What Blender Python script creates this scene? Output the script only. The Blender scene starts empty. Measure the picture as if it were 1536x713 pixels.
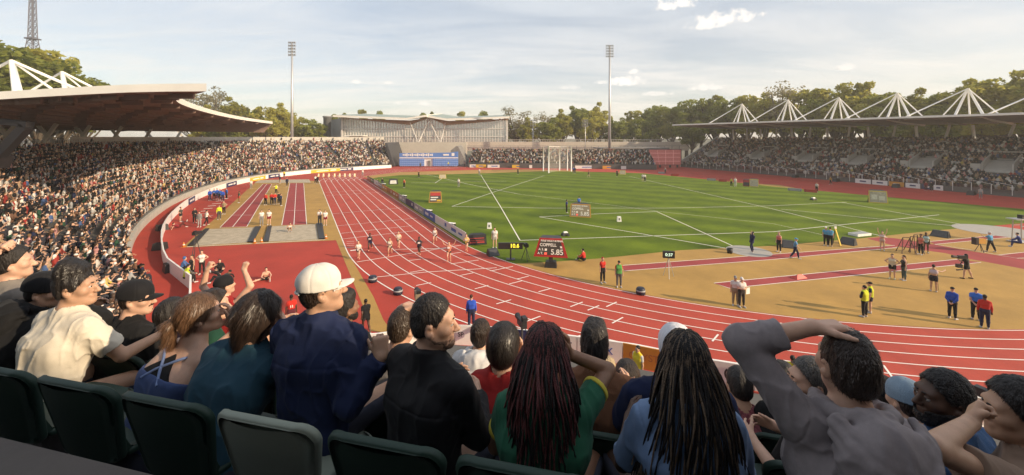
import bpy, math, random
import numpy as np
from mathutils import Vector, Matrix, Euler
R = math.radians
scene = bpy.context.scene
COL = scene.collection
random.seed(7); rng = np.random.default_rng(7)

# ------------------------------------------------------------------ camera, sky, sun, exposure
FP, HZ, CX, EYE = 584.0, 206.0, 768.0, 10.0        # focal length, horizon and centre in photo pixels; eye height in metres
cam_d = bpy.data.cameras.new('camera'); cam = bpy.data.objects.new('camera', cam_d); COL.objects.link(cam)
cam_d.sensor_width = 36; cam_d.lens = FP / 1536 * 36; cam_d.shift_y = -(356.5 - HZ) / 1536
cam_d.clip_start = 0.05; cam_d.clip_end = 6000
cam.location = (0, 0, EYE); cam.rotation_euler = (R(90), 0, 0)
scene.camera = cam

SUN_EL, SUN_AZ = R(23), math.atan2(0.92, -0.40)     # azimuth clockwise from +Y
world = bpy.data.worlds.new('World'); scene.world = world; world.use_nodes = True
wn, wl = world.node_tree.nodes, world.node_tree.links
bg = wn['Background']
sky = wn.new('ShaderNodeTexSky'); sky.sky_type = 'NISHITA'; sky.sun_disc = False
sky.sun_elevation = SUN_EL; sky.sun_rotation = SUN_AZ
sky.air_density = 1.0; sky.dust_density = 1.6; sky.ozone_density = 1.4
bg.inputs['Strength'].default_value = 0.12

def wmath(op, a, b=None, c=None):
    n = wn.new('ShaderNodeMath'); n.operation = op
    for i, v in enumerate((a, b, c)):
        if v is None: continue
        if isinstance(v, (int, float)): n.inputs[i].default_value = v
        else: wl.new(v, n.inputs[i])
    return n.outputs[0]
tc = wn.new('ShaderNodeTexCoord')
sep = wn.new('ShaderNodeSeparateXYZ'); wl.new(tc.outputs['Generated'], sep.inputs[0])
dx, dy, dz = sep.outputs
# the veil of high thin cloud, streaked along the horizon
zc = wmath('MAXIMUM', dz, 0.03)
cv = wn.new('ShaderNodeCombineXYZ')
wl.new(wmath('DIVIDE', dx, wmath('ADD', zc, 0.12)), cv.inputs[0]); wl.new(wmath('DIVIDE', dy, wmath('ADD', zc, 0.12)), cv.inputs[1])
mp = wn.new('ShaderNodeMapping'); wl.new(cv.outputs[0], mp.inputs[0]); mp.inputs['Scale'].default_value = (0.55, 1.5, 1); mp.inputs['Rotation'].default_value = (0, 0, R(12))
nz = wn.new('ShaderNodeTexNoise'); wl.new(mp.outputs[0], nz.inputs['Vector']); nz.inputs['Scale'].default_value = 1.3; nz.inputs['Detail'].default_value = 9; nz.inputs['Roughness'].default_value = 0.62; nz.inputs['Distortion'].default_value = 0.5
ra = wn.new('ShaderNodeMapRange'); wl.new(nz.outputs['Fac'], ra.inputs['Value']); ra.inputs['From Min'].default_value = 0.35; ra.inputs['From Max'].default_value = 0.72; ra.inputs['To Min'].default_value = 0.38; ra.inputs['To Max'].default_value = 0.85
mix = wn.new('ShaderNodeMix'); mix.data_type = 'RGBA'
wl.new(ra.outputs[0], mix.inputs['Factor']); wl.new(sky.outputs[0], mix.inputs['A']); 
vr = wn.new('ShaderNodeMapRange'); wl.new(dz, vr.inputs['Value']); vr.inputs['From Min'].default_value = 0.0; vr.inputs['From Max'].default_value = 0.30
vm = wn.new('ShaderNodeMix'); vm.data_type = 'RGBA'; wl.new(vr.outputs[0], vm.inputs['Factor']); vm.inputs['A'].default_value = (8.3, 7.4, 6.3, 1); vm.inputs['B'].default_value = (5.8, 6.1, 6.4, 1)
wl.new(vm.outputs['Result'], mix.inputs['B'])
# small fair-weather clouds, each a patch of the sky dome (azimuth and elevation in radians, half sizes)
az = wmath('ARCTAN2', dx, dy); el = wmath('ARCSINE', dz)
n2 = wn.new('ShaderNodeTexNoise'); wl.new(tc.outputs['Generated'], n2.inputs['Vector']); n2.inputs['Scale'].default_value = 55; n2.inputs['Detail'].default_value = 8; n2.inputs['Roughness'].default_value = 0.6
wob = wmath('MULTIPLY', wmath('SUBTRACT', n2.outputs['Fac'], 0.5), 3.2)
tot = None
def sky_px(x, y): 
    v = Vector((x - CX, FP, HZ - y)).normalized(); return math.atan2(v.x, v.y), math.asin(v.z)
for (x, y, w, h, amt) in [(1012, 8, 46, 15, 1), (1085, 30, 66, 17, 1), (1060, 40, 38, 10, .9), (938, 124, 34, 11, 1), (950, 108, 13, 6, .8), (905, 124, 16, 5, .6), (535, 123, 12, 6, .7), (582, 125, 9, 4, .5), (1058, 132, 36, 9, .6), (1270, 102, 20, 8, .5), (985, 141, 34, 5, .5), (852, 132, 24, 5, .4), (600, 155, 14, 5, .5), (637, 156, 12, 5, .5)]:
    a0, e0 = sky_px(x, y); a1, _ = sky_px(x + w, y); _, e1 = sky_px(x, y - h)
    hw, hh = abs(a1 - a0), abs(e1 - e0)
    qx = wmath('DIVIDE', wmath('SUBTRACT', az, a0), hw); qy = wmath('DIVIDE', wmath('SUBTRACT', el, e0), hh)
    low = wmath('MULTIPLY', wmath('LESS_THAN', qy, 0.0), wmath('MULTIPLY', qy, qy))      # flatter base
    d = wmath('ADD', wmath('ADD', wmath('MULTIPLY', qx, qx), wmath('MULTIPLY', qy, qy)), wmath('MULTIPLY', low, 2.0))
    m = wmath('SUBTRACT', wmath('ADD', 0.85, wob), d)
    r_ = wn.new('ShaderNodeMapRange'); r_.interpolation_type = 'SMOOTHSTEP'; wl.new(m, r_.inputs['Value']); r_.inputs['From Min'].default_value = 0.0; r_.inputs['From Max'].default_value = 0.9; r_.inputs['To Max'].default_value = amt * .8
    tot = r_.outputs[0] if tot is None else wmath('MAXIMUM', tot, r_.outputs[0])
mix2 = wn.new('ShaderNodeMix'); mix2.data_type = 'RGBA'
wl.new(tot, mix2.inputs['Factor']); wl.new(mix.outputs['Result'], mix2.inputs['A']); mix2.inputs['B'].default_value = (8.6, 8.0, 7.4, 1)
wl.new(mix2.outputs['Result'], bg.inputs['Color'])

sun_d = bpy.data.lights.new('sun', 'SUN'); sun = bpy.data.objects.new('sun', sun_d); COL.objects.link(sun)
sun_d.energy = 5.0; sun_d.angle = R(0.6); sun_d.color = (1.0, 0.79, 0.54)
to_sun = Vector((math.sin(SUN_AZ) * math.cos(SUN_EL), math.cos(SUN_AZ) * math.cos(SUN_EL), math.sin(SUN_EL)))
sun.rotation_euler = to_sun.to_track_quat('Z', 'Y').to_euler(); sun.location = to_sun * 200
vs = scene.view_settings; vs.view_transform = 'Standard'; vs.look = 'None'; vs.exposure = 0.4; vs.gamma = 1; vs.use_curve_mapping = False
scene.cycles.max_bounces = 6; scene.cycles.diffuse_bounces = 3; scene.cycles.transparent_max_bounces = 12
scene.cycles.use_denoising = True

# ------------------------------------------------------------------ helpers
def G(x, y, z=0.0):                       # the point at height z seen at photo pixel (x, y)
    Y = FP * (EYE - z) / (y - HZ); return Vector(((x - CX) * Y / FP, Y, z))
def PY(x, y, Y): return Vector(((x - CX) * Y / FP, Y, EYE - (y - HZ) * Y / FP))
_th = math.atan2(452 - CX, FP); UX, UY = math.sin(_th), math.cos(_th)       # direction of the straights
def S(s, p, z=0.0): return Vector((UX * s + UY * p, UY * s - UX * p, z))    # s along the straight, p across it to the right
def SP(v): return (UX * v.x + UY * v.y, UY * v.x - UX * v.y)

def tag(o, label=None, cat=None, group=None, kind=None):
    if label: o['label'] = label
    if cat: o['category'] = cat
    if group: o['group'] = group
    if kind: o['kind'] = kind
    return o
def empty(name, loc, rz=0.0, label=None, cat=None, group=None):
    o = bpy.data.objects.new(name, None); COL.objects.link(o); o.empty_display_size = .2
    o.location = loc; o.rotation_euler = (0, 0, rz); tag(o, label, cat, group); return o
def copy_tree(o, parent=None):
    c = o.copy(); COL.objects.link(c)
    if parent is not None: c.parent = parent
    for ch in o.children: copy_tree(ch, c)
    return c

MATS = {}
def mat(name, color, rough=.7, var=.12, scale=3.0, bump=0.0, bscale=None, metal=0.0, spec=.5, coat=0, objcol=False, stretch=None, detail=4, color2=None, sheen=0):
    if name in MATS: return MATS[name]
    m = bpy.data.materials.new(name); m.use_nodes = True; nt = m.node_tree; N, L = nt.nodes, nt.links
    b = N['Principled BSDF']; b.inputs['Roughness'].default_value = rough; b.inputs['Metallic'].default_value = metal
    b.inputs['Specular IOR Level'].default_value = spec
    if sheen: b.inputs['Sheen Weight'].default_value = sheen
    t = N.new('ShaderNodeTexCoord'); src = t.outputs['Object']
    if stretch:
        k = N.new('ShaderNodeMapping'); L.new(src, k.inputs[0]); k.inputs['Scale'].default_value = stretch; src = k.outputs[0]
    nz = N.new('ShaderNodeTexNoise'); L.new(src, nz.inputs['Vector']); nz.inputs['Scale'].default_value = scale; nz.inputs['Detail'].default_value = detail; nz.inputs['Roughness'].default_value = .65
    mr = N.new('ShaderNodeMapRange'); L.new(nz.outputs['Fac'], mr.inputs['Value']); mr.inputs['From Min'].default_value = .25; mr.inputs['From Max'].default_value = .75
    mx = N.new('ShaderNodeMix'); mx.data_type = 'RGBA'; L.new(mr.outputs[0], mx.inputs['Factor'])
    if objcol:
        oi = N.new('ShaderNodeObjectInfo')
        h = N.new('ShaderNodeHueSaturation'); L.new(oi.outputs['Color'], h.inputs['Color']); h.inputs['Value'].default_value = 1 - var
        L.new(h.outputs[0], mx.inputs['A']); L.new(oi.outputs['Color'], mx.inputs['B'])
    else:
        c2 = color2 or tuple(min(1, c * (1 + var)) for c in color); c1 = tuple(c * (1 - var) for c in color) if not color2 else color
        mx.inputs['A'].default_value = (*c1, 1); mx.inputs['B'].default_value = (*c2, 1)
    L.new(mx.outputs['Result'], b.inputs['Base Color'])
    if bump:
        n3 = N.new('ShaderNodeTexNoise'); L.new(src, n3.inputs['Vector']); n3.inputs['Scale'].default_value = bscale or scale * 4; n3.inputs['Detail'].default_value = 5
        bp = N.new('ShaderNodeBump'); bp.inputs['Strength'].default_value = bump; bp.inputs['Distance'].default_value = .02
        L.new(n3.outputs['Fac'], bp.inputs['Height']); L.new(bp.outputs[0], b.inputs['Normal'])
    MATS[name] = m; return m
def emit(name, color, strength):
    if name in MATS: return MATS[name]
    m = mat(name, color, .4); b = m.node_tree.nodes['Principled BSDF']
    b.inputs['Emission Color'].default_value = (*color, 1); b.inputs['Emission Strength'].default_value = strength; return m

def mesh_obj(name, verts, faces, mats, parent=None, smooth=False, fmat=None):
    me = bpy.data.meshes.new(name); me.from_pydata([tuple(v) for v in verts], [], faces)
    for m in (mats if isinstance(mats, (list, tuple)) else [mats]): me.materials.append(m)
    if fmat is not None: me.polygons.foreach_set('material_index', fmat)
    if smooth: me.polygons.foreach_set('use_smooth', [True] * len(me.polygons))
    me.update(); o = bpy.data.objects.new(name, me); COL.objects.link(o)
    if parent is not None: o.parent = parent
    return o
class MB:
    def __init__(s): s.v, s.f, s.m, s.cur = [], [], [], 0
    def add(s, vs, fs):
        n = len(s.v); s.v += [Vector(v) for v in vs]; s.f += [tuple(i + n for i in f) for f in fs]; s.m += [s.cur] * len(fs); return s
    def box(s, c, size, rz=0.0, M=None, taper=1.0):
        x, y, z = (a / 2 for a in size); vs = []
        for k in (-1, 1):
            t = taper if k > 0 else 1
            for (i, j) in ((-1, -1), (1, -1), (1, 1), (-1, 1)): vs.append(Vector((i * x * t, j * y * t, k * z)))
        T = Matrix.Translation(Vector(c)) @ (M or Matrix.Rotation(rz, 4, 'Z'))
        return s.add([T @ v for v in vs], [(0, 3, 2, 1), (4, 5, 6, 7), (0, 1, 5, 4), (1, 2, 6, 5), (2, 3, 7, 6), (3, 0, 4, 7)])
    def beam(s, a, b, w, d=None, up=(0, 0, 1)):       # a rectangular bar from a to b
        a, b = Vector(a), Vector(b); d = d or w; y = (b - a); l = y.length; y = y / l
        x = y.cross(Vector(up)); x = x.normalized() if x.length > 1e-4 else Vector((1, 0, 0)); z = x.cross(y)
        M = Matrix((x, y, z)).transposed().to_4x4()
        return s.box((a + b) / 2, (w, l, d), M=M)
    def tube(s, pts, rad, n=8, caps=True):
        pts = [Vector(p) for p in pts]; rad = rad if isinstance(rad, (list, tuple)) else [rad] * len(pts); vs, fs = [], []
        ref = None
        for i, p in enumerate(pts):
            d = (pts[min(i + 1, len(pts) - 1)] - pts[max(i - 1, 0)]).normalized()
            if ref is None: ref = Vector((0, 0, 1)) if abs(d.z) < .9 else Vector((1, 0, 0))
            x = d.cross(ref).normalized(); y = d.cross(x).normalized(); ref = x.cross(d) if False else ref
            for k in range(n):
                a = 2 * math.pi * k / n; vs.append(p + (x * math.cos(a) + y * math.sin(a)) * rad[i])
        for i in range(len(pts) - 1):
            for k in range(n): fs.append((i * n + k, i * n + (k + 1) % n, (i + 1) * n + (k + 1) % n, (i + 1) * n + k))
        if caps: fs.append(tuple(range(n))); fs.append(tuple(reversed(range((len(pts) - 1) * n, len(pts) * n))))
        return s.add(vs, fs)
    def prism(s, pts, z0, z1):                          # plan polygon pulled up from z0 to z1
        n = len(pts); vs = [(p[0], p[1], z0) for p in pts] + [(p[0], p[1], z1) for p in pts]
        return s.add(vs, [tuple(reversed(range(n))), tuple(range(n, 2 * n))] + [(i, (i + 1) % n, n + (i + 1) % n, n + i) for i in range(n)])
    def extrude(s, pts, vec):                           # any planar outline pulled along a vector
        n = len(pts); vec = Vector(vec); vs = [Vector(p) for p in pts] + [Vector(p) + vec for p in pts]
        return s.add(vs, [tuple(reversed(range(n))), tuple(range(n, 2 * n))] + [(i, (i + 1) % n, n + (i + 1) % n, n + i) for i in range(n)])
    def lathe(s, c, prof, n=12):                        # prof: (radius, z)
        c = Vector(c); vs, fs = [], []
        for (r, z) in prof:
            for k in range(n): a = 2 * math.pi * k / n; vs.append(c + Vector((r * math.cos(a), r * math.sin(a), z)))
        for i in range(len(prof) - 1):
            for k in range(n): fs.append((i * n + k, i * n + (k + 1) % n, (i + 1) * n + (k + 1) % n, (i + 1) * n + k))
        fs.append(tuple(reversed(range(n)))); fs.append(tuple(range((len(prof) - 1) * n, len(prof) * n)))
        return s.add(vs, fs)
    def build(s, name, mats, parent=None, smooth=False):
        inv = parent.matrix_basis.inverted() if False else None
        return mesh_obj(name, s.v, s.f, mats, parent, smooth, s.m)
def sheet(name, pts, z, m, kind='structure'):           # a flat polygon
    o = mesh_obj(name, [(p[0], p[1], z) for p in pts], [tuple(range(len(pts)))], m); tag(o, kind=kind)
    if o.data.polygons[0].normal.z < 0: o.data.flip_normals()
    return o
def catmull(pts, n=12):
    out = []; P_ = [Vector(p) for p in pts]; P_ = [P_[0] * 2 - P_[1]] + P_ + [P_[-1] * 2 - P_[-2]]
    for i in range(1, len(P_) - 2):
        a, b, c, d = P_[i - 1:i + 3]
        for k in range(n):
            t = k / n; out.append(.5 * ((2 * b) + (c - a) * t + (2 * a - 5 * b + 4 * c - d) * t * t + (3 * b - a - 3 * c + d) * t ** 3))
    out.append(P_[-2]); return out
def resample(pts, step):
    out = [pts[0]]; acc = 0
    for a, b in zip(pts, pts[1:]):
        l = (b - a).length; pos = step - acc
        while pos <= l: out.append(a + (b - a) * (pos / l)); pos += step
        acc = (acc + l) % step if l else acc
    return out
def ribbon(mb, pts, w, z):                              # flat painted strip along a polyline
    pts = [Vector((p[0], p[1], 0)) for p in pts]; n = len(pts); vs = []
    for i, p in enumerate(pts):
        d = (pts[min(i + 1, n - 1)] - pts[max(i - 1, 0)]); nrm = Vector((-d.y, d.x, 0)).normalized() * w / 2
        vs += [(p.x + nrm.x, p.y + nrm.y, z), (p.x - nrm.x, p.y - nrm.y, z)]
    mb.add(vs, [(2 * i, 2 * i + 1, 2 * i + 3, 2 * i + 2) for i in range(n - 1)])

# ------------------------------------------------------------------ distance-field modelling (bodies, clothes, hair)
def nrm(v): v = np.asarray(v, float); return v / (np.linalg.norm(v) + 1e-12)
def A(*v): return np.array(v, float)
class Pm:                                               # one primitive
    def __init__(s, kind, g, k, **a): s.kind, s.g, s.k = kind, g, k; s.__dict__.update(a); s.clip = a.get('clip')
    def d(s, P):
        if s.kind == 'cap':
            ab = s.b - s.a; l2 = ab @ ab + 1e-12; t = np.clip((P - s.a) @ ab / l2, 0, 1)
            rem = P - s.a - t[:, None] * ab; r = s.ra + (s.rb - s.ra) * t
            if s.side is not None:
                x = rem @ s.side; w = s.wa + (s.wb - s.wa) * t; rem = rem - np.clip(x, -w, w)[:, None] * s.side
            d = np.sqrt((rem * rem).sum(1)) - r
        else:
            q = (P - s.c) @ s.M; k0 = np.sqrt(((q / s.r) ** 2).sum(1)); k1 = np.sqrt(((q / s.r ** 2) ** 2).sum(1)) + 1e-9
            d = np.where(k0 < 1e-4, -s.r.min(), k0 * (k0 - 1) / k1)
        if s.clip is not None:
            for (pt, n) in s.clip: d = np.maximum(d, (P - pt) @ n)
        return d
    def grown(s, e, **kw):
        c = Pm(s.kind, s.g, s.k, **{k: v for k, v in s.__dict__.items() if k not in ('kind', 'g', 'k')})
        if s.kind == 'cap': c.ra += e; c.rb += e
        else: c.r = c.r + e
        c.__dict__.update(kw); return c
def cap(a, b, ra, rb=None, g='', k=.03, side=None, wa=0, wb=None, clip=None):
    return Pm('cap', g, k, a=np.asarray(a, float), b=np.asarray(b, float), ra=ra, rb=ra if rb is None else rb, side=None if side is None else nrm(side), wa=wa, wb=wa if wb is None else wb, clip=clip)
def ell(c, r, M=None, g='', k=.03, clip=None):
    return Pm('ell', g, k, c=np.asarray(c, float), r=np.asarray(r, float), M=np.eye(3) if M is None else M, clip=clip)
def smin(a, b, k):
    if k <= 0: return np.minimum(a, b)
    h = np.maximum(k - np.abs(a - b), 0) / k; return np.minimum(a, b) - h * h * k * .25
def smax(a, b, k): return -smin(-a, -b, k)
def union(prims, P):
    d = None
    for p in prims: dd = p.d(P); d = dd if d is None else smin(d, dd, p.k)
    return d
_lat = np.random.default_rng(3).random((32, 32, 32)).astype(np.float32) * 2 - 1
def vnoise(P, f):                                       # smooth value noise, -1..1
    q = P * f; i = np.floor(q).astype(int); t = q - i; t = t * t * (3 - 2 * t); out = 0
    for a in (0, 1):
        for b in (0, 1):
            for c in (0, 1):
                w = (t[:, 0] if a else 1 - t[:, 0]) * (t[:, 1] if b else 1 - t[:, 1]) * (t[:, 2] if c else 1 - t[:, 2])
                out = out + w * _lat[(i[:, 0] + a) % 32, (i[:, 1] + b) % 32, (i[:, 2] + c) % 32]
    return out
def surf(fn, lo, hi, h):                                # surface nets over a sparse grid -> verts, quads
    lo = np.asarray(lo, float) - 2 * h; nb = np.maximum(1, np.ceil((np.asarray(hi, float) + 2 * h - lo) / (4 * h)).astype(int))
    bi = np.stack(np.meshgrid(*[np.arange(n) for n in nb], indexing='ij'), -1).reshape(-1, 3)
    dc = fn(lo + (bi * 4 + 1.5) * h)
    act = np.abs(dc) < 4 * h * .87 + 2.5 * h
    n = nb * 4; D = np.repeat(np.repeat(np.repeat(np.sign(dc).reshape(nb), 4, 0), 4, 1), 4, 2).astype(np.float32)
    off = np.stack(np.meshgrid(*[np.arange(4)] * 3, indexing='ij'), -1).reshape(-1, 3)
    idx = (bi[act][:, None, :] * 4 + off[None]).reshape(-1, 3)
    if len(idx) == 0: return np.zeros((0, 3)), np.zeros((0, 4), int)
    for s0 in range(0, len(idx), 300000):
        ii = idx[s0:s0 + 300000]; D[ii[:, 0], ii[:, 1], ii[:, 2]] = fn(lo + ii * h)
    I = D < 0
    c = np.zeros(np.array(I.shape) - 1, np.int8)
    for a in (0, 1):
        for b in (0, 1):
            for e in (0, 1): c += I[a:I.shape[0] - 1 + a, b:I.shape[1] - 1 + b, e:I.shape[2] - 1 + e]
    cells = np.argwhere((c > 0) & (c < 8)); cid = -np.ones(c.shape, int); cid[tuple(cells.T)] = np.arange(len(cells))
    pos = np.zeros((len(cells), 3)); cnt = np.zeros(len(cells)); cor = [(a, b, e) for a in (0, 1) for b in (0, 1) for e in (0, 1)]
    for u in cor:
        for ax in range(3):
            if u[ax]: continue
            w = list(u); w[ax] = 1; cu, cw = cells + u, cells + w
            da, db = D[tuple(cu.T)], D[tuple(cw.T)]; m = (da < 0) != (db < 0)
            t = np.where(m, da / np.where(m, da - db, 1), 0)
            p = np.array(u, float)[None] + np.eye(3)[ax][None] * t[:, None]; pos += p * m[:, None]; cnt += m
    V = lo + (cells + pos / np.maximum(cnt, 1)[:, None]) * h
    Q = []
    for ax in range(3):
        sl0 = [slice(None)] * 3; sl1 = [slice(None)] * 3; sl0[ax] = slice(0, -1); sl1[ax] = slice(1, None)
        a, b = I[tuple(sl0)], I[tuple(sl1)]; e = np.argwhere(a != b); o1, o2 = (ax + 1) % 3, (ax + 2) % 3
        e = e[(e[:, o1] > 0) & (e[:, o2] > 0) & (e[:, o1] < I.shape[o1] - 1) & (e[:, o2] < I.shape[o2] - 1)]
        if not len(e): continue
        fl = a[tuple(e.T)]; g = []
        for (d1, d2) in ((1, 1), (0, 1), (0, 0), (1, 0)):
            q = e.copy(); q[:, o1] -= d1; q[:, o2] -= d2; g.append(cid[tuple(q.T)])
        q = np.stack(g, 1); q[~fl] = q[~fl][:, ::-1]; Q.append(q)
    Q = np.concatenate(Q) if Q else np.zeros((0, 4), int)
    return V, Q[(Q >= 0).all(1)]
def np_mesh(name, V, Q, mats, parent=None, smooth=True, fmat=None, link=True):
    me = bpy.data.meshes.new(name); n, q = len(V), len(Q)
    me.vertices.add(n); me.vertices.foreach_set('co', np.asarray(V, np.float32).ravel())
    me.loops.add(q * 4); me.loops.foreach_set('vertex_index', np.asarray(Q, np.int32).ravel())
    me.polygons.add(q); me.polygons.foreach_set('loop_start', np.arange(0, q * 4, 4, dtype=np.int32))
    me.polygons.foreach_set('use_smooth', np.full(q, smooth))
    for m in (mats if isinstance(mats, (list, tuple)) else [mats]): me.materials.append(m)
    if fmat is not None: me.polygons.foreach_set('material_index', np.asarray(fmat, np.int32))
    me.update(calc_edges=True); me.validate()
    if not link: return me
    o = bpy.data.objects.new(name, me); COL.objects.link(o)
    if parent is not None: o.parent = parent
    return o
def pbounds(prims, e=.03):
    lo, hi = [], []
    for p in prims:
        if p.kind == 'cap':
            r = max(p.ra, p.rb) + (max(p.wa, p.wb) if p.side is not None else 0); lo.append(np.minimum(p.a, p.b) - r); hi.append(np.maximum(p.a, p.b) + r)
        else: r = p.r.max(); lo.append(p.c - r); hi.append(p.c + r)
    return np.min(lo, 0) - e, np.max(hi, 0) + e

# ------------------------------------------------------------------ the human figure
def rotm(yaw=0, pitch=0, roll=0):                        # columns: right, forward, up; pitch>0 looks up
    return np.array(Euler((pitch, roll, yaw), 'XYZ').to_matrix()) if False else np.array((Matrix.Rotation(yaw, 3, 'Z') @ Matrix.Rotation(pitch, 3, 'X') @ Matrix.Rotation(roll, 3, 'Y')))
class Fig:
    """joints in local space: x right, y forward, z up, feet (or the seat's tread) at z 0"""
    def __init__(s, h=1.75, sit=False, lean=0, side=0, twist=0, head=(0, 0, 0), armL=None, armR=None, legL=None, legR=None, pelvis=None, fem=False, wide=1.0, knee=.35, crouch=0):
        k = h / 1.75; s.k = k; s.fem = fem
        s.pel = A(0, 0, .93 * k) if not sit else A(0, 0, .54 * k)
        if pelvis is not None: s.pel = np.asarray(pelvis, float)
        T = rotm(twist, -lean, side); s.T = T; up, fw, rt = T[:, 2], T[:, 1], T[:, 0]
        s.waist = s.pel + up * .17 * k + fw * -.01; s.chest = s.pel + up * .33 * k + fw * (.005 if not sit else -.01); s.shl = s.pel + up * .445 * k; s.neck = s.pel + up * .50 * k
        sw = (.155 if fem else .18) * k * wide; s.sw = sw
        s.sh = {-1: s.shl - rt * sw, 1: s.shl + rt * sw}
        hy, hp, hr = head; s.HM = rotm(hy, hp, hr)
        s.hc = s.neck + up * .062 * k + s.HM[:, 2] * .130 * k + s.HM[:, 1] * .025 * k
        s.el, s.wr, s.hd = {}, {}, {}
        for sd, arm in ((-1, armL), (1, armR)):
            if callable(arm): arm = arm(s)
            arm = arm or ('d', (sd * .18, .02, -1), (sd * .04, .16, -1))
            if len(arm) > 3: s.sh[sd] = s.sh[sd] + np.asarray(arm[3], float) * k
            a = s.sh[sd]; L1, L2 = .29 * k, .25 * k
            if arm[0] == 'p': e, w = np.asarray(arm[1], float), np.asarray(arm[2], float)
            elif arm[0] == 'd': e = a + nrm(arm[1]) * L1; w = e + nrm(arm[2]) * L2
            else:
                t = np.asarray(arm[1], float); v = t - a; d = min(np.linalg.norm(v), (L1 + L2) * .995); v = nrm(v); w = a + v * d
                c = (L1 * L1 - L2 * L2 + d * d) / (2 * d); hh = math.sqrt(max(L1 * L1 - c * c, 0)); hint = np.asarray(arm[2], float); hint = nrm(hint - v * (hint @ v)); e = a + v * c + hint * hh
            s.el[sd], s.wr[sd] = e, w; s.hd[sd] = w + nrm(w - e) * .09 * k
        s.hip, s.kn, s.an, s.toe = {}, {}, {}, {}
        for sd, leg in ((-1, legL), (1, legR)):
            hp_ = s.pel + A(sd * .09 * k, 0, -.02 * k); s.hip[sd] = hp_; L1, L2 = .43 * k, .41 * k
            if leg is None: leg = ('d', (sd * .05, .02, -1), (sd * .02, -.03, -1)) if not sit else ('d', (sd * knee, 1, -.02), (0, .08, -1))
            if leg[0] == 'd': kk = hp_ + nrm(leg[1]) * L1; an = kk + nrm(leg[2]) * L2
            else:
                t = np.asarray(leg[1], float); v = t - hp_; d = min(np.linalg.norm(v), (L1 + L2) * .999); v = nrm(v); an = hp_ + v * d
                c = (L1 * L1 - L2 * L2 + d * d) / (2 * d); hh = math.sqrt(max(L1 * L1 - c * c, 0)); hint = np.asarray(leg[2], float); hint = nrm(hint - v * (hint @ v)); kk = hp_ + v * c + hint * hh
            s.kn[sd], s.an[sd] = kk, an
            f = nrm(leg[3]) if len(leg) > 3 else nrm(A(sd * .15, 1, -.12)); s.toe[sd] = an + A(0, 0, -.045 * k) + f * .17 * k; s.ff = f
        s.build()
    def H(s, x, y, z): return s.hc + s.HM @ (A(x, y, z) * s.k)
    def build(s):
        k = s.k; rt = s.T[:, 0]; f = s.fem; P = []
        P.append(cap(s.pel - s.T[:, 2] * .03, s.waist, .112 * k, (.088 if f else .098) * k, 'torso', .05, rt, .072 * k, (.042 if f else .058) * k))
        P.append(cap(s.waist, s.chest, (.088 if f else .098) * k, .112 * k, 'torso', .05, rt, (.042 if f else .058) * k, .078 * k))
        P.append(cap(s.chest, s.shl + s.T[:, 2] * -.01, .112 * k, .07 * k, 'torso', .06, rt, .078 * k, s.sw * .62))
        if f: 
            for sd in (-1, 1): P.append(ell(s.chest + s.T @ (A(sd * .08, .085, -.01) * k), A(.065, .06, .065) * k, s.T, 'torso', .04))
        nt = s.H(0, -.032, -.05)
        P.append(cap(s.neck - s.T[:, 2] * .03 * k, nt, (.050 if f else .058) * k, (.044 if f else .051) * k, 'neck', .022))
        for sd in (-1, 1): P.append(cap(s.neck + s.T[:, 2] * .035 * k, s.sh[sd] * .7 + s.neck * .3 - s.T[:, 2] * .0, .042 * k, .042 * k, 'trap', .06))
        for sd in (-1, 1):
            P.append(cap(s.sh[sd], s.el[sd], (.044 if f else .051) * k, (.034 if f else .040) * k, 'uarm%d' % sd, .035))
            P.append(cap(s.el[sd], s.wr[sd], (.036 if f else .043) * k, .027 * k, 'farm%d' % sd, .012))
            P.append(cap(s.hip[sd], s.kn[sd], .088 * k, .056 * k, 'thigh%d' % sd, .03))
            P.append(cap(s.kn[sd], s.an[sd], .053 * k, .036 * k, 'shin%d' % sd, .02))
            P.append(ell(s.kn[sd] * .68 + s.an[sd] * .32 - A(0, .018, 0), A(.05, .052, .1) * k, None, 'shin%d' % sd, .04))
            P.append(cap(s.an[sd] + A(0, -.015, -.045) * k, s.toe[sd], .038 * k, .028 * k, 'foot%d' % sd, .02))
        s.limbs = P
    def hand_lo(s, sd): return [cap(s.wr[sd], s.hd[sd], .028 * s.k, .026 * s.k, 'hand%d' % sd, .015, nrm(np.cross(nrm(s.hd[sd] - s.wr[sd]), s.T[:, 1] + .01)), .012 * s.k)]
    def head_prims(s, detail=False):
        k = s.k; M = s.HM; H = s.H; P = [ell(H(0, -.018, .03), A(.074, .096, .09) * k, M, 'head', .03), ell(H(0, .024, -.035), A(.054, .066, .080) * k, M, 'head', .04)]
        if not detail: return P + [cap(H(0, .088, .0), H(0, .105, -.03), .012 * k, .014 * k, 'head', .015)]
        P.append(cap(H(.048, .0, -.058), H(.012, .072, -.100), .021 * k, .020 * k, 'head', .035)); P.append(cap(H(-.048, .0, -.058), H(-.012, .072, -.100), .021 * k, .020 * k, 'head', .035))
        P.append(cap(H(0, .072, .024), H(0, .072, .024), .016 * k, None, 'head', .025, M[:, 0], .038 * k))                 # brow
        P.append(cap(H(0, .086, .010), H(0, .115, -.034), .0085 * k, .0125 * k, 'head', .012)); P.append(cap(H(0, .102, -.038), H(0, .102, -.038), .009 * k, None, 'head', .01, M[:, 0], .011 * k))
        P.append(cap(H(0, .086, -.062), H(0, .086, -.062), .0085 * k, None, 'head', .01, M[:, 0], .018 * k)); P.append(cap(H(0, .084, -.073), H(0, .084, -.073), .009 * k, None, 'head', .01, M[:, 0], .014 * k))
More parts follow.
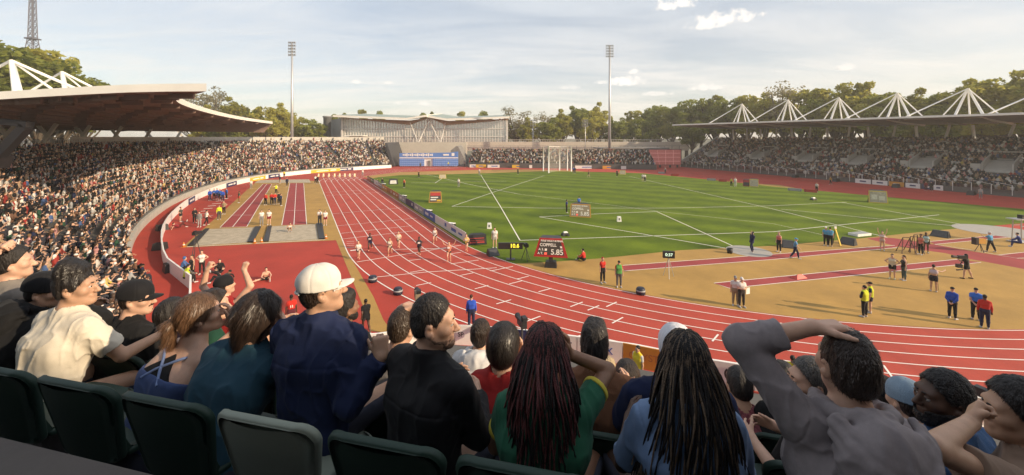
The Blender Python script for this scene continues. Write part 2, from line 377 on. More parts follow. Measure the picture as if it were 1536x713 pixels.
        for sd in (-1, 1):
            P.append(ell(H(sd * .046, .055, -.022), A(.024, .026, .022) * k, M, 'head', .03))                              # cheekbone
            E = M @ rotm(sd * R(-24), R(-8)); P.append(ell(H(sd * .0775, -.018, -.012), A(.0085, .021, .032) * k, E, 'ear', .012))
            P.append(ell(H(sd * .0745, -.010, -.034), A(.008, .012, .013) * k, E, 'ear', .01))
        return P
    def head_cut(s, P):                                                                                              # eye sockets and ear bowls
        d = None
        for sd in (-1, 1):
            for (c, r) in (((sd * .032, .096, .004), .0165), ((sd * .089, -.012, -.010), .0125)):
                q = np.sqrt(((P - s.H(*c)) ** 2).sum(1)) - r * s.k; d = q if d is None else np.minimum(d, q)
        return d
def hand_prims(w, d, palm_n, k=1.0, curl=.4, spread=.12, sd=1, thumb=.6, g='hand', tl=1.0):
    """palm and five fingers: wrist w, hand direction d, palm normal palm_n; sd = +1 right hand, thumb side = cross(d, palm_n)*sd"""
    d = nrm(d); n = nrm(np.asarray(palm_n, float) - d * (np.asarray(palm_n, float) @ d)); t = nrm(np.cross(d, n)) * sd
    P = [cap(w, w + d * .085 * k, .019 * k, .0155 * k, g, .02, t, .014 * k, .028 * k)]
    for i, (o, L, r) in enumerate(((.031, .072, .0092), (.0105, .08, .0095), (-.0105, .075, .0092), (-.030, .06, .008))):
        b = w + d * (.082 - abs(o + .003) * .25) * k + t * o * k; a = curl * (1 + .12 * i); dr = nrm(d + t * o * spread * 12)
        for j, fr in enumerate((.45, .32, .26)):
            ang = a * (.55 + .75 * j) if False else a * (j + .6); v = dr * math.cos(ang) + n * math.sin(ang); e = b + v * L * fr * k
            P.append(cap(b, e, r * k * (1 - .08 * j), r * k * (.92 - .08 * j), g, .003)); b = e
    b = w + d * .022 * k + t * .022 * k; v = nrm(t * (1 - .5 * thumb) + d * .75 + n * thumb * .7); e = b + v * .045 * k * (.6 + .4 * tl)
    P.append(cap(b, e, .0155 * k, .0115 * k, g, .012)); v2 = nrm(v + d * .35 + n * thumb * .25); P.append(cap(e, e + v2 * .03 * k * tl, .0115 * k, .0095 * k, g, .006)); P.append(cap(e + v2 * .03 * k * tl, e + v2 * .052 * k * tl, .0098 * k, .008 * k, g, .005))
    return P
def cutlimb(p, f, e=0):                                   # the first part f of a limb with a flat end
    b = p.a + (p.b - p.a) * f; r = p.ra + (p.rb - p.ra) * f; n = nrm(p.b - p.a)
    return p.grown(e, b=b, rb=r + e, clip=[(b, n)])

# ================================================================== THE SETTING
def chain_off(o):
    v = Vector((0, 0, 0))
    while o is not None: v += o.location; o = o.parent
    return v
def bw(mb, name, m, parent=None, smooth=False):           # build from world coordinates under a parent
    if parent is not None:
        d = chain_off(parent); mb.v = [v - d for v in mb.v]
    return mb.build(name, m, parent, smooth)

M_ground = mat('dry_ground', (.13, .12, .08), .95, .3, .05)
M_red = mat('red_track_rubber', (.41, .053, .031), .82, .10, .35, bump=.15, bscale=60)
M_red2 = mat('runway_rubber', (.31, .042, .042), .82, .10, .5, bump=.15, bscale=60)
M_redfar = mat('red_apron_rubber', (.39, .038, .022), .85, .12, .25, bump=.15, bscale=60)
M_tan = mat('tan_rubber', (.39, .23, .058), .88, .13, .3, bump=.2, bscale=50)
def wear(m, amt, s1, s2, stretch):
    nt = m.node_tree; N, L = nt.nodes, nt.links; bs = N['Principled BSDF']; src = bs.inputs['Base Color'].links[0].from_socket
    t = N.new('ShaderNodeTexCoord'); mp = N.new('ShaderNodeMapping'); L.new(t.outputs['Object'], mp.inputs[0]); mp.inputs['Rotation'].default_value = (0, 0, R(-28.4)); mp.inputs['Scale'].default_value = stretch
    a = N.new('ShaderNodeTexNoise'); L.new(mp.outputs[0], a.inputs['Vector']); a.inputs['Scale'].default_value = s1; a.inputs['Detail'].default_value = 8; a.inputs['Roughness'].default_value = .7
    c = N.new('ShaderNodeTexNoise'); L.new(t.outputs['Object'], c.inputs['Vector']); c.inputs['Scale'].default_value = s2; c.inputs['Detail'].default_value = 3
    mu = N.new('ShaderNodeMath'); mu.operation = 'MULTIPLY_ADD'; L.new(c.outputs['Fac'], mu.inputs[0]); mu.inputs[1].default_value = .5; L.new(a.outputs['Fac'], mu.inputs[2])
    r = N.new('ShaderNodeMapRange'); L.new(mu.outputs[0], r.inputs['Value']); r.inputs['From Min'].default_value = .45; r.inputs['From Max'].default_value = 1.05; r.inputs['To Min'].default_value = 1 - amt; r.inputs['To Max'].default_value = 1 + amt * .8
    h = N.new('ShaderNodeHueSaturation'); L.new(src, h.inputs['Color']); L.new(r.outputs[0], h.inputs['Value']); L.new(h.outputs[0], bs.inputs['Base Color'])
wear(M_red, .22, .5, 14, (1, .18, 1)); wear(M_red2, .2, .6, 14, (1, .2, 1)); wear(M_redfar, .2, .3, 12, (1, 1, 1)); wear(M_tan, .24, .35, 16, (1, 1, 1))
M_white = mat('white_line_paint', (.80, .76, .70), .7, .05, 4)
M_sand = mat('pit_sand', (.42, .36, .27), .95, .28, 1.6, bump=.6, bscale=8)
M_conc = mat('pale_concrete', (.46, .43, .38), .85, .14, .8, bump=.1)
M_concd = mat('grey_concrete', (.20, .19, .18), .88, .18, .9, bump=.1)
M_terr = mat('shaded_terrace_concrete', (.10, .095, .09), .9, .2, .9)  # shade between the spectators put into the terrace concrete colour
M_wpaint = mat('white_painted_steel', (.82, .80, .76), .45, .05, 2)
M_black = mat('black_plastic', (.018, .018, .02), .5, .2, 6)
M_dark = mat('dark_steel', (.05, .05, .055), .5, .2, 4)
M_alu = mat('brushed_aluminium', (.5, .5, .5), .4, .08, 5, metal=.6)

# lawn: mown bands, clumps and worn patches
M_lawn = bpy.data.materials.new('mown_lawn'); M_lawn.use_nodes = True
N, L = M_lawn.node_tree.nodes, M_lawn.node_tree.links; b_ = N['Principled BSDF']; b_.inputs['Roughness'].default_value = .9; b_.inputs['Specular IOR Level'].default_value = .2
t_ = N.new('ShaderNodeTexCoord'); m_ = N.new('ShaderNodeMapping'); L.new(t_.outputs['Object'], m_.inputs[0]); m_.inputs['Rotation'].default_value = (0, 0, R(28.4 + 90 - 90))
wv = N.new('ShaderNodeTexWave'); wv.bands_direction = 'Y'; L.new(m_.outputs[0], wv.inputs['Vector']); wv.inputs['Scale'].default_value = .055; wv.inputs['Distortion'].default_value = 1.0; wv.inputs['Detail Scale'].default_value = .5
n1 = N.new('ShaderNodeTexNoise'); L.new(m_.outputs[0], n1.inputs['Vector']); n1.inputs['Scale'].default_value = .22; n1.inputs['Detail'].default_value = 7; n1.inputs['Roughness'].default_value = .7
n2_ = N.new('ShaderNodeTexNoise'); L.new(t_.outputs['Object'], n2_.inputs['Vector']); n2_.inputs['Scale'].default_value = 9; n2_.inputs['Detail'].default_value = 4
ad = N.new('ShaderNodeMath'); ad.operation = 'MULTIPLY_ADD'; L.new(wv.outputs['Fac'], ad.inputs[0]); ad.inputs[1].default_value = .22; L.new(n1.outputs['Fac'], ad.inputs[2])
ad2 = N.new('ShaderNodeMath'); ad2.operation = 'MULTIPLY_ADD'; L.new(n2_.outputs['Fac'], ad2.inputs[0]); ad2.inputs[1].default_value = .35; L.new(ad.outputs[0], ad2.inputs[2])
cr = N.new('ShaderNodeValToRGB'); L.new(ad2.outputs[0], cr.inputs[0]); cr.color_ramp.elements[0].position = .45; cr.color_ramp.elements[0].color = (.040, .074, .003, 1); cr.color_ramp.elements[1].position = 1.0; cr.color_ramp.elements[1].color = (.138, .195, .009, 1)
L.new(cr.outputs[0], b_.inputs['Base Color'])
bp = N.new('ShaderNodeBump'); bp.inputs['Strength'].default_value = .5; bp.inputs['Distance'].default_value = .05; L.new(n2_.outputs['Fac'], bp.inputs['Height']); L.new(bp.outputs[0], b_.inputs['Normal'])

gx = 2500; sheet('ground', [(-gx, -gx), (gx, -gx), (gx, gx), (-gx, gx)], -.03, M_ground)
# ---- bowl control curves: ring R (track side) and top T (rear of the last row)
ringpx = [(587, 252), (530, 255.5), (480, 259), (420, 265.5), (370, 274), (330, 285), (290, 303), (262, 325), (245, 350), (243, 380), (253, 408), (286, 434)]
Rc = [G(x, y) for x, y in ringpx] + [Vector(p + (0,)) for p in [(-17, 20.6), (-12.5, 18.2), (-7.6, 17.7), (-2.8, 18.9), (4.7, 17.3), (8.5, 15.8), (16.3, 13.6), (25, 12.4), (38, 13.2), (52, 19), (64, 30)]]
Tc = []
for i, r in enumerate(Rc):
    if i < 13:
        d = (Rc[min(i + 1, len(Rc) - 1)] - Rc[max(i - 1, 0)]).normalized(); Tc.append(r + Vector((d.y, -d.x, 0)) * 16.6)
Tc[0] = Rc[0] + Vector((-7, 15, 0))
Tc += [Vector(p + (0,)) for p in [(-19.2, 5.0), (-12, 3.8), (-6.1, 2.46), (-.1, 1.11), (2.4, .54), (5.9, -.25), (11.9, -1.64), (22, -3.4), (62, -3), (80, 14)]]
Rs, Ts = catmull(Rc, 8), catmull(Tc, 8); NT = len(Rs); K = 20; D0 = 2.5
def bowl(i, k):                                           # xy of the front edge of row k at sample i
    r, t = Rs[i], Ts[i]; l = (t - r).length; f = (D0 + (l - D0) * k / K) / l; return r.lerp(t, f)
def rowz(k): return 1.1 + .365 * k
MARK = 12 * 8                                             # sample index where the bowl comes round to the foreground
RED = [S(-40, -30), S(175, -30), S(175, 135), S(-40, 135)]
sheet('track_surround', RED, 0.0, M_redfar)

# terrace
mb = MB()
for i in range(NT):
    r, t = Rs[i], Ts[i]; n = (t - r).normalized(); prof = []
    a = r + n * (D0 - .55); prof += [(a, -.02), (a, .80), (r + n * (D0 - .3), .80), (r + n * (D0 - .3), 1.1)]
    for k in range(K): prof += [(bowl(i, k), rowz(k)), (bowl(i, k + 1), rowz(k))]
    prof += [(t, rowz(K)), (t + n * 9, rowz(K)), (t + n * 9, -.02)]
    mb.v += [Vector((p.x, p.y, z)) for p, z in prof]; m_n = len(prof)
for i in range(NT - 1):
    for j in range(m_n - 1): mb.f.append((i * m_n + j, (i + 1) * m_n + j, (i + 1) * m_n + j + 1, i * m_n + j + 1)); mb.m.append(0)
mb.f.append(tuple(range(m_n))); mb.m.append(0); mb.f.append(tuple(reversed(range((NT - 1) * m_n, NT * m_n)))); mb.m.append(0)
bowl_root = empty('spectator_bowl', Rs[40], label='stepped concrete seating bowl curving round the left side of the track', cat='grandstand')
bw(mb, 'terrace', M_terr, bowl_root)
mb = MB()
for i in range(NT - 1):
    n = (Ts[i] - Rs[i]).normalized(); n2 = (Ts[i + 1] - Rs[i + 1]).normalized(); a, b = Rs[i] + n * (D0 - .556), Rs[i + 1] + n2 * (D0 - .556)
    mb.add([(a.x, a.y, 0), (b.x, b.y, 0), (b.x, b.y, 0.685), (a.x, a.y, 0.685)], [(0, 1, 2, 3)])
bw(mb, 'front_wall', M_conc, bowl_root)
# the pale cap along the bowl's front wall, and stair flights between blocks
mb = MB()
for i in range(NT - 1):
    n = (Ts[i] - Rs[i]).normalized(); n2 = (Ts[i + 1] - Rs[i + 1]).normalized(); a, b = Rs[i] + n * (D0 - .58), Rs[i + 1] + n2 * (D0 - .58); c, d = Rs[i + 1] + n2 * (D0 - .27), Rs[i] + n * (D0 - .27)
    mb.add([(a.x, a.y, 0.86), (b.x, b.y, 0.86), (c.x, c.y, 0.86), (d.x, d.y, 0.86), (a.x, a.y, .69), (b.x, b.y, .69)], [(0, 1, 2, 3), (4, 5, 1, 0)])
bw(mb, 'wall_cap', M_conc, bowl_root)

# ---- ring wall with boards between gully and track
segs = []
ring = resample(Rs, 3.0)
mb = MB()
for a, b in zip(ring, ring[1:]):
    if a.x > 45: break
    mb.beam((a.x, a.y, .46), (b.x, b.y, .46), .10, .92)
rw = mb.build('track_ring_wall', M_wpaint); tag(rw, 'low white wall running round the outside of the track in front of the crowd', 'wall')
M_yel = mat('yellow_vinyl', (.62, .40, .03), .5, .05, 3); M_navy = mat('navy_vinyl', (.02, .03, .10), .5, .1, 3); M_wvin = mat('white_vinyl', (.70, .68, .64), .5, .04, 3); M_orange = mat('orange_vinyl', (.55, .25, .03), .5, .06, 3); M_bluev = mat('blue_vinyl', (.05, .12, .38), .5, .08, 3); M_grn = mat('green_vinyl', (.04, .13, .06), .5, .1, 3); M_brown = mat('brown_orange_vinyl', (.38, .15, .04), .5, .1, 3); M_greyv = mat('grey_vinyl', (.30, .31, .32), .5, .08, 3); M_redv = mat('red_vinyl', (.42, .04, .035), .5, .08, 3)

def text_obj(name, s, size, m, parent=None, loc=(0, 0, 0), rot=(R(90), 0, 0), align='CENTER', xs=1.0, depth=.004, bold=0.0, spacing=1.0):
    c = bpy.data.curves.new(name, 'FONT'); c.body = s; c.size = size; c.align_x = align; c.align_y = 'CENTER'; c.extrude = depth; c.offset = bold; c.space_character = spacing
    c.materials.append(m); o = bpy.data.objects.new(name, c); COL.objects.link(o); o.location = loc; o.rotation_euler = rot; o.scale = (xs, 1, 1)
    me = bpy.data.meshes.new_from_object(o); bpy.data.objects.remove(o); o = bpy.data.objects.new(name, me); COL.objects.link(o); o.location = loc; o.rotation_euler = rot; o.scale = (xs, 1, 1)
    if parent is not None: o.parent = parent
    return o
def ad_board(a, b, h, m, label, inward, text=None, tm=None, ts=.4, group='advertising boards round the track', z0=.02, off=.085, cat='advertising board', blocks=None, font_align='CENTER', backpanel=True):
    """a printed panel from a to b standing just in front of the wall; inward = unit vector toward the track"""
    a, b = Vector(a), Vector(b); a.z = b.z = 0; c = (a + b) / 2 + Vector(inward) * off; ang = math.atan2(b.y - a.y, b.x - a.x); l = (b - a).length
    root = empty('advertising_board', (c.x, c.y, z0), ang, label, cat, group)
    f = MB().box((0, 0, h / 2), (l - .06, .04, h)); f.build('panel', m, root)
    side = -1
    if text: text_obj('lettering', text, ts, tm, root, (0, side * .027, h * .5), (R(90), 0, 0), bold=.006)
    if blocks:
        q = MB()
        for (x, z, w, hh) in blocks: q.box((x * l, side * .023, z * h), (w * l, .006, hh * h))
        q.build('print', tm, root)
    return root

# ---- track: red oval, lanes
C0, R0 = (37.5, 49.7), 36.5
def lane(kf, a0=0.0, a1=112.0, n=80, straight=True):      # polyline of a lane edge, kf lanes out from the kerb (kf may be a fraction)
    pts = []
    if straight:
        for j in range(24): pts.append(S(98 - (98 - C0[0]) * j / 24, C0[1] - R0 - 1.21 * kf))
    for j in range(n + 1):
        a = R(a0 + (a1 - a0) * j / n); q = min(1, max(0, math.degrees(a) / 70)); q = q * q * (3 - 2 * q); r = R0 + kf * (1.21 - .31 * q)
        pts.append(S(C0[0] - math.sin(a) * r, C0[1] - math.cos(a) * r))
    return pts
inner, outer = lane(0), lane(8.0)
far = [S(132, -6), S(132, 13)]
sheet('running_track', [S(131, 3.4)] + outer + inner[::-1] + [S(131, 13.2)], .004, M_red)
LZ = .012
mb = MB()
for k in range(0, 9):
    pts = lane(k)
    if k >= 1: pts = [S(112, C0[1] - R0 - 1.21 * k)] + pts
    ribbon(mb, pts, .068 if k < 8 else .085, LZ)
    # the bend lines that peel off at the far end
    if k >= 1:
        p0 = C0[1] - R0 - 1.21 * k; c = []
        for j in range(26):
            a = R(3.4 * j); rx = (22 + 1.2 * k); c.append(S(96 + math.sin(a) * rx, C0[1] - math.cos(a) * (R0 + 1.21 * k)))
        ribbon(mb, c, .085, LZ + .002)
def px_line(mb, pts, w=.085, z=LZ + .004): ribbon(mb, [G(x, y) for x, y in pts], w, z)
for s_ in (47.9, 55.8, 73.6, 78, 97, 104, 44, 41.5): ribbon(mb, [S(s_, 3.5), S(s_, 12.6 if s_ > 45 else 11)], .075, LZ + .004)
ribbon(mb, [S(33.3, 3.9), S(33.9, 13.0)], .09, LZ + .004)
px_line(mb, [(565.7, 416), (640, 408.5), (740, 402.5), (745, 402)])
z2 = lambda x, y: (x / 5.484 + 490, y / 5.484 + 325); z3 = lambda x, y: (x / 3.395 + 690, y / 3.395 + 380); z4 = lambda x, y: (x / 2.612 + 1080, y / 2.612 + 440)
for a, b in [((670, 365), (775, 352)), ((1020, 392), (1250, 360)), ((685, 462), (800, 442)), ((735, 570), (860, 545)), ((1100, 487), (1205, 465)), ((1020, 308), (1105, 296)), ((560, 272), (1030, 262))]: px_line(mb, [z2(*a), z2(*b)], z=LZ + .0074)
for a, b in [((75, 183), (145, 165)), ((185, 260), (260, 238)), ((340, 348), (410, 322)), ((250, 158), (315, 142)), ((290, 133), (350, 118)), ((400, 198), (465, 180)), ((562, 274), (625, 250)), ((650, 292), (708, 268)), ((745, 274), (798, 250)), ((775, 358), (830, 328)), ((585, 435), (612, 420)), ((1285, 450), (1315, 415)), ((155, 92), (270, 68))]: px_line(mb, [z3(*a), z3(*b)], z=LZ + .0058)
px_line(mb, [z4(640, 283), z4(675, 330)])
for j in range(4): px_line(mb, [z2(165, 208 + j * 16), z2(228, 204 + j * 17)], .06)
px_line(mb, [z2(195, 282), z2(245, 276)], .25)
tag(mb.build('lane_markings', M_white), kind='structure')

# ---- infield: lawn, tan D area, runways
lawn_px = [(703, 371), (735, 383), (769, 396), (830, 393), (900, 388), (1020, 375.7), (1160, 369), (1289, 358), (1403, 346), (1536, 335), (1700, 326), (1700, 323), (1536, 314), (1310, 294), (1160, 280), (1088, 272), (1027, 266), (965, 260.2), (910, 258.5), (816, 257), (704, 261), (600, 263), (568, 266), (556, 268.5)]
sheet('infield_lawn', [G(*p) for p in lawn_px] + [S(60, 13.6), S(40, 13.6)], .010, M_lawn)
arc_in = [p for p in lane(-.12, 3, 112)]
sheet('sand_coloured_apron', [G(764, 391)] + arc_in[5:] + [S(45, 88), S(60, 80)], .006, M_tan)
sheet('far_apron', [G(545, 265), G(556, 269), G(600, 266), G(700, 264), G(816, 260), G(900, 260), G(860, 256), G(790, 254.5), G(700, 255.5), G(600, 258.5)], .007, M_tan)
def zone(name, pts, z, m, fn=lambda x, y: (x, y)): return sheet(name, [G(*fn(*p)) for p in pts], z, m)
z5 = lambda x, y: (x / 3.242 + 780, y / 3.242 + 240); z6 = lambda x, y: (x / 2.64 + 1100, y / 2.64 + 240); z7 = lambda x, y: (x / 3.227 + 1060, y / 3.227 + 290); z8 = lambda x, y: (x / 5.483 + 1300, y / 5.483 + 300)
rw1 = [z5(497, 516), (1160, 382.2), (1342, 368.8), z6(650, 348), (1160, 389.2), z5(507, 540)]
zone('javelin_runway', rw1, .012, M_red2)
rw2 = [z7(35, 437), z7(1215, 322), z7(1328, 335), z7(110, 460)]
zone('approach_runway', rw2, .012, M_red2)
cross = [z8(0, 318), z8(100, 308), z8(220, 315), z8(330, 330), z8(470, 352), z8(900, 430), z8(1294, 490), z8(1600, 530), z8(1600, 620), z8(1294, 570), z8(850, 487), z8(650, 440), z8(250, 384), z8(160, 360)]
zone('crossing_runway', cross, .009, M_red2)
zone('side_runway', [z8(520, 346), z8(1150, 287), z8(1500, 275), z8(1500, 300), z8(1150, 310), z8(560, 366)], .015, M_red2)
zone('short_runway', [z8(1085, 455), z8(1294, 433), z8(1500, 420), z8(1500, 470), z8(1235, 482)], .0135, M_red2)
mb = MB()
for pts in ([z5(500, 514), (1160, 381.8), (1342, 368.4)], [z5(507, 541), (1160, 389.6), z6(655, 347)], [z7(110, 461), z7(35, 436), z7(1215, 321)], [z7(110, 461), z7(1328, 336)],
            [z8(520, 344), z8(1150, 285), z8(1500, 273)], [z8(560, 367), z8(1150, 311), z8(1500, 301)], [z8(560, 367), z8(850, 412), z8(1085, 455), z8(1235, 482), z8(1500, 470)], [z8(1085, 455), z8(1294, 432), z8(1500, 419)]): px_line(mb, pts, .07, .0185)
LW = .11; GZ = .016
for pts in ([(721, 262.4), (750, 309), (780, 361)], [(780, 361), (1000, 353.5), (1160, 348), (1408.7, 322.6)], [(677.8, 310), (745, 287), (816.6, 263.8)], [(677.8, 310), (820, 312.5), (1000, 312.5), (1160, 309), (1270, 303.6)],
            [(809, 325.7), (950, 349), (1088, 372.6)], [(809, 325.7), (900, 321), (985, 317.7)], [(985, 317.7), (1104, 371.5)], [(943.5, 264.7), (1160, 314), (1331, 356.7)], [(1172, 314), (1300, 327), (1452, 341)], [(1263, 304), (1471, 342)],
            [(652.5, 275), (663.7, 267.5)], [(617, 274.5), (760, 272)], [(780, 291.8), (900, 306), (1002, 319), (1160, 336), (1236, 353)], [(640, 262), (700, 276), (780, 291.8)]): px_line(mb, pts, LW if pts[0] != (780, 291.8) else .06, GZ)
tag(mb.build('field_markings', M_white), kind='structure')
def disc(name, x, y, r, m, z, label=None, cat=None):
    c = G(x, y); o = mesh_obj(name, [(c.x + math.cos(a) * r, c.y + math.sin(a) * r, z) for a in [2 * math.pi * j / 48 for j in range(48)]], [tuple(range(48))], m); return tag(o, kind='structure')
M_pad = mat('pale_circle_concrete', (.36, .34, .31), .8, .1, 2)
disc('throwing_circle', 1123, 377, 1.75, M_pad, .021); disc('throwing_circle', 1499, 347, 3.4, M_pad, .021)

# ---- left jumps area
z9 = lambda x, y: (x / 3.565 + 180, y / 3.565 + 240)
zone('jumps_apron', [(272.6, 371.8), (304.8, 343.8), (380.5, 276.5), (385, 271), (479, 271.5), (498, 319), (516, 369), (560, 445), (575, 480), (590, 500), (556, 497), (548, 468), (504, 360.6)], .008, M_tan)
zone('jump_runway', [z9(535, 362), z9(765, 130), z9(812, 130), z9(678, 358)], .012, M_red2); zone('jump_runway', [z9(865, 350), z9(908, 125), z9(982, 125), z9(998, 345)], .012, M_red2)
mb = MB()
for pts in ([z9(535, 362), z9(765, 130)], [z9(602, 360), z9(785, 130)], [z9(678, 358), z9(812, 130)], [z9(865, 350), z9(908, 125)], [z9(930, 348), z9(943, 125)], [z9(998, 345), z9(982, 125)], [z9(590, 296), z9(708, 296)], [z9(883, 272), z9(993, 270)], [z9(535, 362), z9(678, 358)]): px_line(mb, pts, .075, .0185)
# painted lane writing on the warm-up strip at the left
for (x, y, w) in [(455, 262, 70), (478, 248, 66), (500, 236, 70), (520, 222, 70), (545, 208, 66), (568, 196, 62), (440, 276, 60), (425, 290, 70), (470, 300, 60)]: px_line(mb, [z9(x - 8, y), z9(x + w - 30, y - 3)], .35 if y < 290 else .12, .0185)
tag(mb.build('runway_markings', M_white), kind='structure')
zone('sand_pit', [z9(400, 460), z9(478, 371), z9(722, 361), z9(680, 443)], .015, M_sand); zone('sand_pit', [z9(795, 438), z9(812, 356), z9(1048, 344), z9(1062, 426)], .015, M_sand)
zone('sand_pit', [z9(722, 124), z9(740, 108), z9(1012, 104), z9(1020, 122)], .015, M_sand)
mb = MB()
for q in ([(362, 463), (398, 460), (478, 371), (455, 372)], [(682, 443), (712, 442), (755, 360), (722, 361)], [(765, 440), (795, 438), (812, 356), (790, 357)], [(1064, 426), (1095, 425), (1082, 341), (1050, 343)]):
    mb.prism([G(*z9(*p)) for p in q], .004, .12)
pit = mb  # one rubber edging slab per pit side
for j in range(4):
    e = MB(); e.v = [v.copy() for v in pit.v[j * 8:j * 8 + 8]]; e.f = [(3, 2, 1, 0), (4, 5, 6, 7), (0, 1, 5, 4), (1, 2, 6, 5), (2, 3, 7, 6), (3, 0, 4, 7)]; e.m = [0] * 6
    lab = ['black mat strip along the far left edge of the left sand pit', 'black mat strip along the right edge of the left sand pit', 'black mat strip along the left edge of the right sand pit', 'black mat strip along the right edge of the right sand pit beside two officials'][j]
    tag(e.build('pit_edge_mat', M_black), lab, 'edge mat', 'mats along the sand pits')
mb = MB()
for q in ([(712, 442), (722, 441), (766, 360), (755, 360)], [(360, 466), (1098, 428), (1098, 431), (352, 470)]): ribbon(mb, [G(*z9(*q[0])), G(*z9(*q[1]))], .12, .021)
tag(mb.build('pit_borders', M_white), kind='structure')

# ================================================================== FAR STANDS, BUILDINGS, ROOFS
def seat_block(name, front, depth_n, k, z0, label, tread=.8, rise=.4, wall=None, mt=None):
    """straight-ish terrace: front = list of ground points left to right as seen from the track, stepping away along depth_n(i)"""
    mb = MB(); n = len(front); rows = []
    for i, p in enumerate(front):
        nn = depth_n(i); prof = [(p, -.02), (p, z0 + .35), (p + nn * .25, z0 + .35), (p + nn * .25, z0)]
        for j in range(k): prof += [(p + nn * (.5 + tread * j), z0 + rise * j), (p + nn * (.5 + tread * (j + 1)), z0 + rise * j)]
        e = p + nn * (.5 + tread * k); prof += [(e, z0 + rise * k), (e + nn * 5, z0 + rise * k), (e + nn * 5, -.02)]
        mb.v += [Vector((q.x, q.y, z)) for q, z in prof]; m = len(prof)
    for i in range(n - 1):
        for j in range(m - 1): mb.f.append((i * m + j, i * m + j + 1, (i + 1) * m + j + 1, (i + 1) * m + j)); mb.m.append(0)
    mb.f += [tuple(reversed(range(m))), tuple(range((n - 1) * m, n * m))]; mb.m += [0, 0]
    root = empty(name, front[0], label=label, cat='grandstand'); bw(mb, 'terrace', mt or M_terr, root); return root
# right stand
rf = catmull([G(1021, 250.5), G(1160, 263), G(1384, 283.6), G(1536, 297), G(1536, 297) + (G(1536, 297) - G(1384, 283.6)) * 3.5], 6)
def rn(i): d = (rf[min(i + 1, len(rf) - 1)] - rf[max(i - 1, 0)]).normalized(); return Vector((-d.y, d.x, 0)) 
RK = 24
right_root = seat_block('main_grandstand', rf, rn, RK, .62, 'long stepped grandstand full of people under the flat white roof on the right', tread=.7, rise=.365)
# its left end stair wall
mb = MB(); p = rf[0]; n0 = rn(0); al = (rf[1] - rf[0]).normalized() * -.35
mb.extrude([p + Vector((0, 0, 0)), p + n0 * 17.5, p + n0 * 17.5 + Vector((0, 0, 10.3)), p + Vector((0, 0, 2.0))], al)
bw(mb, 'end_wall', M_conc, right_root)
# front railing of the right stand
rail = empty('stand_railing', rf[2], label='pale post and glass railing along the front of the right grandstand', cat='railing')
rs = resample(rf, 2.3)
mb = MB()
for a, b in zip(rs, rs[1:]): mb.beam((a.x, a.y, 2.35), (b.x, b.y, 1.9), .045, .045)
bw(mb, 'handrail', M_wpaint, rail)
M_clear = bpy.data.materials.new('railing_glass'); M_clear.use_nodes = True; nt = M_clear.node_tree; g1 = nt.nodes.new('ShaderNodeBsdfTransparent'); g1.inputs[0].default_value = (.9, .92, .93, 1); g2 = nt.nodes.new('ShaderNodeBsdfGlossy'); g2.inputs['Roughness'].default_value = .08; ms = nt.nodes.new('ShaderNodeMixShader'); ms.inputs[0].default_value = .10; nt.links.new(g1.outputs[0], ms.inputs[1]); nt.links.new(g2.outputs[0], ms.inputs[2]); nt.links.new(ms.outputs[0], nt.nodes['Material Output'].inputs[0])
gl = MB()
for i, p in enumerate(rs[:75]):
    q = MB().box((p.x, p.y, 1.05), (.06, .06, 1.7)); bw(q, 'post', M_wpaint, rail)
for a, b in zip(rs[:75], rs[1:76]): gl.add([(a.x, a.y, .6), (b.x, b.y, .6), (b.x, b.y, 1.86), (a.x, a.y, 1.86)], [(0, 1, 2, 3)])
bw(gl, 'glass_infill', M_clear, rail)
# vomitories
along = lambda f: rf[int(f)].lerp(rf[min(int(f) + 1, len(rf) - 1)], f - int(f))
def vom_at(x, y):                                          # where a sight line meets the seating slope
    best = None
    for i in range(len(rf) - 1):
        for t in np.linspace(0, 1, 8, endpoint=False):
            p = rf[i].lerp(rf[i + 1], t) + rn(i) * (.5 + .7 * 10); z = .62 + .365 * 10
            xx = CX + p.x * FP / p.y if p.y > 1 else 9e9; 
            if best is None or abs(xx - x) < best[0]: best = (abs(xx - x), p, i)
    return best[1], best[2]
for j, x in enumerate((1072, 1140, 1211, 1291, 1387, 1497)):
    p, i = vom_at(x, 230); nn = rn(i); tt = Vector((nn.y, -nn.x, 0)); ang = math.atan2(tt.y, tt.x)
    root = empty('stand_entrance', (p.x, p.y, 4.2), ang, ['first concrete stair opening from the left end of the right grandstand', 'second concrete stair opening from the left end of the right grandstand', 'third concrete stair opening from the left end of the right grandstand', 'fourth concrete stair opening from the left end of the right grandstand', 'fifth concrete stair opening from the left, wide sloping walls amid the right crowd', 'nearest and largest concrete stair opening at the right of the right grandstand'][j], 'stair opening', 'stair openings in the right grandstand')
    m1 = MB()
    for sx in (-1, 1):
        m1.extrude([(sx * 1.7, -1.0, -.6), (sx * 1.7, 4.2, 1.8), (sx * 1.7, 4.2, 2.9), (sx * 1.7, -1.0, 1.0)], (sx * .22, 0, 0)); m1.build('side_wall', M_conc, root); m1 = MB()
    MB().extrude([(-1.69, -1.0, -.25), (-1.69, 4.19, 2.1), (-1.69, 4.19, 1.0), (-1.69, -1.0, -1.4)], (3.38, 0, 0)).build('ramp', M_conc, root)
    MB().box((0, 4.3, 2.4), (3.9, .2, 1.5)).build('back_wall', M_conc, root)
    MB().box((0, 3.9, 2.45), (2.2, .35, .9)).build('doorway', M_black, root)  # solid black block, its colour stands for the dark inside the opening
    MB().box((-2.6, -1.1, .1), (1.3, .2, 1.5)).build('kiosk_panel', M_conc, root)
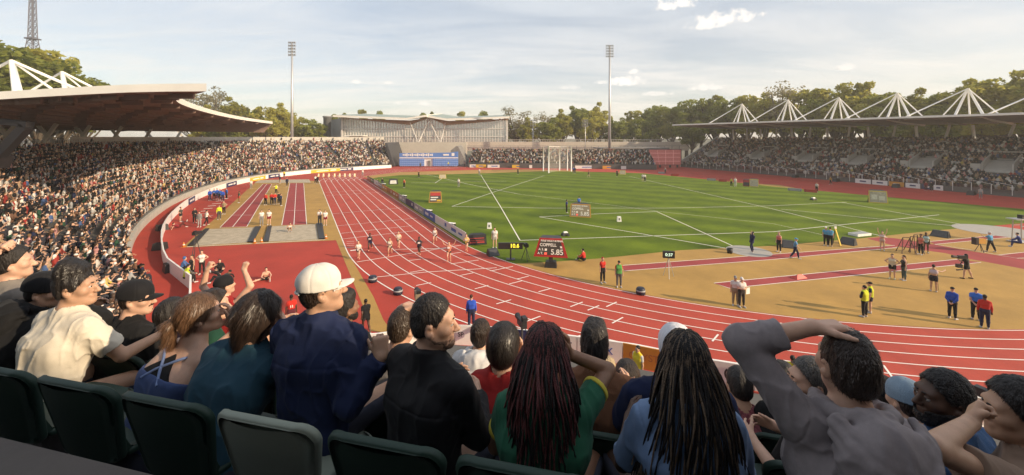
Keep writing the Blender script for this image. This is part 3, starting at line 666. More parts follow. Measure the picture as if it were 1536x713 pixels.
# right roof: thin canopy rising to the front, masts and stays
M_roofw = mat('cream_roof_metal', (.80, .77, .70), .5, .06, .5); M_soff = mat('brown_soffit_boards', (.17, .108, .085), .75, .18, .6, stretch=(.2, 3, 1)); M_soffr = mat('grey_soffit_panels', (.26, .235, .22), .75, .12, .5)
rroof = empty('grandstand_roof', S(86, 106, 0), label='long flat white canopy with pale cable masts above the right grandstand', cat='stadium roof')
e0, e1 = 86.5, -45
mb = MB()
secs = [(106, 14.15, 13.75), (110, 14.2, 13.6), (118, 14.0, 13.3), (131, 13.6, 12.95)]
for s_ in (e0, e0 - 8, 40, 0, e1):
    for (p, zt, zb) in secs: mb.v.append(S(s_, p, zt))
    for (p, zt, zb) in secs: mb.v.append(S(s_, p, zb))
for i in range(4):
    o = i * 8; q = o + 8
    for j in range(3): mb.f += [(o + j, o + j + 1, q + j + 1, q + j), (o + 4 + j, q + 4 + j, q + 5 + j, o + 5 + j)]; mb.m += [0, 1]
    mb.f += [(o, q, q + 4, o + 4), (o + 3, o + 7, q + 7, q + 3)]; mb.m += [0, 0]
mb.f += [(0, 4, 5, 1), (1, 5, 6, 2), (2, 6, 7, 3)]; mb.m += [0] * 3
bw(mb, 'canopy', [M_roofw, M_soffr], rroof)
for j, s_ in enumerate(np.arange(80, -40, -6.5)):           # underside fins
    q = MB(); q.extrude([S(s_, 107.2, 13.75), S(s_, 118, 13.3), S(s_, 130, 12.97), S(s_, 130, 12.6), S(s_, 116, 13.0)], S(.25, 0) - S(0, 0)); bw(q, 'rafter', M_roofw if j % 2 else M_soffr, rroof)
M_lamp = emit('soffit_lamp', (1, .92, .8), 1.6)
for s_ in np.arange(82, -40, -8.3):
    q = MB(); q.beam(S(s_, 109.5, 13.58), S(s_ - 2.8, 109.5, 13.58), .22, .06); bw(q, 'lamp_strip', M_wpaint, rroof)
for j, s_ in enumerate(np.arange(79, -40, -4.4)):            # rear columns: upright and raking ones
    q = MB(); q.beam(S(s_, 126.8, 9.2), S(s_ - (1.3 if j % 2 else -.3), 124.5 if j % 2 else 127, 12.6), .38, .38); bw(q, 'column', M_wpaint, rroof)
def mast(px, py, root, pline, zr, legs, R_, name='mast'):
    # apex on the vertical plane p = pline seen at pixel (px, py)
    t = (px - CX) / FP; Y = pline / (UY * t - UX * 1) if abs(UY * t - UX) > 1e-6 else 60
    a = Vector((t * Y, Y, EYE - (py - HZ) * Y / FP)); s0, p0 = SP(a)
    m1 = MB()
    for (ds, dp, r) in legs: m1 = MB(); m1.tube([a, S(s0 + ds, p0 + dp, zr)], [r * .8, r], 8); bw(m1, 'mast_leg' if r > .17 else 'stay', R_, root, True)
    return a
legs_r = [(2.2, 1.0, .23), (-2.0, 1.0, .23), (8.6, -4.6, .13), (4.6, 2.5, .12), (.3, 2.6, .14), (-4.0, 2.2, .12)]
for (px, py) in [(1113, 156), (1182, 150), (1258, 146.5), (1346, 140), (1452, 133), (1598, 122)]: mast(px, py, rroof, 114.5, 13.6, legs_r, M_wpaint)

# left roof
front_sp = [(38.6, -6.6), (41, -7.6), (44.5, -9.6), (53, -11.4), (66, -12.2), (82, -12.1), (98, -11), (112, -9), (124.5, -6.9)]
lf = [S(s_, p) for s_, p in front_sp]; lf = catmull(lf, 8)
nl = len(lf); bk = []
B0, B1 = Vector((-62, 31, 0)), S(124.6, -9.5)
for i, p in enumerate(lf):
    t = i / (nl - 1); s_, pp = SP(p); w = 27 * (1 - max(0, (t - .72) / .28) ** 1.6) + 2
    d = Vector((-UY, UX, 0)); near = B0.lerp(S(60, -42), min(1, t / .30)) if t < .30 else S(s_, pp - w)
    bk.append(near)
lroof = empty('grandstand_roof', Vector((-30, 34, 0)), label='sweeping cream edged canopy with brown slatted underside above the left stand', cat='stadium roof')
mb = MB(); NS = 13
def lz(f): return 14.25 - 2.3 * max(0, f - .12) ** 1.25 - .2 * f
grid = []
for i in range(nl):
    for j in range(NS):
        f = j / (NS - 1); q = lf[i].lerp(bk[i], f); grid.append((q, lz(f)))
mb.v = [Vector((q.x, q.y, z)) for q, z in grid] + [Vector((q.x, q.y, z - (.62 if (j_ % NS) == 0 else .62))) for j_, (q, z) in enumerate(grid)]
o2 = nl * NS
for i in range(nl - 1):
    for j in range(NS - 1):
        a = i * NS + j; mb.f += [(a, a + 1, a + NS + 1, a + NS), (o2 + a, o2 + a + NS, o2 + a + NS + 1, o2 + a + 1)]; mb.m += [0, 1]
for i in range(nl - 1):
    a = i * NS; mb.f.append((a, a + NS, o2 + a + NS, o2 + a)); mb.m.append(0); a = i * NS + NS - 1; mb.f.append((a, o2 + a, o2 + a + NS, a + NS)); mb.m.append(0)
for j in range(NS - 1):
    a = j; mb.f.append((a, o2 + a, o2 + a + 1, a + 1)); mb.m.append(0); a = (nl - 1) * NS + j; mb.f.append((a, a + 1, o2 + a + 1, o2 + a)); mb.m.append(0)
bw(mb, 'canopy', [M_roofw, M_soff], lroof)
for j in range(3, NS):                                         # long purlins hanging under the boards
    q = MB()
    f = (j - .35) / (NS - 1); line = [(lf[i].lerp(bk[i], f), lz(f) - .62) for i in range(nl)]
    for (a, za), (b, zb) in zip(line, line[1:]):
        if (b - a).length > .3: q.beam((a.x, a.y, za - .13), (b.x, b.y, zb - .13), .16, .28)
    bw(q, 'purlin', M_soff, lroof)
for i in range(8, nl - 8, 3):                                  # short cross fins
    q = MB()
    for j in range(NS - 1):
        if (i + j) % 2: continue
        f0, f1 = (j + .1) / (NS - 1), (j + .75) / (NS - 1); a, b = lf[i].lerp(bk[i], f0), lf[i].lerp(bk[i], f1)
        q.beam((a.x, a.y, lz(f0) - .84), (b.x, b.y, lz(f1) - .84), .22, .42)
    bw(q, 'cross_fin', M_soff, lroof)
for (px, py, Yd) in ((17, 91, 47.0), (93, 108, 60.0)):
    a = PY(px, py, Yd)
    for (dx_, dy_, r) in ((-.6, 1.5, .38), (2.2, -1.2, .30), (8.5, 4.5, .2), (-6.5, -2.5, .2), (3.8, 3.8, .16), (-3.0, 3.0, .16)):
        q = MB(); q.tube([a, (a.x + dx_, a.y + dy_, 13.9)], [r * .75, r], 8); bw(q, 'mast_leg' if r > .25 else 'stay', M_wpaint, lroof, True)
# rear raking columns and the dark end frame
for i in range(4, NT):
    pass
lt = resample([Ts[i] for i in range(8, 88)], 4.2)
for j, p in enumerate(lt):
    s_, pp = SP(p)
    if s_ > 122 or p.y < 36: continue
    n = Vector((-UY, UX, 0)); q = MB(); a = p + n * 3.0; b = p + n * (5.2 if j % 2 else 1.2)
    q.beam((a.x, a.y, 8.4), (b.x, b.y, 12.0), .5, .4); bw(q, 'column', M_conc, lroof)
M_dshade = mat('shade_darkened_steel', (.012, .010, .013), .6, .2, 2)  # base colour darkened to carry the shade on the end frame
q = MB(); a, b, c, d = PY(40, 190, 33), PY(-4, 236, 33), PY(-60, 176, 33), PY(40, 187, 33)
q.beam(a, b, .6, .7); bw(q, 'end_frame', M_dshade, lroof)
q = MB(); q.beam(c, d + Vector((.3, 0, 0)), .6, .5); bw(q, 'end_frame', M_dshade, lroof)
q = MB(); q.beam(PY(-2, 232, 33), PY(-10, 250, 33), 1.6, .8); bw(q, 'end_frame', M_dshade, lroof)
# added canopy behind the viewer, out of view, shaped to shade the nearest rows
nr = empty('grandstand_roof', (0, -12, 0), label='added unseen canopy behind the viewer that shades the foreground seating', cat='stadium roof')
NRY, NRZ = -3.0, 13.88
q = MB().box((14, NRY - 9, NRZ + .2), (70, 18, .4)); bw(q, 'canopy', M_soff, nr)
for x in (-15, 0, 15, 30, 45):
    q = MB(); q.beam((x, NRY - 15, 8.4), (x, NRY - 13, NRZ), .4, .5); bw(q, 'column', M_conc, nr)

q = MB().box((14, NRY - 6.5, 10.5), (70, .4, 7.4)); bw(q, 'added_shade_wall', M_terr, nr)  # added unseen wall, cuts the sky light on the nearest backs
# concourse behind the left stand: white parapet far away, railing with standing people nearer
tw = resample([Ts[i] for i in range(0, 92)], 2.0)
cp = empty('concourse_wall', tw[10], label='white parapet wall along the top of the far left seating', cat='wall')
mb = MB()
for a, b in zip(tw, tw[1:]):
    if a.y < 62: break
    n = Vector((-UY, UX, 0)) if a.y < 110 else (a - Vector((0, 90, 0))).normalized(); mb.beam((a.x + n.x * .9, a.y + n.y * .9, 9.2), (b.x + n.x * .9, b.y + n.y * .9, 9.2), .2, 1.7)
bw(mb, 'wall', M_conc, cp)
cr_ = empty('concourse_railing', tw[40], label='thin barred railing along the shaded walkway under the left canopy', cat='railing')
tr = resample([Ts[i] for i in range(36, 96)], .62); mb = MB()
for a, b in zip(tr, tr[1:]):
    if a.y > 64 or a.x > -13: continue
    mb.box((a.x - .1, a.y, 9.0), (.04, .04, 1.2)); mb.beam((a.x - .1, a.y, 9.6), (b.x - .1, b.y, 9.6), .06, .06); mb.beam((a.x - .1, a.y, 8.5), (b.x - .1, b.y, 8.5), .05, .05)
bw(mb, 'bars', mat('grey_rail_steel', (.26, .24, .22), .5, .1, 3), cr_)

# low upstand behind the front seats of the viewer
mb = MB()
for i in range(MARK + 8, NT - 24):
    a, b = Ts[i], Ts[i + 1]; n = Vector((.22, .975, 0)); mb.beam((a.x - n.x * .12, a.y - n.y * .12, 8.55), (b.x - n.x * .12, b.y - n.y * .12, 8.55), .40, .34)
M_ledge = mat('dark_brown_concrete', (.075, .062, .055), .8, .2, 1.2, bump=.15, bscale=30)
tag(mb.build('concrete_ledge', M_ledge), 'dark concrete ledge running behind the nearest row of green seats', 'ledge')

# far stand on the right of the blue banner
ff = catmull([G(702, 251.2), G(800, 252.6), G(900, 253.6), G(985, 255)], 6)
def fn_(i): return Vector((.05, 1, 0)).normalized()
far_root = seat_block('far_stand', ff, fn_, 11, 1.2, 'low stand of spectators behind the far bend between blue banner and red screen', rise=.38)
# wedge walls either side of the tunnel, the tunnel back wall, tall concourse wall
def wall_px(name, pts, Y, thick, m, label, cat='wall'):
    mb = MB(); mb.extrude([PY(x, y, Y) for x, y in pts], (0, thick, 0)); o = mb.build(name, m); return tag(o, label, cat)
wall_px('stair_flank', [(577, 215), (580, 214), (592, 249.5), (586, 250)], 131, 14, M_dark, 'dark sloping stair flank at the end of the far left crowd')
wall_px('stair_flank', [(703, 250.5), (678, 250.5), (676, 226), (684, 219.5), (687, 220)], 132.6, 11, M_concd, 'broad dark wedge wall right of the blue banner')
wall_px('tunnel_wall', [(585, 250), (690, 250), (690, 231), (585, 231)], 139, 1, mat('brown_render', (.20, .16, .12), .85, .15, .6), 'brown wall behind the blue tunnel banner')
wall_px('upper_wall', [(560, 232), (700, 232), (700, 213.5), (560, 213.5)], 149, 1.5, mat('cream_stone', (.52, .47, .39), .85, .08, .4), 'tall cream wall between the blue banner and the glass hall')
wall_px('upper_wall', [(698, 226), (1034, 226), (1034, 213), (698, 213)], 160, 1.5, mat('cream_stone', (.5, .45, .38), .85), 'long cream wall behind the far stand right of the glass hall')
wall_px('upper_wall', [(500, 218), (566, 218), (566, 211), (500, 211)], 158, 1.5, mat('cream_stone', (.5, .45, .38), .85), 'short cream wall below the left end of the glass hall')
fe = empty('mesh_fence', PY(830, 222, 150), label='grey wire fence on posts behind the far stand', cat='fence')
for x in range(700, 1030, 11):
    q = MB(); q.beam(PY(x, 232, 150), PY(x, 219, 150), .14, .14); bw(q, 'post', M_concd, fe)
q = MB(); q.beam(PY(698, 219, 150), PY(1032, 219, 150), .12, .12); q.beam(PY(698, 224, 150), PY(1032, 224, 150), .06, .06); bw(q, 'rail', M_concd, fe)
fe2 = empty('balustrade', PY(500, 210, 157), label='pale baluster railing on top of the wall before the glass hall', cat='railing')
for x in np.arange(452, 770, 3.2):
    pass
q = MB()
for x in np.arange(452, 1030, 2.6): q.beam(PY(x, 213.5, 157), PY(x, 209.6, 157), .12, .12)
q.beam(PY(452, 209.6, 157), PY(1030, 209.6, 157), .14, .14); bw(q, 'bars', M_conc, fe2)
# low pavilion right of the far stand
pv = empty('glazed_pavilion', PY(935, 236, 143), label='low grey glazed pavilion behind the far stand beside the tall floodlight', cat='pavilion')
q = MB(); q.box(PY(945, 222.3, 146), (26, 9, .5)); bw(q, 'roof', M_concd, pv)
for x in (898, 913, 928, 943, 958, 973):
    q = MB(); q.beam(PY(x, 236, 142.2), PY(x, 223, 142.2), .3, .3); bw(q, 'column', M_conc, pv)
q = MB(); q.box(PY(940, 229.5, 147), (20, .2, 3.0)); bw(q, 'glass_wall', mat('pavilion_glass', (.14, .15, .15), .15, .1, .5), pv)
# blue tunnel banner
M_bl = mat('banner_blue', (.10, .22, .55), .55, .08, .3); M_bl2 = mat('banner_light_blue', (.28, .42, .72), .55, .05, .5)
bn = empty('tunnel_banner', PY(643, 250, 131.5), label='big blue printed banner with a white doorway over the players tunnel', cat='banner')
q = MB(); Yb = 131.5
for pts in ([(599, 249), (636, 249), (636, 237.5), (599, 237.5)], [(649, 249), (687, 249), (687, 237.5), (649, 237.5)], [(599, 237.5), (687, 237.5), (687, 227.5), (676, 229), (640, 229.8), (599, 230)]): q.extrude([PY(x, y, Yb) for x, y in pts], (0, .5, 0))
bw(q, 'banner_sheet', M_bl, bn)
q = MB()
for x in list(range(600, 634, 3)) + list(range(651, 685, 3)):
    for y in range(239, 249, 3): q.beam(PY(x, y + 1.4, Yb - .03), PY(x + 2.2, y, Yb - .03), .22, .04, up=(0, 1, 0))
bw(q, 'print', M_bl2, bn)
q = MB(); q.beam(PY(599, 237, Yb - .05), PY(687, 237, Yb - .05), .05, .3)
for i in range(17): q.box(PY(605 + i * 2.7, 232.6, Yb - .05), (.42, .05, .5 + .25 * (i % 3)))
q.box(PY(669, 232.5, Yb - .05), (1.9, .05, .55)); q.box(PY(679.5, 232, Yb - .05), (.9, .05, 1.0)); bw(q, 'emblem', M_wpaint, bn)
q = MB(); q.extrude([PY(636, 249.5, Yb + .3), PY(649, 249.5, Yb + .3), PY(649, 237.5, Yb + .3), PY(636, 237.5, Yb + .3)], (0, .2, 0)); bw(q, 'doorway_screen', M_wpaint, bn)
q = MB(); q.box(PY(643.8, 245, Yb + .1), (.9, .1, 1.8)); bw(q, 'door_gap', M_concd, bn)
for x in (599.5, 686.5):
    q = MB(); q.beam(PY(x, 250, Yb + .4), PY(x, 228, Yb + .4), .25, .25); bw(q, 'post', M_dark, bn)
# red screen
sb = empty('video_screen', PY(997, 248, 128), label='big pale red video screen on dark legs left of the right grandstand', cat='screen')
M_scr = emit('screen_red', (.36, .10, .09), .22); q = MB(); q.box(PY(997.5, 236, 128), (10.2, .6, 4.9)); bw(q, 'screen_panel', M_scr, sb)
q = MB()
for y in (230, 236, 242): q.beam(PY(975, y, 127.6), PY(1020, y, 127.6), .05, .12)
for x in (986, 998.5, 1010): q.beam(PY(x, 225.5, 127.6), PY(x + (3 if x < 990 else 0), 247, 127.6), .10, .05)
bw(q, 'picture_lines', emit('screen_line', (.6, .3, .28), .3), sb)
for x in (980, 990, 1005, 1016):
    q = MB(); q.beam(PY(x, 254, 128.2), PY(x, 246, 128.2), .5, .4); bw(q, 'leg', M_dark, sb)
q = MB(); q.box(PY(997.5, 236, 128.5), (10.8, .35, 5.3)); bw(q, 'frame', M_dark, sb)

# glass sports hall
YB = 166.0
hall = empty('sports_hall', PY(636, 212, YB), label='long glass fronted sports hall with folded timber lined roof', cat='sports hall')
M_hglass = mat('hall_glass', (.60, .61, .58), .22, .25, .25, spec=.8, metal=.5, color2=(.88, .87, .82)); M_mull = mat('hall_mullion', (.62, .60, .56), .5, .05, 1); M_timb = mat('timber_soffit', (.36, .20, .11), .7, .15, 1.5, stretch=(6, 1, 1)); M_cop = mat('green_grey_roof', (.27, .33, .30), .6, .08, .3); M_louv = mat('grey_louvre', (.19, .19, .19), .6, .1, 1, stretch=(.2, .2, 8))
q = MB(); q.extrude([PY(x, y, YB) for x, y in [(512, 214), (762, 214), (762, 181), (675, 184.5), (645, 177), (617, 183.5), (512, 176)]], (0, .3, 0)); bw(q, 'glass_front', M_hglass, hall)
def fy(x): return float(np.interp(x, [512, 617, 645, 675, 762], [177, 184, 178, 185.5, 181]))
q = MB()
for x in np.arange(513.5, 762, 4.1): q.beam(PY(x, 213.5, YB - .25), PY(x, fy(x), YB - .25), .24, .3)
bw(q, 'glazing_bars', M_mull, hall)
for y in (193.4, 205.0):
    q = MB(); q.beam(PY(512, y, YB - .4), PY(762, y, YB - .4), .3, .3); bw(q, 'transom', M_mull, hall)
for x in (513, 760.5):
    q = MB(); q.beam(PY(x, 214, YB - .6), PY(x, fy(x), YB - .6), .7, .6); bw(q, 'corner_column', M_mull, hall)
for (a, b) in [((615, 184), (627, 214)), ((644, 178), (628, 214)), ((642, 177), (660, 214)), ((668, 184), (661, 214))]:
    q = MB(); q.tube([PY(*b, YB - 2.5), PY(*a, YB - 2.5)], [.22, .16], 8); bw(q, 'raking_column', M_mull, hall, True)
def fold(pts, name, m, y0, y1, dz=.9, rise=0):
    q = MB(); vs = []; n = len(pts)
    f = [PY(x, y, YB) for x, y in pts]
    for p in f: vs += [Vector((p.x, YB + y0, p.z)), Vector((p.x, YB + y0, p.z + dz)), Vector((p.x, YB + y1, p.z + rise)), Vector((p.x, YB + y1, p.z + dz + rise))]
    fs, ms_ = [], []
    for i in range(n - 1):
        a, b = i * 4, i * 4 + 4; fs += [(a, b, b + 1, a + 1), (a + 1, b + 1, b + 3, a + 3), (a, a + 2, b + 2, b)]; ms_ += [0, 1, 2]
    fs += [(0, 1, 3, 2), tuple((n - 1) * 4 + j for j in (0, 2, 3, 1))]; ms_ += [0, 0]
    q.add(vs, fs); q.m = ms_; return bw(q, name, m, hall)
fold([(508, 176.6), (615, 180.8), (644.5, 176.2)], 'roof', [M_roofw, M_cop, M_timb], -5.5, 30, .8, 2.6); fold([(642.5, 176.6), (672, 181.6), (764, 178.4)], 'roof', [M_roofw, M_cop, M_timb], -4.5, 30, .8, 2.6)
for pts in ([(512, 177), (615, 181), (644, 176.5), (614, 187.5)], [(643, 176.5), (672, 181.6), (762, 178.6), (762, 180), (669, 188)]):
    q = MB(); q.extrude([PY(x, y, YB - .9) for x, y in pts], (0, .25, 0)); bw(q, 'timber_panel', M_timb, hall)
q = MB(); q.extrude([PY(512, 214, YB), PY(512, 177.5, YB), PY(490, 182, YB + 30), PY(490, 213, YB + 30)], (-.3, 0, 0)); bw(q, 'side_wall', M_louv, hall)
q = MB(); q.lathe(PY(491, 214, YB + 14), [(1.7, 0), (1.7, 11.5), (2.0, 11.6), (2.0, 12.2)], 16); bw(q, 'stair_tower', M_louv, hall, True)
q = MB(); q.box(PY(534, 209.5, YB - 3), (4.2, 3, 3.0)); bw(q, 'entrance_lobby', M_timb, hall); q = MB(); q.box(PY(534, 203.8, YB - 3.5), (8.0, 5, .35)); bw(q, 'entrance_canopy', M_roofw, hall)

# floodlights
def floodlight(x, ybase, ytop, Y, wpx, hpx, label, r0, rows=5, cols=4, name='floodlight_mast'):
    b, t = PY(x, ybase, Y), PY(x, ytop, Y); b.z = min(b.z, 8) if Y > 60 else 0; root = empty(name, (b.x, b.y, 0), label=label, cat='floodlight', group='floodlights round the stadium')
    w, h = wpx * Y / FP, hpx * Y / FP; H_ = t.z
    MB().lathe((0, 0, 0), [(r0, 0), (r0 * .8, H_ * .5), (r0 * .5, H_ - h * .1)], 10).build('pole', M_alu, root, True)
    q = MB()
    for i in range(rows): q.box((0, 0, H_ - h + h * (i + .3) / rows), (w, .12, .10))
    for i in range(cols + 1): q.box((-w / 2 + w * i / cols, .0, H_ - h / 2), (.08, .1, h))
    q.build('head_frame', M_alu, root)
    for i in range(rows):
        for j in range(cols): MB().box((-w / 2 + w * (j + .5) / cols, -.12, H_ - h + h * (i + .55) / rows), (w / cols * .5, .25, h / rows * .42), M=Matrix.Rotation(R(25), 4, 'X')).build('lamp', M_concd, root)
    return root
floodlight(438, 212, 62, 142, 11, 23, 'very tall slim floodlight mast behind the far left seating', .55)
floodlight(914.5, 233, 67, 140, 11.5, 20, 'very tall slim floodlight mast behind the far stand in the middle', .55)
floodlight(799.5, 222, 179, 152, 7.5, 11, 'small floodlight before the trees, right of the glass hall', .18, 3, 3)
floodlight(878, 222, 179, 152, 7.5, 12, 'small floodlight before the trees, left of the tall middle mast', .18, 3, 3)
# lattice tower
tr_ = empty('lattice_tower', PY(49, 120, 190) * 1, label='tall grey lattice transmitter mast beyond the trees at top left', cat='mast'); tr_.location.z = 0
q = MB(); M_lat = mat('grey_lattice_steel', (.085, .085, .11), .5, .1, .2)
bx, by = tr_.location.x, tr_.location.y
def lw(z): return float(np.interp(z, [0, 34, 54, 58, 84], [3.8, 2.5, 1.6, 1.1, .65]))
zs = list(np.arange(0, 84, 3.1))
for a, b in zip(zs, zs[1:]):
    for (i, j) in ((-1, -1), (1, -1), (1, 1), (-1, 1)):
        w0, w1 = lw(a), lw(b); q.beam((bx + i * w0, by + j * w0, a), (bx + i * w1, by + j * w1, b), .32, .32)
        i2, j2 = -j, i; q.beam((bx + i * w0, by + j * w0, a), (bx + i2 * w1, by + j2 * w1, b), .17, .17); q.beam((bx + i2 * w0, by + j2 * w0, a), (bx + i * w1, by + j * w1, b), .17, .17); q.beam((bx + i * w1, by + j * w1, b), (bx + i2 * w1, by + j2 * w1, b), .17, .17)
bw(q, 'lattice', M_lat, tr_)
q = MB(); q.box((bx, by, 58), (3.9, 3.9, .6)); bw(q, 'platform', M_lat, tr_)

# hammer cage
hc = empty('throwing_cage', G(837, 258), label='tall white posted throwing cage with fine net at the far end of the lawn', cat='throwing cage')
Yc = 113.0; posts = [(815, 257, 221), (823, 259.7, 219.5), (839.4, 256, 220.5), (851, 256, 220.5), (857, 257.5, 219.5)]
tops = []
for (x, yb, yt) in posts:
    g = G(x, yb); top = PY(x, yt, g.y); q = MB(); q.tube([g, top], .17, 8); bw(q, 'post', M_wpaint, hc, True); tops.append((g, top))
M_net = bpy.data.materials.new('cage_net'); M_net.use_nodes = True; nt = M_net.node_tree; g1 = nt.nodes.new('ShaderNodeBsdfTransparent'); ms = nt.nodes.new('ShaderNodeMixShader'); ms.inputs[0].default_value = .16; nt.nodes['Principled BSDF'].inputs['Base Color'].default_value = (.7, .68, .64, 1); nt.links.new(g1.outputs[0], ms.inputs[1]); nt.links.new(nt.nodes['Principled BSDF'].outputs[0], ms.inputs[2]); nt.links.new(ms.outputs[0], nt.nodes['Material Output'].inputs[0])
q = MB(); q2 = MB()
for (g, t), (g2, t2) in zip(tops, tops[1:]): q.add([g, g2, t2, t], [(0, 1, 2, 3)]); q2.beam(t, t2, .10, .10)
bw(q, 'net', M_net, hc); bw(q2, 'top_rail', M_wpaint, hc)

# the air: a faint warm haze that pales the far trees and stands
M_haze = bpy.data.materials.new('haze_air'); M_haze.use_nodes = True; nt = M_haze.node_tree; nt.nodes.remove(nt.nodes['Principled BSDF']); pvn = nt.nodes.new('ShaderNodeVolumePrincipled')
pvn.inputs['Color'].default_value = (.97, .92, .83, 1); pvn.inputs['Density'].default_value = .0007; pvn.inputs['Anisotropy'].default_value = .2; nt.links.new(pvn.outputs[0], nt.nodes['Material Output'].inputs['Volume'])
hb = MB().box((20, 110, 41.5), (520, 300, 85)).build('haze', M_haze); tag(hb, 'thin warm haze in the air', 'haze', kind='stuff'); hb.visible_shadow = True
# ================================================================== TREES
def leaf_mesh(name, seed, n_cl, per, size, shape, m, loose=.5):
    r = np.random.default_rng(seed); cs = []
    for _ in range(n_cl):
        v = r.normal(size=3); v /= np.linalg.norm(v); rad = r.random() ** .45; c = v * rad * shape; c[2] += shape[2] * 1.25 + (0.0 if c[2] > -shape[2] * .6 else .3 * shape[2]); cs.append((c, (.26 + .3 * r.random())))
    P_ = []
    for c, s_ in cs:
        v = r.normal(size=(per, 3)); v /= np.linalg.norm(v, axis=1)[:, None]; rad = (1 - loose * r.random(per) ** 1.5)[:, None] * s_ * min(shape[:2]) * .62; P_.append(c + v * rad * A(1, 1, .75))
    P_ = np.concatenate(P_); n = len(P_)
    a = r.normal(size=(n, 3)); a[:, 2] *= .6; a /= np.linalg.norm(a, axis=1)[:, None]; b = np.cross(a, r.normal(size=(n, 3))); b /= np.linalg.norm(b, axis=1)[:, None]
    sz = (size * (.55 + .8 * r.random(n)))[:, None]
    V = np.stack([P_ - a * sz, P_ + b * sz * .55, P_ + a * sz, P_ - b * sz * .55], 1).reshape(-1, 3); Q = np.arange(n * 4).reshape(-1, 4)
    return np_mesh(name, V, Q, m, smooth=False, link=False), cs
def leafmat(name, c1, c2):
    m = bpy.data.materials.new(name); m.use_nodes = True; nt = m.node_tree; N, L = nt.nodes, nt.links; b = N['Principled BSDF']; b.inputs['Roughness'].default_value = .7; b.inputs['Specular IOR Level'].default_value = .2
    g = N.new('ShaderNodeNewGeometry'); oi = N.new('ShaderNodeObjectInfo'); t = N.new('ShaderNodeTexCoord'); nz = N.new('ShaderNodeTexNoise'); L.new(t.outputs['Object'], nz.inputs['Vector']); nz.inputs['Scale'].default_value = .45
    a = N.new('ShaderNodeMath'); a.operation = 'MULTIPLY_ADD'; L.new(oi.outputs['Random'], a.inputs[0]); a.inputs[1].default_value = .5; L.new(nz.outputs['Fac'], a.inputs[2])
    a2 = N.new('ShaderNodeMath'); a2.operation = 'MULTIPLY_ADD'; L.new(g.outputs['Random Per Island'], a2.inputs[0]); a2.inputs[1].default_value = .3; L.new(a.outputs[0], a2.inputs[2])
    cr = N.new('ShaderNodeValToRGB'); L.new(a2.outputs[0], cr.inputs[0]); cr.color_ramp.elements[0].position = .35; cr.color_ramp.elements[0].color = (*c1, 1); cr.color_ramp.elements[1].position = 1.15; cr.color_ramp.elements[1].color = (*c2, 1)
    L.new(cr.outputs[0], b.inputs['Base Color']); tl = N.new('ShaderNodeBsdfTranslucent'); L.new(cr.outputs[0], tl.inputs['Color']); ms = N.new('ShaderNodeMixShader'); ms.inputs[0].default_value = .55
    L.new(b.outputs[0], ms.inputs[1]); L.new(tl.outputs[0], ms.inputs[2]); L.new(ms.outputs[0], N['Material Output'].inputs[0]); return m
LM = [leafmat('leaves_dark_green', (.105, .13, .022), (.31, .33, .065)), leafmat('leaves_olive', (.18, .18, .03), (.45, .42, .085)), leafmat('leaves_pale', (.19, .175, .10), (.34, .30, .18))]
M_bark = mat('bark', (.09, .07, .05), .9, .25, 3, bump=.4)
crowns = {}
def crown(kind, v):
    if (kind, v) not in crowns:
        spec = {0: (60, 110, .33, A(4.2, 4.2, 5.0)), 1: (56, 100, .31, A(3.7, 3.7, 5.3)), 2: (40, 46, .24, A(4.2, 4.2, 4.8))}[kind]
        crowns[(kind, v)] = leaf_mesh('crown', 11 + kind * 10 + v, *spec, LM[kind], .45)
    return crowns[(kind, v)]
def tree(x, ytop, Y, kind, v, label, wide=1.0, zb=0.0, off=None):
    t = PY(x, ytop, Y); me, cs = crown(kind, v); sh = 10.6; H_ = t.z - zb; cs_ = H_ * .72 / sh
    root = empty(['broad_tree', 'olive_tree', 'bare_tree'][kind], (t.x, t.y, zb), random.random() * 6.28, label, 'tree', 'trees beyond the stadium')
    o = bpy.data.objects.new('crown', me); COL.objects.link(o); o.parent = root; o.location = (0, 0, H_ * .24); o.scale = (cs_ * wide, cs_ * wide, cs_)
    q = MB(); hz_ = H_ * .24; q.tube([(0, 0, 0), (.1, .05, hz_), (0, 0, hz_ + cs_ * 4.5)], [.035 * H_, .024 * H_, .008 * H_], 7)
    for c, s_ in cs[::3 if kind < 2 else 1]:
        p = Vector(c) * cs_ ; p.x *= wide; p.y *= wide; p.z += hz_; q.tube([(0, 0, hz_ * .9 + p.z * .12), p * .5 + Vector((0, 0, hz_ * .5)), p], [.011 * H_, .007 * H_, .003 * H_], 5, False)
    q.build('trunk', M_bark, root, True); return root
def desc(kind, where): return ['dark green tree ', 'olive green tree ', 'pale bare tree '][kind] + where
TL = []
for (x, y, Y, k, w) in [(-12, 66, 84, 0, 1.2), (22, 60, 92, 1, 1.1), (58, 84, 88, 0, 1.1), (92, 100, 95, 1, 1.0), (122, 107, 98, 0, .9), (-60, 70, 80, 0, 1.2)]: TL.append((x, y, Y, k, w, 'rising behind the left canopy'))
for (x, y, Y, k, w) in [(296, 134, 150, 2, 1.0), (322, 131, 158, 2, .9), (345, 148, 150, 1, .9), (372, 158, 155, 0, 1.0), (398, 162, 150, 1, 1.0), (420, 157, 160, 1, 1.0), (448, 172, 170, 1, 1.1), (470, 178, 165, 0, 1.1), (492, 182, 200, 1, 1.0), (310, 160, 140, 1, 1.0), (340, 168, 138, 0, 1.1)]: TL.append((x, y, Y, k, w, 'between the left canopy and the glass hall'))
for (x, y, Y, k, w) in [(508, 168, 210, 0, .8), (545, 166, 215, 1, .8), (570, 168, 220, 0, .6), (640, 166, 215, 0, .7), (690, 169, 215, 1, .8), (725, 168, 215, 0, .8)]: TL.append((x, y, Y, k, w, 'showing just over the glass hall roof'))
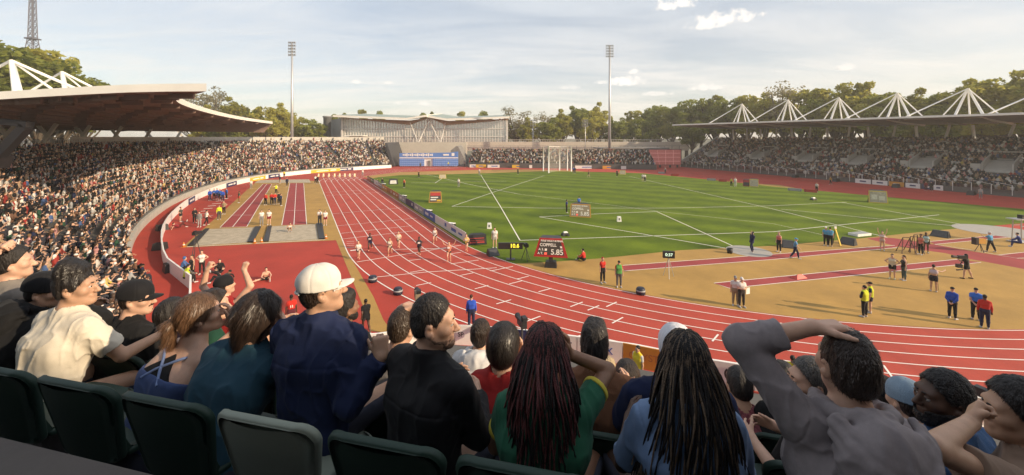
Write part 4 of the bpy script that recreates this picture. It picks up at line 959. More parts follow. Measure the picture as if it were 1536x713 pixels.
for (x, y, Y, k, w) in [(775, 157, 180, 2, 1.1), (792, 178, 170, 1, 1.1), (815, 168, 185, 2, 1.0), (826, 176, 170, 0, 1.0), (842, 166, 175, 1, 1.0), (866, 158, 182, 0, 1.0), (884, 178, 168, 1, 1.0), (898, 156, 180, 1, .9), (925, 178, 170, 0, 1.2), (948, 168, 178, 1, 1.1), (965, 180, 168, 0, 1.2), (988, 155, 176, 0, 1.0), (1008, 168, 168, 1, 1.0), (1030, 152, 165, 0, 1.0), (1052, 148, 160, 0, .9), (758, 184, 200, 0, 1.0), (1038, 178, 150, 0, 1.1)]: TL.append((x, y, Y, k, w, 'between the glass hall and the right canopy'))
for (x, y, k, w) in [(1072, 146, 1, 1.0), (1098, 141, 0, 1.0), (1122, 146, 1, 1.0), (1148, 142, 1, 1.0), (1176, 122, 2, .9), (1200, 138, 1, 1.0), (1225, 139, 0, .9), (1252, 127, 1, 1.0), (1276, 128, 1, .9), (1302, 127, 1, 1.0), (1326, 136, 0, 1.0), (1352, 137, 0, .9), (1378, 136, 1, .9), (1402, 140, 0, .8), (1424, 140, 0, 1.0), (1452, 123, 1, 1.0), (1478, 119, 1, 1.0), (1505, 122, 1, 1.0), (1532, 110, 1, 1.1), (1565, 104, 0, 1.2), (1600, 100, 1, 1.2)]:
    t = (x - CX) / FP; Y = 150.0 / (UY * t - UX); TL.append((x, y, Y, k, w, 'behind the masts of the right canopy'))
ordn = ['first', 'second', 'third', 'fourth', 'fifth', 'sixth', 'seventh', 'eighth', 'ninth', 'tenth', 'eleventh', 'twelfth', 'thirteenth', 'fourteenth', 'fifteenth', 'sixteenth', 'seventeenth']
cnt_ = {}
for i, (x, y, Y, k, w, where) in enumerate(sorted(TL)):
    key = (k, where); c_ = cnt_[key] = cnt_.get(key, -1) + 1
    tree(x, y, Y, k, i % 3, ordn[c_] + ' ' + desc(k, where) + ' from left', w)

# ================================================================== THE CROWD
SKIN = [(.56, .34, .24), (.47, .28, .185), (.22, .115, .07), (.085, .045, .03)]
M_skin = [mat('skin_tone_%s' % n, c, .5, .14, 14, bump=.07, bscale=260, spec=.4) for n, c in zip(('light', 'olive', 'brown', 'dark'), SKIN)]
for m_ in M_skin:
    bs_ = m_.node_tree.nodes['Principled BSDF']; bs_.inputs['Subsurface Weight'].default_value = .12; bs_.inputs['Subsurface Radius'].default_value = (.012, .005, .003); bs_.inputs['Subsurface Scale'].default_value = .6
M_cloth = mat('cloth', (.5, .5, .5), .9, .10, 7, bump=.25, bscale=45, objcol=True, spec=.2, sheen=.15)
M_hairc = mat('hair', (.02, .015, .012), .6, .30, 30, bump=.5, bscale=70, objcol=True, stretch=(1, 1, .25), spec=.3)
SHIRTS = [('black', (.012, .012, .014), 32), ('white', (.55, .52, .47), 14), ('dark grey', (.05, .05, .055), 11), ('navy', (.015, .02, .05), 8), ('pale grey', (.30, .30, .30), 8), ('red', (.25, .03, .025), 4), ('beige', (.36, .25, .16), 9), ('dark green', (.02, .06, .035), 4), ('blue', (.05, .09, .2), 3), ('brown', (.13, .07, .045), 4), ('pink', (.5, .25, .24), 2), ('yellow', (.5, .38, .1), 0.6)]
SW = np.array([s[2] for s in SHIRTS], float); SW /= SW.sum()
HAIRS = [((.014, .011, .010), 46), ((.05, .028, .016), 20), ((.14, .085, .04), 7), ((.65, .62, .58), 13), ((.015, .015, .02), 8), ((.30, .02, .02), 2), ((.22, .2, .18), 4)]
HWt = np.array([h[1] for h in HAIRS], float); HWt /= HWt.sum()
def arms_of(f, kind):
    pass
CP = {   # pose name -> arms, lean, head
 'hands in lap': dict(armL=('d', (-.25, .15, -1), (.35, .9, -.2)), armR=('d', (.25, .15, -1), (-.35, .9, -.2)), lean=.05),
 'leaning forward': dict(armL=('d', (-.2, .55, -.8), (.3, .8, -.2)), armR=('d', (.2, .55, -.8), (-.3, .8, -.2)), lean=.4, head=(.2, .15, 0)),
 'clapping': dict(armL=('d', (-.35, .35, -.8), (.55, .7, .6)), armR=('d', (.35, .35, -.8), (-.55, .7, .6)), lean=.08),
 'both arms thrown up': dict(armL=('d', (-.75, .15, .5), (.0, .25, 1)), armR=('d', (.75, .15, .5), (.1, .25, 1)), lean=0),
 'shading the eyes': dict(armL=('d', (-.25, .15, -1), (.35, .9, -.2)), armR=('d', (.7, .5, .05), (-.75, .15, .7)), lean=.05, head=(-.15, 0, 0)),
 'turned to a neighbour': dict(armL=('d', (-.25, .15, -1), (.35, .9, -.2)), armR=('d', (.3, .2, -1), (.2, .9, .1)), lean=.05, twist=.35, head=(.9, 0, 0)),
}
def crowd_template(pose, h, cap_, full, vox, fem=False, stand=False):
    kw = CP[pose]; f = Fig(h=h, sit=not stand, fem=fem, **kw); k = f.k; H = f.H
    parts = [[], [], [], []]
    hp = f.head_prims(); parts[0] += hp + [p for p in f.limbs if p.g == 'neck'] + f.hand_lo(-1) + f.hand_lo(1)
    for p in f.limbs:
        if p.g in ('torso', 'trap'): parts[1].append(p.grown(.02))
        elif p.g.startswith('uarm'): parts[1].append(p.grown(.016))
        elif p.g.startswith('farm'): parts[0].append(p)
        elif p.g.startswith('thigh') and full: parts[2].append(p.grown(.02))
        elif p.g.startswith('shin') and full: parts[2].append(p.grown(.02))
    hair = [ell(H(0, -.028, .043), A(.088, .104, .096) * k, f.HM, 'hair', .02, [(H(0, .05, .06), f.HM @ nrm(A(0, 1, -.55))), (H(0, 0, -.06), f.HM @ A(0, 0, -1.0))])]
    if fem: hair += [cap(H(0, -.06, 0), H(0, -.085, -.2), .075 * k, .05 * k, 'hair', .03)]
    if cap_: hair = [ell(H(0, -.018, .045), A(.087, .108, .088) * k, f.HM, 'hair', .02, [(H(0, 0, .015), f.HM @ A(0, 0, -1.0))]), cap(H(0, .09, .035), H(0, .15, .02), .02 * k, .012 * k, 'hair', .01, f.HM[:, 0], .055 * k)]
    parts[3] = hair
    parts = [(i, p) for i, p in enumerate(parts) if p]
    fn = lambda P: np.min([union(p, P) for _, p in parts], 0)
    lo, hi = pbounds([q for _, p in parts for q in p]); 
    if not full: lo[2] = max(lo[2], .5)
    V, Q = surf(fn, lo, hi, vox); Fc = V[Q].mean(1)
    lab = np.argmin([union(p, Fc) for _, p in parts], 0); lab = np.array([i for i, _ in parts])[lab]
    return V, Q, lab
TN = {}
def tmpl(pose, v, lod):
    key = (pose, v, lod)
    if key not in TN: TN[key] = crowd_template(pose, (1.72, 1.64, 1.80, 1.70)[v % 4], v % 4 in (0, 2) and v < 4, lod < 2, (.033, .055, .085)[lod], fem=v % 4 == 1)
    return TN[key]
POSES = list(CP); PW = np.array([30, 17, 17, 8, 10, 18], float); PW /= PW.sum()
cand = []
def row_place(pts, z, faces, step, lod_fn, skip=0.04, aisle=None):
    acc = 0
    for i in range(len(pts) - 1):
        a, b = pts[i], pts[i + 1]; l = (b - a).length; t = step - acc
        while t < l:
            p = a.lerp(b, t / l); t += step
            if rng.random() < skip: continue
            cand.append((p.x + rng.normal() * .05, p.y + rng.normal() * .05, z, faces[i] + rng.normal() * .12))
        acc = (acc + l) % step
for k in range(K):
    pts, fc = [], []
    for i in range(0, NT):
        p = bowl(i, k).lerp(bowl(i, k + 1), .62); d = (Rs[i] - Ts[i]); pts.append(p); fc.append(math.atan2(-d.x, d.y))
    row_place(pts, rowz(k), fc, .43, None, .03)
pts, fc = [], []
for i in range(0, MARK - 4): d = (Rs[i] - Ts[i]); pts.append(bowl(i, -.25)); fc.append(math.atan2(-d.x, d.y))
row_place(pts, .72, fc, .46, None, .04)                    # the front row, right behind the wall
for k in range(RK):
    pts, fc = [], []
    for i in range(len(rf)):
        nn = rn(i); pts.append(rf[i] + nn * (.5 + .7 * (k + .62))); fc.append(math.atan2(nn.x, -nn.y))
    row_place(pts, (.62 + .365 * k), fc, .45, None, .03)
for k in range(11):
    pts = [p + fn_(0) * (.5 + .8 * (k + .62)) for p in ff]; row_place(pts, 1.2 + .38 * k, [math.pi] * len(pts), .48, None, .08)
vomz = [(o.location.x, o.location.y) for o in COL.objects if o.name.startswith('stand_entrance')]
AISLES = []
for i0 in (3, 9, 17, 27, 37, 49, 61, 71, 80): AISLES.append((Rs[i0], Ts[i0]))
def in_aisle(x, y):
    for r, t in AISLES:
        d = (t - r).normalized(); v = Vector((x, y, 0)) - r; 
        if 0 < v.dot(d) < 19 and abs(v.cross(d).z) < .5: return True
    return False
px_of = lambda x, y, z: (CX + x * FP / y, HZ + (EYE - z) * FP / y)
keep = []
for (x, y, z, r) in cand:
    if y < 1.5: continue
    u, v = px_of(x, y, z + 1.2)
    if not (-40 < u < 1580): continue
    if any((x - a) ** 2 + (y - b) ** 2 < 2.6 ** 2 for a, b in vomz): continue
    dist = math.hypot(x, y)
    if y < 45 and x > -60 and not (u < 300 and dist > 13.0 and v < 470): 
        if u < 1000: continue
    if z > 1 and y < 60 and u > 1000 and x < 40: continue
    if x < 0 and in_aisle(x, y): continue
    keep.append((dist, u, v, x, y, z, r))
keep.sort()
# those that show largest are people of their own
near = [c for c in keep if c[3] < 0][:180]; nset = set(id(c) for c in near); rest = [c for c in keep if id(c) not in nset]
PM = {}
def crowd_mesh(pose, v, skin):
    key = (pose, v, skin)
    if key not in PM:
        V, Q, lab = tmpl(pose, v, 0); PM[key] = np_mesh('person', V, Q, [M_skin[skin], M_cloth, mat('dark_trousers', (.03, .032, .045), .9, .2, 5), [mat('hair_black', (.014, .011, .010), .6, .3, 30, bump=.5, stretch=(1, 1, .3)), mat('hair_brown', (.055, .03, .017), .6, .3, 30, bump=.5, stretch=(1, 1, .3)), mat('cap_white', (.62, .60, .56), .8, .06, 8), mat('cap_black', (.014, .014, .018), .8, .1, 8)][(2 if v == 0 else 3) if v % 4 in (0, 2) and v < 4 else v % 2]], fmat=lab, link=False)
    return PM[key]
GRP = 'spectators near the front end of the left stand'
for (dist, u, v, x, y, z, r) in near:
    pose = POSES[rng.choice(len(POSES), p=PW)]; vv = int(rng.choice([0, 1, 1, 2, 5, 7, 4, 6])); sk = int(rng.choice(4, p=[.5, .25, .15, .10])); si = int(rng.choice(len(SHIRTS), p=SW))
    o = bpy.data.objects.new('person', crowd_mesh(pose, vv, sk)); COL.objects.link(o); o.location = (x, y, z); s_ = rng.uniform(.90, 1.0); o.scale = (s_, s_, s_); o.rotation_euler = (0, 0, r)
    o.color = (*SHIRTS[si][1], 1)
    hd_ = {0: 'white cap', 2: 'black cap'}.get(vv, 'long ' + ('brown' if vv % 2 else 'black') + ' hair' if vv % 4 == 1 else 'short ' + ('brown' if vv % 2 else 'black') + ' hair')
    tag(o, 'near left crowd spectator in %s top, %s, %s' % (SHIRTS[si][0], hd_, pose), 'person', GRP)
def crowd_stuff(name, items, label, standing=False):
    VV, QQ, CC = [], [], []; n = 0
    for (dist, u, v, x, y, z, r) in items:
        lod = 1 if dist < 42 else 2; pose = POSES[rng.choice(len(POSES), p=PW)]; vv = int(rng.choice([0, 1, 1, 2, 5, 7, 4]))
        V, Q, lab = tmpl(pose, vv, lod); c, s = math.cos(r), math.sin(r); k = rng.uniform(.88, 1.0)
        W = np.stack([x + k * (V[:, 0] * c - V[:, 1] * s), y + k * (V[:, 0] * s + V[:, 1] * c), z + k * V[:, 2] + (.38 if standing else 0)], 1)
        pal = np.array([SKIN[rng.choice(4, p=[.5, .25, .15, .10])], SHIRTS[rng.choice(len(SHIRTS), p=SW)][1], (.03, .03, .04), HAIRS[rng.choice(len(HAIRS), p=HWt)][0]]) * rng.uniform(.8, 1.15)
        VV.append(W); QQ.append(Q + n); CC.append(pal[lab]); n += len(V)
    V, Q, C = np.concatenate(VV), np.concatenate(QQ), np.concatenate(CC)
    o = np_mesh(name, V, Q, M_crowd); at = o.data.attributes.new('tint', 'FLOAT_COLOR', 'FACE'); at.data.foreach_set('color', np.concatenate([C, np.ones((len(C), 1))], 1).astype(np.float32).ravel())
    return tag(o, label, 'crowd', kind='stuff')
M_crowd = bpy.data.materials.new('crowd_clothes'); M_crowd.use_nodes = True; nt = M_crowd.node_tree; at = nt.nodes.new('ShaderNodeAttribute'); at.attribute_name = 'tint'; nt.links.new(at.outputs['Color'], nt.nodes['Principled BSDF'].inputs['Base Color']); nt.nodes['Principled BSDF'].inputs['Roughness'].default_value = .85; nt.nodes['Principled BSDF'].inputs['Specular IOR Level'].default_value = .2
extra = []
for j, p in enumerate(resample([Ts[i] for i in range(0, 92)], 1.5)):       # people standing along the top walkway
    if p.x > -14 or rng.random() < .45: continue
    n = Vector((-UY, UX, 0)); q = p + n * rng.uniform(.5, 2.2); extra.append((60, 0, 0, q.x, q.y, rowz(K) - .05, rng.uniform(-.4, .4) + math.atan2(-UY * -1, -UX) * 0 - 1.2))
crowd_stuff('crowd', rest, 'packed spectators filling the rest of the stands')
crowd_stuff('crowd', extra, 'dark figures standing along the walkway at the top of the left stand', True)
print('CROWD', len(keep), len(near), len(rest))

# ================================================================== PEOPLE ON THE FIELD
WHT, BLK, NAV, BLU, SKY, RED, HIV, GRN, GRY, TAN_, DRD, CRM = (.70, .68, .64), (.012, .012, .014), (.015, .02, .06), (.02, .08, .42), (.10, .33, .55), (.50, .03, .02), (.55, .62, .03), (.10, .35, .08), (.22, .22, .22), (.30, .24, .15), (.22, .02, .03), (.62, .55, .40)
H_BLK, H_BRN, H_BLD = (.014, .011, .010), (.06, .032, .018), (.30, .20, .10)
def colored(o, c): o.color = (*c, 1); return o
def sdf_part(name, fn, prims, vox, m, parent, color=None, smooth=True):
    lo, hi = pbounds(prims, .02); V, Q = surf(fn, lo, hi, vox)
    if len(Q) == 0: return None
    o = np_mesh(name, V, Q, m, parent, smooth)
    if color is not None: colored(o, color)
    return o
PO = dict(
 stand=dict(), hips=dict(armL=('d', (-.75, -.2, -.75), (.75, .35, -.45)), armR=('d', (.75, -.2, -.75), (-.75, .35, -.45))),
 behind=dict(armL=('d', (-.12, -.3, -1), (.6, -.2, -.8)), armR=('d', (.12, -.3, -1), (-.6, -.2, -.8))),
 fold=dict(armL=('d', (-.25, .15, -1), (.8, .55, .05)), armR=('d', (.25, .15, -1), (-.8, .55, .1))),
 walk=dict(legL=('d', (0, .45, -1), (0, .1, -1)), legR=('d', (0, -.28, -1), (0, -.7, -1)), armL=('d', (-.15, -.4, -1), (-.05, .2, -1)), armR=('d', (.15, .4, -1), (0, .8, -.8)), lean=.06),
 run=dict(legL=('d', (0, .95, -.6), (0, -.5, -1)), legR=('d', (0, -.45, -1), (0, -.75, -.75)), armL=('d', (-.3, -.75, -.7), (.1, .75, -.35)), armR=('d', (.3, .45, -.8), (-.2, .75, .7)), lean=.16),
 run2=dict(legR=('d', (0, .85, -.7), (0, -.55, -1)), legL=('d', (0, -.35, -1), (0, -1, -.35)), armR=('d', (.35, -.7, -.7), (-.1, .8, -.25)), armL=('d', (-.3, .5, -.8), (.2, .7, .75)), lean=.12),
 runup=dict(legR=('d', (0, .7, -.8), (0, -.6, -1)), legL=('d', (0, -.2, -1), (0, -.5, -1)), armL=('d', (-.9, .1, .45), (-.45, .1, 1)), armR=('d', (.9, .1, .5), (.45, .1, 1)), lean=.02),
 up=dict(armL=('d', (-.45, .05, 1), (-.12, .05, 1)), armR=('d', (.45, .05, 1), (.12, .05, 1)), head=(0, .25, 0)),
 camera=dict(armL=('d', (-.2, .65, -.4), (.2, .7, .7)), armR=('d', (.3, .6, -.5), (-.2, .6, .8)), lean=.05, legL=('d', (-.15, .2, -1), (-.1, .05, -1)), legR=('d', (.2, -.25, -1), (.1, -.3, -1))),
 lunge=dict(legL=('d', (-.2, .25, -1), (0, -.35, -1)), legR=('d', (.35, -.15, -1), (.25, -.3, -1)), armL=('d', (-.7, .5, .5), (.2, .3, 1)), armR=('d', (.5, -.2, -.2), (-.3, .3, 1)), lean=-.22, twist=.7, head=(.4, 0, 0)),
 sit_ground=dict(pelvis=(0, 0, .12), lean=.15, legL=('d', (-.35, .9, .35), (.5, .5, -.6), (.3, 1, 0)), legR=('d', (.35, .9, .35), (-.5, .5, -.6), (-.3, 1, 0)), armL=('d', (-.3, .4, -.7), (.3, .8, .0)), armR=('d', (.3, .4, -.7), (-.3, .8, .0))),
 sit_stretch=dict(pelvis=(0, 0, .12), lean=.35, legL=('d', (-.25, .95, .12), (.1, 1, -.12), (0, .5, 1)), legR=('d', (.95, .35, .02), (1, .3, -.1), (.3, .3, 1)), armL=('d', (-.3, .7, -.5), (.2, .8, -.2)), armR=('d', (.3, .3, -.8), (-.4, .8, -.1))),
 lie=dict(pelvis=(0, 0, .14), lean=-1.15, legL=('d', (-.1, .9, .55), (0, .5, -.8)), legR=('d', (.1, .6, .9), (0, .95, .4), (0, .3, 1)), armL=('d', (-.4, -.6, -.4), (0, -.2, -.5)), armR=('d', (.4, -.6, -.4), (0, -.2, -.5))),
 crouch=dict(pelvis=(0, 0, .38), lean=.75, legL=('t', (-.12, .22, .09), (0, 1, .4)), legR=('t', (.12, .22, .09), (0, 1, .4)), armL=('d', (-.5, .8, -.3), (-.2, .9, -.4)), armR=('d', (.5, .8, -.3), (.2, .9, -.4))),
 sit_chair=dict(pelvis=(0, 0, .50), lean=.25, legL=('d', (-.15, 1, -.05), (0, .1, -1)), legR=('d', (.15, 1, -.05), (0, .1, -1)), armL=('d', (-.2, .5, -.8), (.1, .8, -.3)), armR=('d', (.2, .5, -.8), (-.1, .8, -.3))),
 point=dict(armL=('d', (-.2, .1, -1), (0, .3, -1)), armR=('d', (.6, .5, -.2), (.4, .6, .2))),
)
FH = 0
def field_person(px, py, label, face=0, pose='stand', top=WHT, sleeve='short', bot=BLK, legs='long', hair=H_BLK, skin=0, h=1.75, fem=False, cap_=None, bib=None, z=0.0, vox=None, group=None, shoe=(.5, .5, .5), pony=False, at=None, tuck=0, hood=False):
    """face: degrees, 0 looks away from the viewer, 90 to the left, 180 towards the viewer, -90 to the right"""
    p = at or G(px, py, z); kw = dict(PO[pose]); f = Fig(h=h, fem=fem, **kw); k = f.k; dist = math.hypot(p.x, p.y); vx = vox or (.022 if dist < 45 else .03 if dist < 80 else .045)
    low = min(min(f.toe[s][2] for s in (-1, 1)) - .03 * k, min(f.an[s][2] for s in (-1, 1)) - .075 * k)
    if pose in ('sit_ground', 'sit_stretch', 'lie'): low = min(low, 0.0)
    # face the right way as seen from the viewer
    view = math.atan2(-p.x, p.y); root = empty('person', (p.x, p.y, z - low), view + R(face), label, 'person', group)
    L_ = f.limbs; hp = f.head_prims(vx < .025); hands = f.hand_lo(-1) + f.hand_lo(1); allp = L_ + hp + hands
    sdf_part('body', lambda P: union(allp, P), allp, vx, M_skin[skin], root)
    g = lambda *n: [q for q in L_ if q.g.rstrip('-1') in n or q.g in n]
    if top is not None:
        tp = [q.grown(.010) for q in L_ if q.g == 'torso']
        if sleeve != 'crop': tp += [q.grown(.012) for q in L_ if q.g == 'trap' and sleeve != 'vest']
        if sleeve in ('short', 'long', 'half'):
            for q in L_:
                if q.g.startswith('uarm'): tp.append(q.grown(.012) if sleeve == 'long' else cutlimb(q, .62, .016))
                if q.g.startswith('farm') and sleeve == 'long': tp.append(cutlimb(q, .95, .012))
        up = f.T[:, 2]; nk = f.neck; zlo = f.pel - up * (.06 if legs != 'none' else .0)
        if sleeve == 'crop': zlo = f.waist + up * .05
        def ft(P, tp=tp):
            d = union(tp, P); d = np.maximum(d, -((P - zlo) @ up)); return np.maximum(d, -(np.sqrt(((P - nk - up * .03 + f.T[:, 1] * -.02) ** 2).sum(1)) - .07 * k)) if sleeve != 'long' else d
        o = sdf_part('shirt' if sleeve != 'long' else 'jacket', ft, tp, vx, M_cloth, root, top)
    if bib is not None:
        bp_ = [q.grown(.024) for q in L_ if q.g == 'torso'] + [q.grown(.026) for q in L_ if q.g == 'trap']; up = f.T[:, 2]
        sdf_part('vest', lambda P: np.maximum(union(bp_, P), -((P - f.pel + up * .02) @ up)), bp_, vx, M_cloth, root, bib)
    if bot is not None:
        e = .018 if legs == 'long' else .010; bt = [q.grown(e * .8) for q in L_[:1]]
        for q in L_:
            if q.g.startswith('thigh'): bt.append(q.grown(e) if legs in ('long', 'tight') else cutlimb(q, .55 if legs == 'shorts' else .2 if legs == 'brief' else .95, .03 if legs != 'brief' else .012))
            if q.g.startswith('shin') and legs in ('long', 'tight'): bt.append(q.grown(e) if q.kind == 'ell' else cutlimb(q, .95, e))
        wz = f.waist; up = f.T[:, 2]
        sdf_part('trousers' if legs in ('long', 'tight') else 'shorts', lambda P: np.maximum(union(bt, P), (P - wz) @ up), bt, vx, M_cloth, root, bot)
    for s in (-1, 1):
        sp = [q.grown(.010) for q in L_ if q.g == 'foot%d' % s]; sdf_part('shoe', lambda P: union(sp, P), sp, max(vx * .8, .02), M_cloth, root, shoe)
    H = f.H
    hr = [ell(H(0, -.026, .043), A(.083, .104, .093) * k, f.HM, 'hair', .02, [(H(0, .05, .06), f.HM @ nrm(A(0, 1, -.55))), (H(0, 0, -.05), f.HM @ A(0, 0, -1.0))])]
    if pony: hr += [cap(H(0, -.11, .05), H(0, -.15, -.16), .032 * k, .018 * k, 'hair', .03)]
    elif fem: hr += [ell(H(0, -.12, .07), A(.04, .04, .04) * k, None, 'hair', .02)]
    if hood: hr = [ell(H(0, -.03, .02), A(.10, .115, .13) * k, f.HM, 'hair', .02, [(H(0, .055, 0), f.HM @ nrm(A(0, 1, -.2)))])]; cap_ = None; hair = top
    if cap_ is not None:
        cp_ = [ell(H(0, -.018, .045), A(.086, .108, .09) * k, f.HM, 'hair', .02, [(H(0, 0, .02), f.HM @ A(0, 0, -1.0))]), cap(H(0, .09, .04), H(0, .15, .025), .018 * k, .012 * k, 'hair', .01, f.HM[:, 0], .05 * k)]
        sdf_part('cap', lambda P: union(cp_, P), cp_, vx * .8, M_cloth, root, cap_)
    else: sdf_part('hood' if hood else 'hair', lambda P: union(hr, P), hr, vx * .8, M_cloth if hood else M_hairc, root, hair)
    return root, f
Zm = z9
# long jump area
field_person(*Zm(757, 351), 'official in white shirt and grey trousers standing left behind the left sand pit', 175, 'stand', WHT, 'short', GRY, group='field officials')
field_person(*Zm(797, 348), 'official in white shirt and dark red shorts behind the gap between sand pits', 165, 'stand', WHT, 'short', DRD, 'shorts')
field_person(*Zm(1068, 347), 'official in white shirt, arms folded, at the right corner of the right sand pit', 180, 'fold', WHT, 'short', (.12, .11, .10))
field_person(*Zm(1098, 351), 'official in white shirt and red shorts at the edge of the sprint track', 170, 'stand', WHT, 'short', DRD, 'shorts')
field_person(*Zm(530, 320), 'man in lime jacket and dark trousers at the left edge of the jump runway', 185, 'stand', HIV, 'long', (.06, .06, .07))
field_person(*Zm(556, 291), 'athlete in tan top and black leggings just behind the lime jacket man', 150, 'hips', TAN_, 'short', BLK, 'tight', fem=True)
field_person(*Zm(399, 338), 'athlete in all black tracksuit on the red warm up area', 200, 'fold', BLK, 'long', BLK)
field_person(*Zm(425, 360), 'athlete in grey hooded top with pale leggings on the red warm up area', 150, 'stand', GRY, 'long', (.3, .3, .3), 'tight')
field_person(*Zm(462, 350), 'athlete in white top and black leggings striding on the red warm up area', -60, 'walk', WHT, 'short', BLK, 'tight', fem=True)
for j, (x, y, fc, po) in enumerate([(480, 218, 200, 'stand'), (503, 214, 170, 'fold'), (519, 211, 210, 'stand'), (534, 216, 150, 'hips'), (549, 222, 190, 'stand'), (570, 209, 120, 'stand')]):
    field_person(*Zm(x, y), ['leftmost', 'second from left', 'third from left', 'fourth from left', 'fifth from left', 'rightmost'][j] + ' person of the blue jacket group by the left crowd wall', fc, po, (BLU, (.03, .12, .45))[j % 2], 'long', (NAV, BLK)[j % 2], group='group in blue jackets by the left crowd')
field_person(*Zm(637, 230), 'lone figure in dark green top and red shorts beside the left runway', 100, 'stand', (.03, .10, .06), 'short', RED, 'shorts', skin=2)
for j, (x, y, c, b) in enumerate([(779, 242, RED, BLK), (811, 239, RED, BLK), (828, 239, RED, NAV), (848, 236, BLK, BLK), (860, 246, NAV, BLK)]):
    field_person(*Zm(x, y), ['red top athlete standing apart at left of the runway group', 'red jacket athlete left of centre in the runway group', 'red jacket athlete with navy legs in the runway group', 'black jacket athlete at the back right of the runway group', 'navy jacket athlete at the front right of the runway group'][j], 150 + 25 * j, ('stand', 'fold', 'hips')[j % 3], c, 'long', b, group='athletes waiting between the jump runways')
field_person(*Zm(835, 184), 'official in lime vest and white shirt at the far end between the runways', 180, 'point', WHT, 'short', BLK, bib=HIV)
field_person(*Zm(893, 142), 'dark clothed athlete at the head of the right runway', 180, 'stand', NAV, 'long', BLK)
field_person(*Zm(856, 126), 'figure in navy top beside the far grey pit', 120, 'stand', NAV, 'long', GRY, 'shorts')
field_person(*Zm(878, 97), 'tiny figure in yellow top beyond the far grey pit', 180, 'stand', (.6, .5, .05), 'short', BLK)
field_person(*Zm(1045, 127), 'white topped official at the far edge of the sprint track', 180, 'stand', WHT, 'short', BLK)
field_person(*Zm(1056, 130), 'dark suited official beside the white topped one at the far sprint track edge', 160, 'stand', BLK, 'long', BLK)
field_person(*Zm(701, 155), 'white shirted person under the far left crowd wall', 180, 'stand', WHT, 'short', GRY)
field_person(*Zm(906, 384), 'jumper in white vest crouching after landing in the right sand pit', 190, 'crouch', WHT, 'vest', BLK, 'shorts', skin=1)
field_person(*Zm(325, 332), 'athlete in dark top with bare legs standing by the left wall', -120, 'hips', (.06, .06, .05), 'short', BLK, 'shorts', fem=True)
field_person(*Zm(318, 366), 'athlete in dark red lying on the red ground with one leg raised', -80, 'lie', DRD, 'short', (.10, .02, .02), 'tight')
field_person(*Zm(438, 612), 'woman in white tank top and black leggings, hands on hips, on the red apron', 165, 'hips', WHT, 'vest', BLK, 'tight', H_BRN, fem=True)
field_person(*Zm(386, 642), 'woman in long black outfit standing beside the tripod on the red apron', 120, 'stand', BLK, 'vest', BLK, 'long', H_BRN, skin=1, fem=True)
field_person(*Zm(533, 603), 'athlete in black tracksuit with white stripes sitting cross legged on the red apron', 180, 'sit_ground', BLK, 'long', BLK, 'long', H_BRN)
field_person(*Zm(540, 650), 'athlete in black tracksuit lying back behind the cheering man', 80, 'lie', BLK, 'long', BLK, 'long', H_BLK, skin=2)
field_person(*Zm(780, 640), 'bare chested man in black shorts sitting with legs apart on the red apron', 185, 'sit_stretch', None, 'vest', BLK, 'shorts', H_BRN)
field_person(*Zm(332, 618), 'person in blue hooded jacket sitting against the inside of the left wall', -100, 'sit_chair', (.05, .12, .3), 'long', BLK, 'long', hood=True)
field_person(*Zm(352, 668), 'steward in lime vest sitting low beside the left wall', -60, 'sit_chair', (.10, .10, .10), 'long', BLK, 'long', bib=HIV)
rp, rfig = field_person(437, 493, 'person in red shirt numbered 11 standing on the apron beyond the front rows', 5, 'stand', RED, 'short', (.10, .02, .03), 'long', skin=3, vox=.02)
text_obj('shirt_number', '11', .17, M_white, rp, (0, -.165, 1.18), (R(90), 0, 0), bold=.008)
field_person(549, 500, 'athlete in black running kit walking along the apron edge beyond the front rows', 20, 'walk', BLK, 'short', BLK, 'shorts', skin=3, vox=.02)
field_person(707, 493, 'official in royal blue jacket seen from behind beside the near track wall', 0, 'stand', (.03, .09, .50), 'long', NAV, 'long', H_BRN, vox=.02)
field_person(957, 586, 'steward in yellow vest standing before the orange board at the near wall', 140, 'stand', (.5, .5, .5), 'short', BLK, 'long', bib=(.68, .52, .03), vox=.02, skin=1)
field_person(1189, 604, 'steward in yellow top with black hair below the near wall on the right', -20, 'stand', (.62, .52, .03), 'long', BLK, 'long', vox=.02, skin=2)
# the race
RUN = [((262, 352), 'run', BLK, 0, 'white and black kit, lane eight', WHT), ((357, 278), 'run2', NAV, 3, 'navy kit with white bib', NAV), ((520, 318), 'run2', BLK, 1, 'cream top and black briefs, red hair', CRM), ((592, 260), 'run', (.05, .06, .04), 0, 'pale top just behind the middle of the field', CRM), ((762, 316), 'run', NAV, 3, 'black kit with white bib, in front of the middle', (.02, .02, .04)), ((890, 218), 'run2', BLK, 0, 'striped white top on the inner lanes', WHT), ((1006, 377), 'runup', BLK, 0, 'orange top with both arms raised, leading', (.55, .20, .12)), ((1150, 288), 'run', BLK, 0, 'yellow top beside the end of the inner boards', (.6, .45, .12))]
for (p, po, b, sk, d, t) in RUN:
    rt_, rfg = field_person(*z2(*p), 'sprinter in ' + d, 172, po, t, 'vest', b, 'brief', (.16, .05, .02) if 'red hair' in d else H_BLK if sk else H_BRN, sk, 1.72, True, group='sprinters running the bend', vox=.02, shoe=(.6, .3, .2))
    c = rfg.chest + rfg.T @ A(0, .155, 0); q = MB().box(c, (.20, .012, .15), M=Matrix(rfg.T.tolist()).to_4x4()); q.build('race_bib', M_wpaint, rt_)
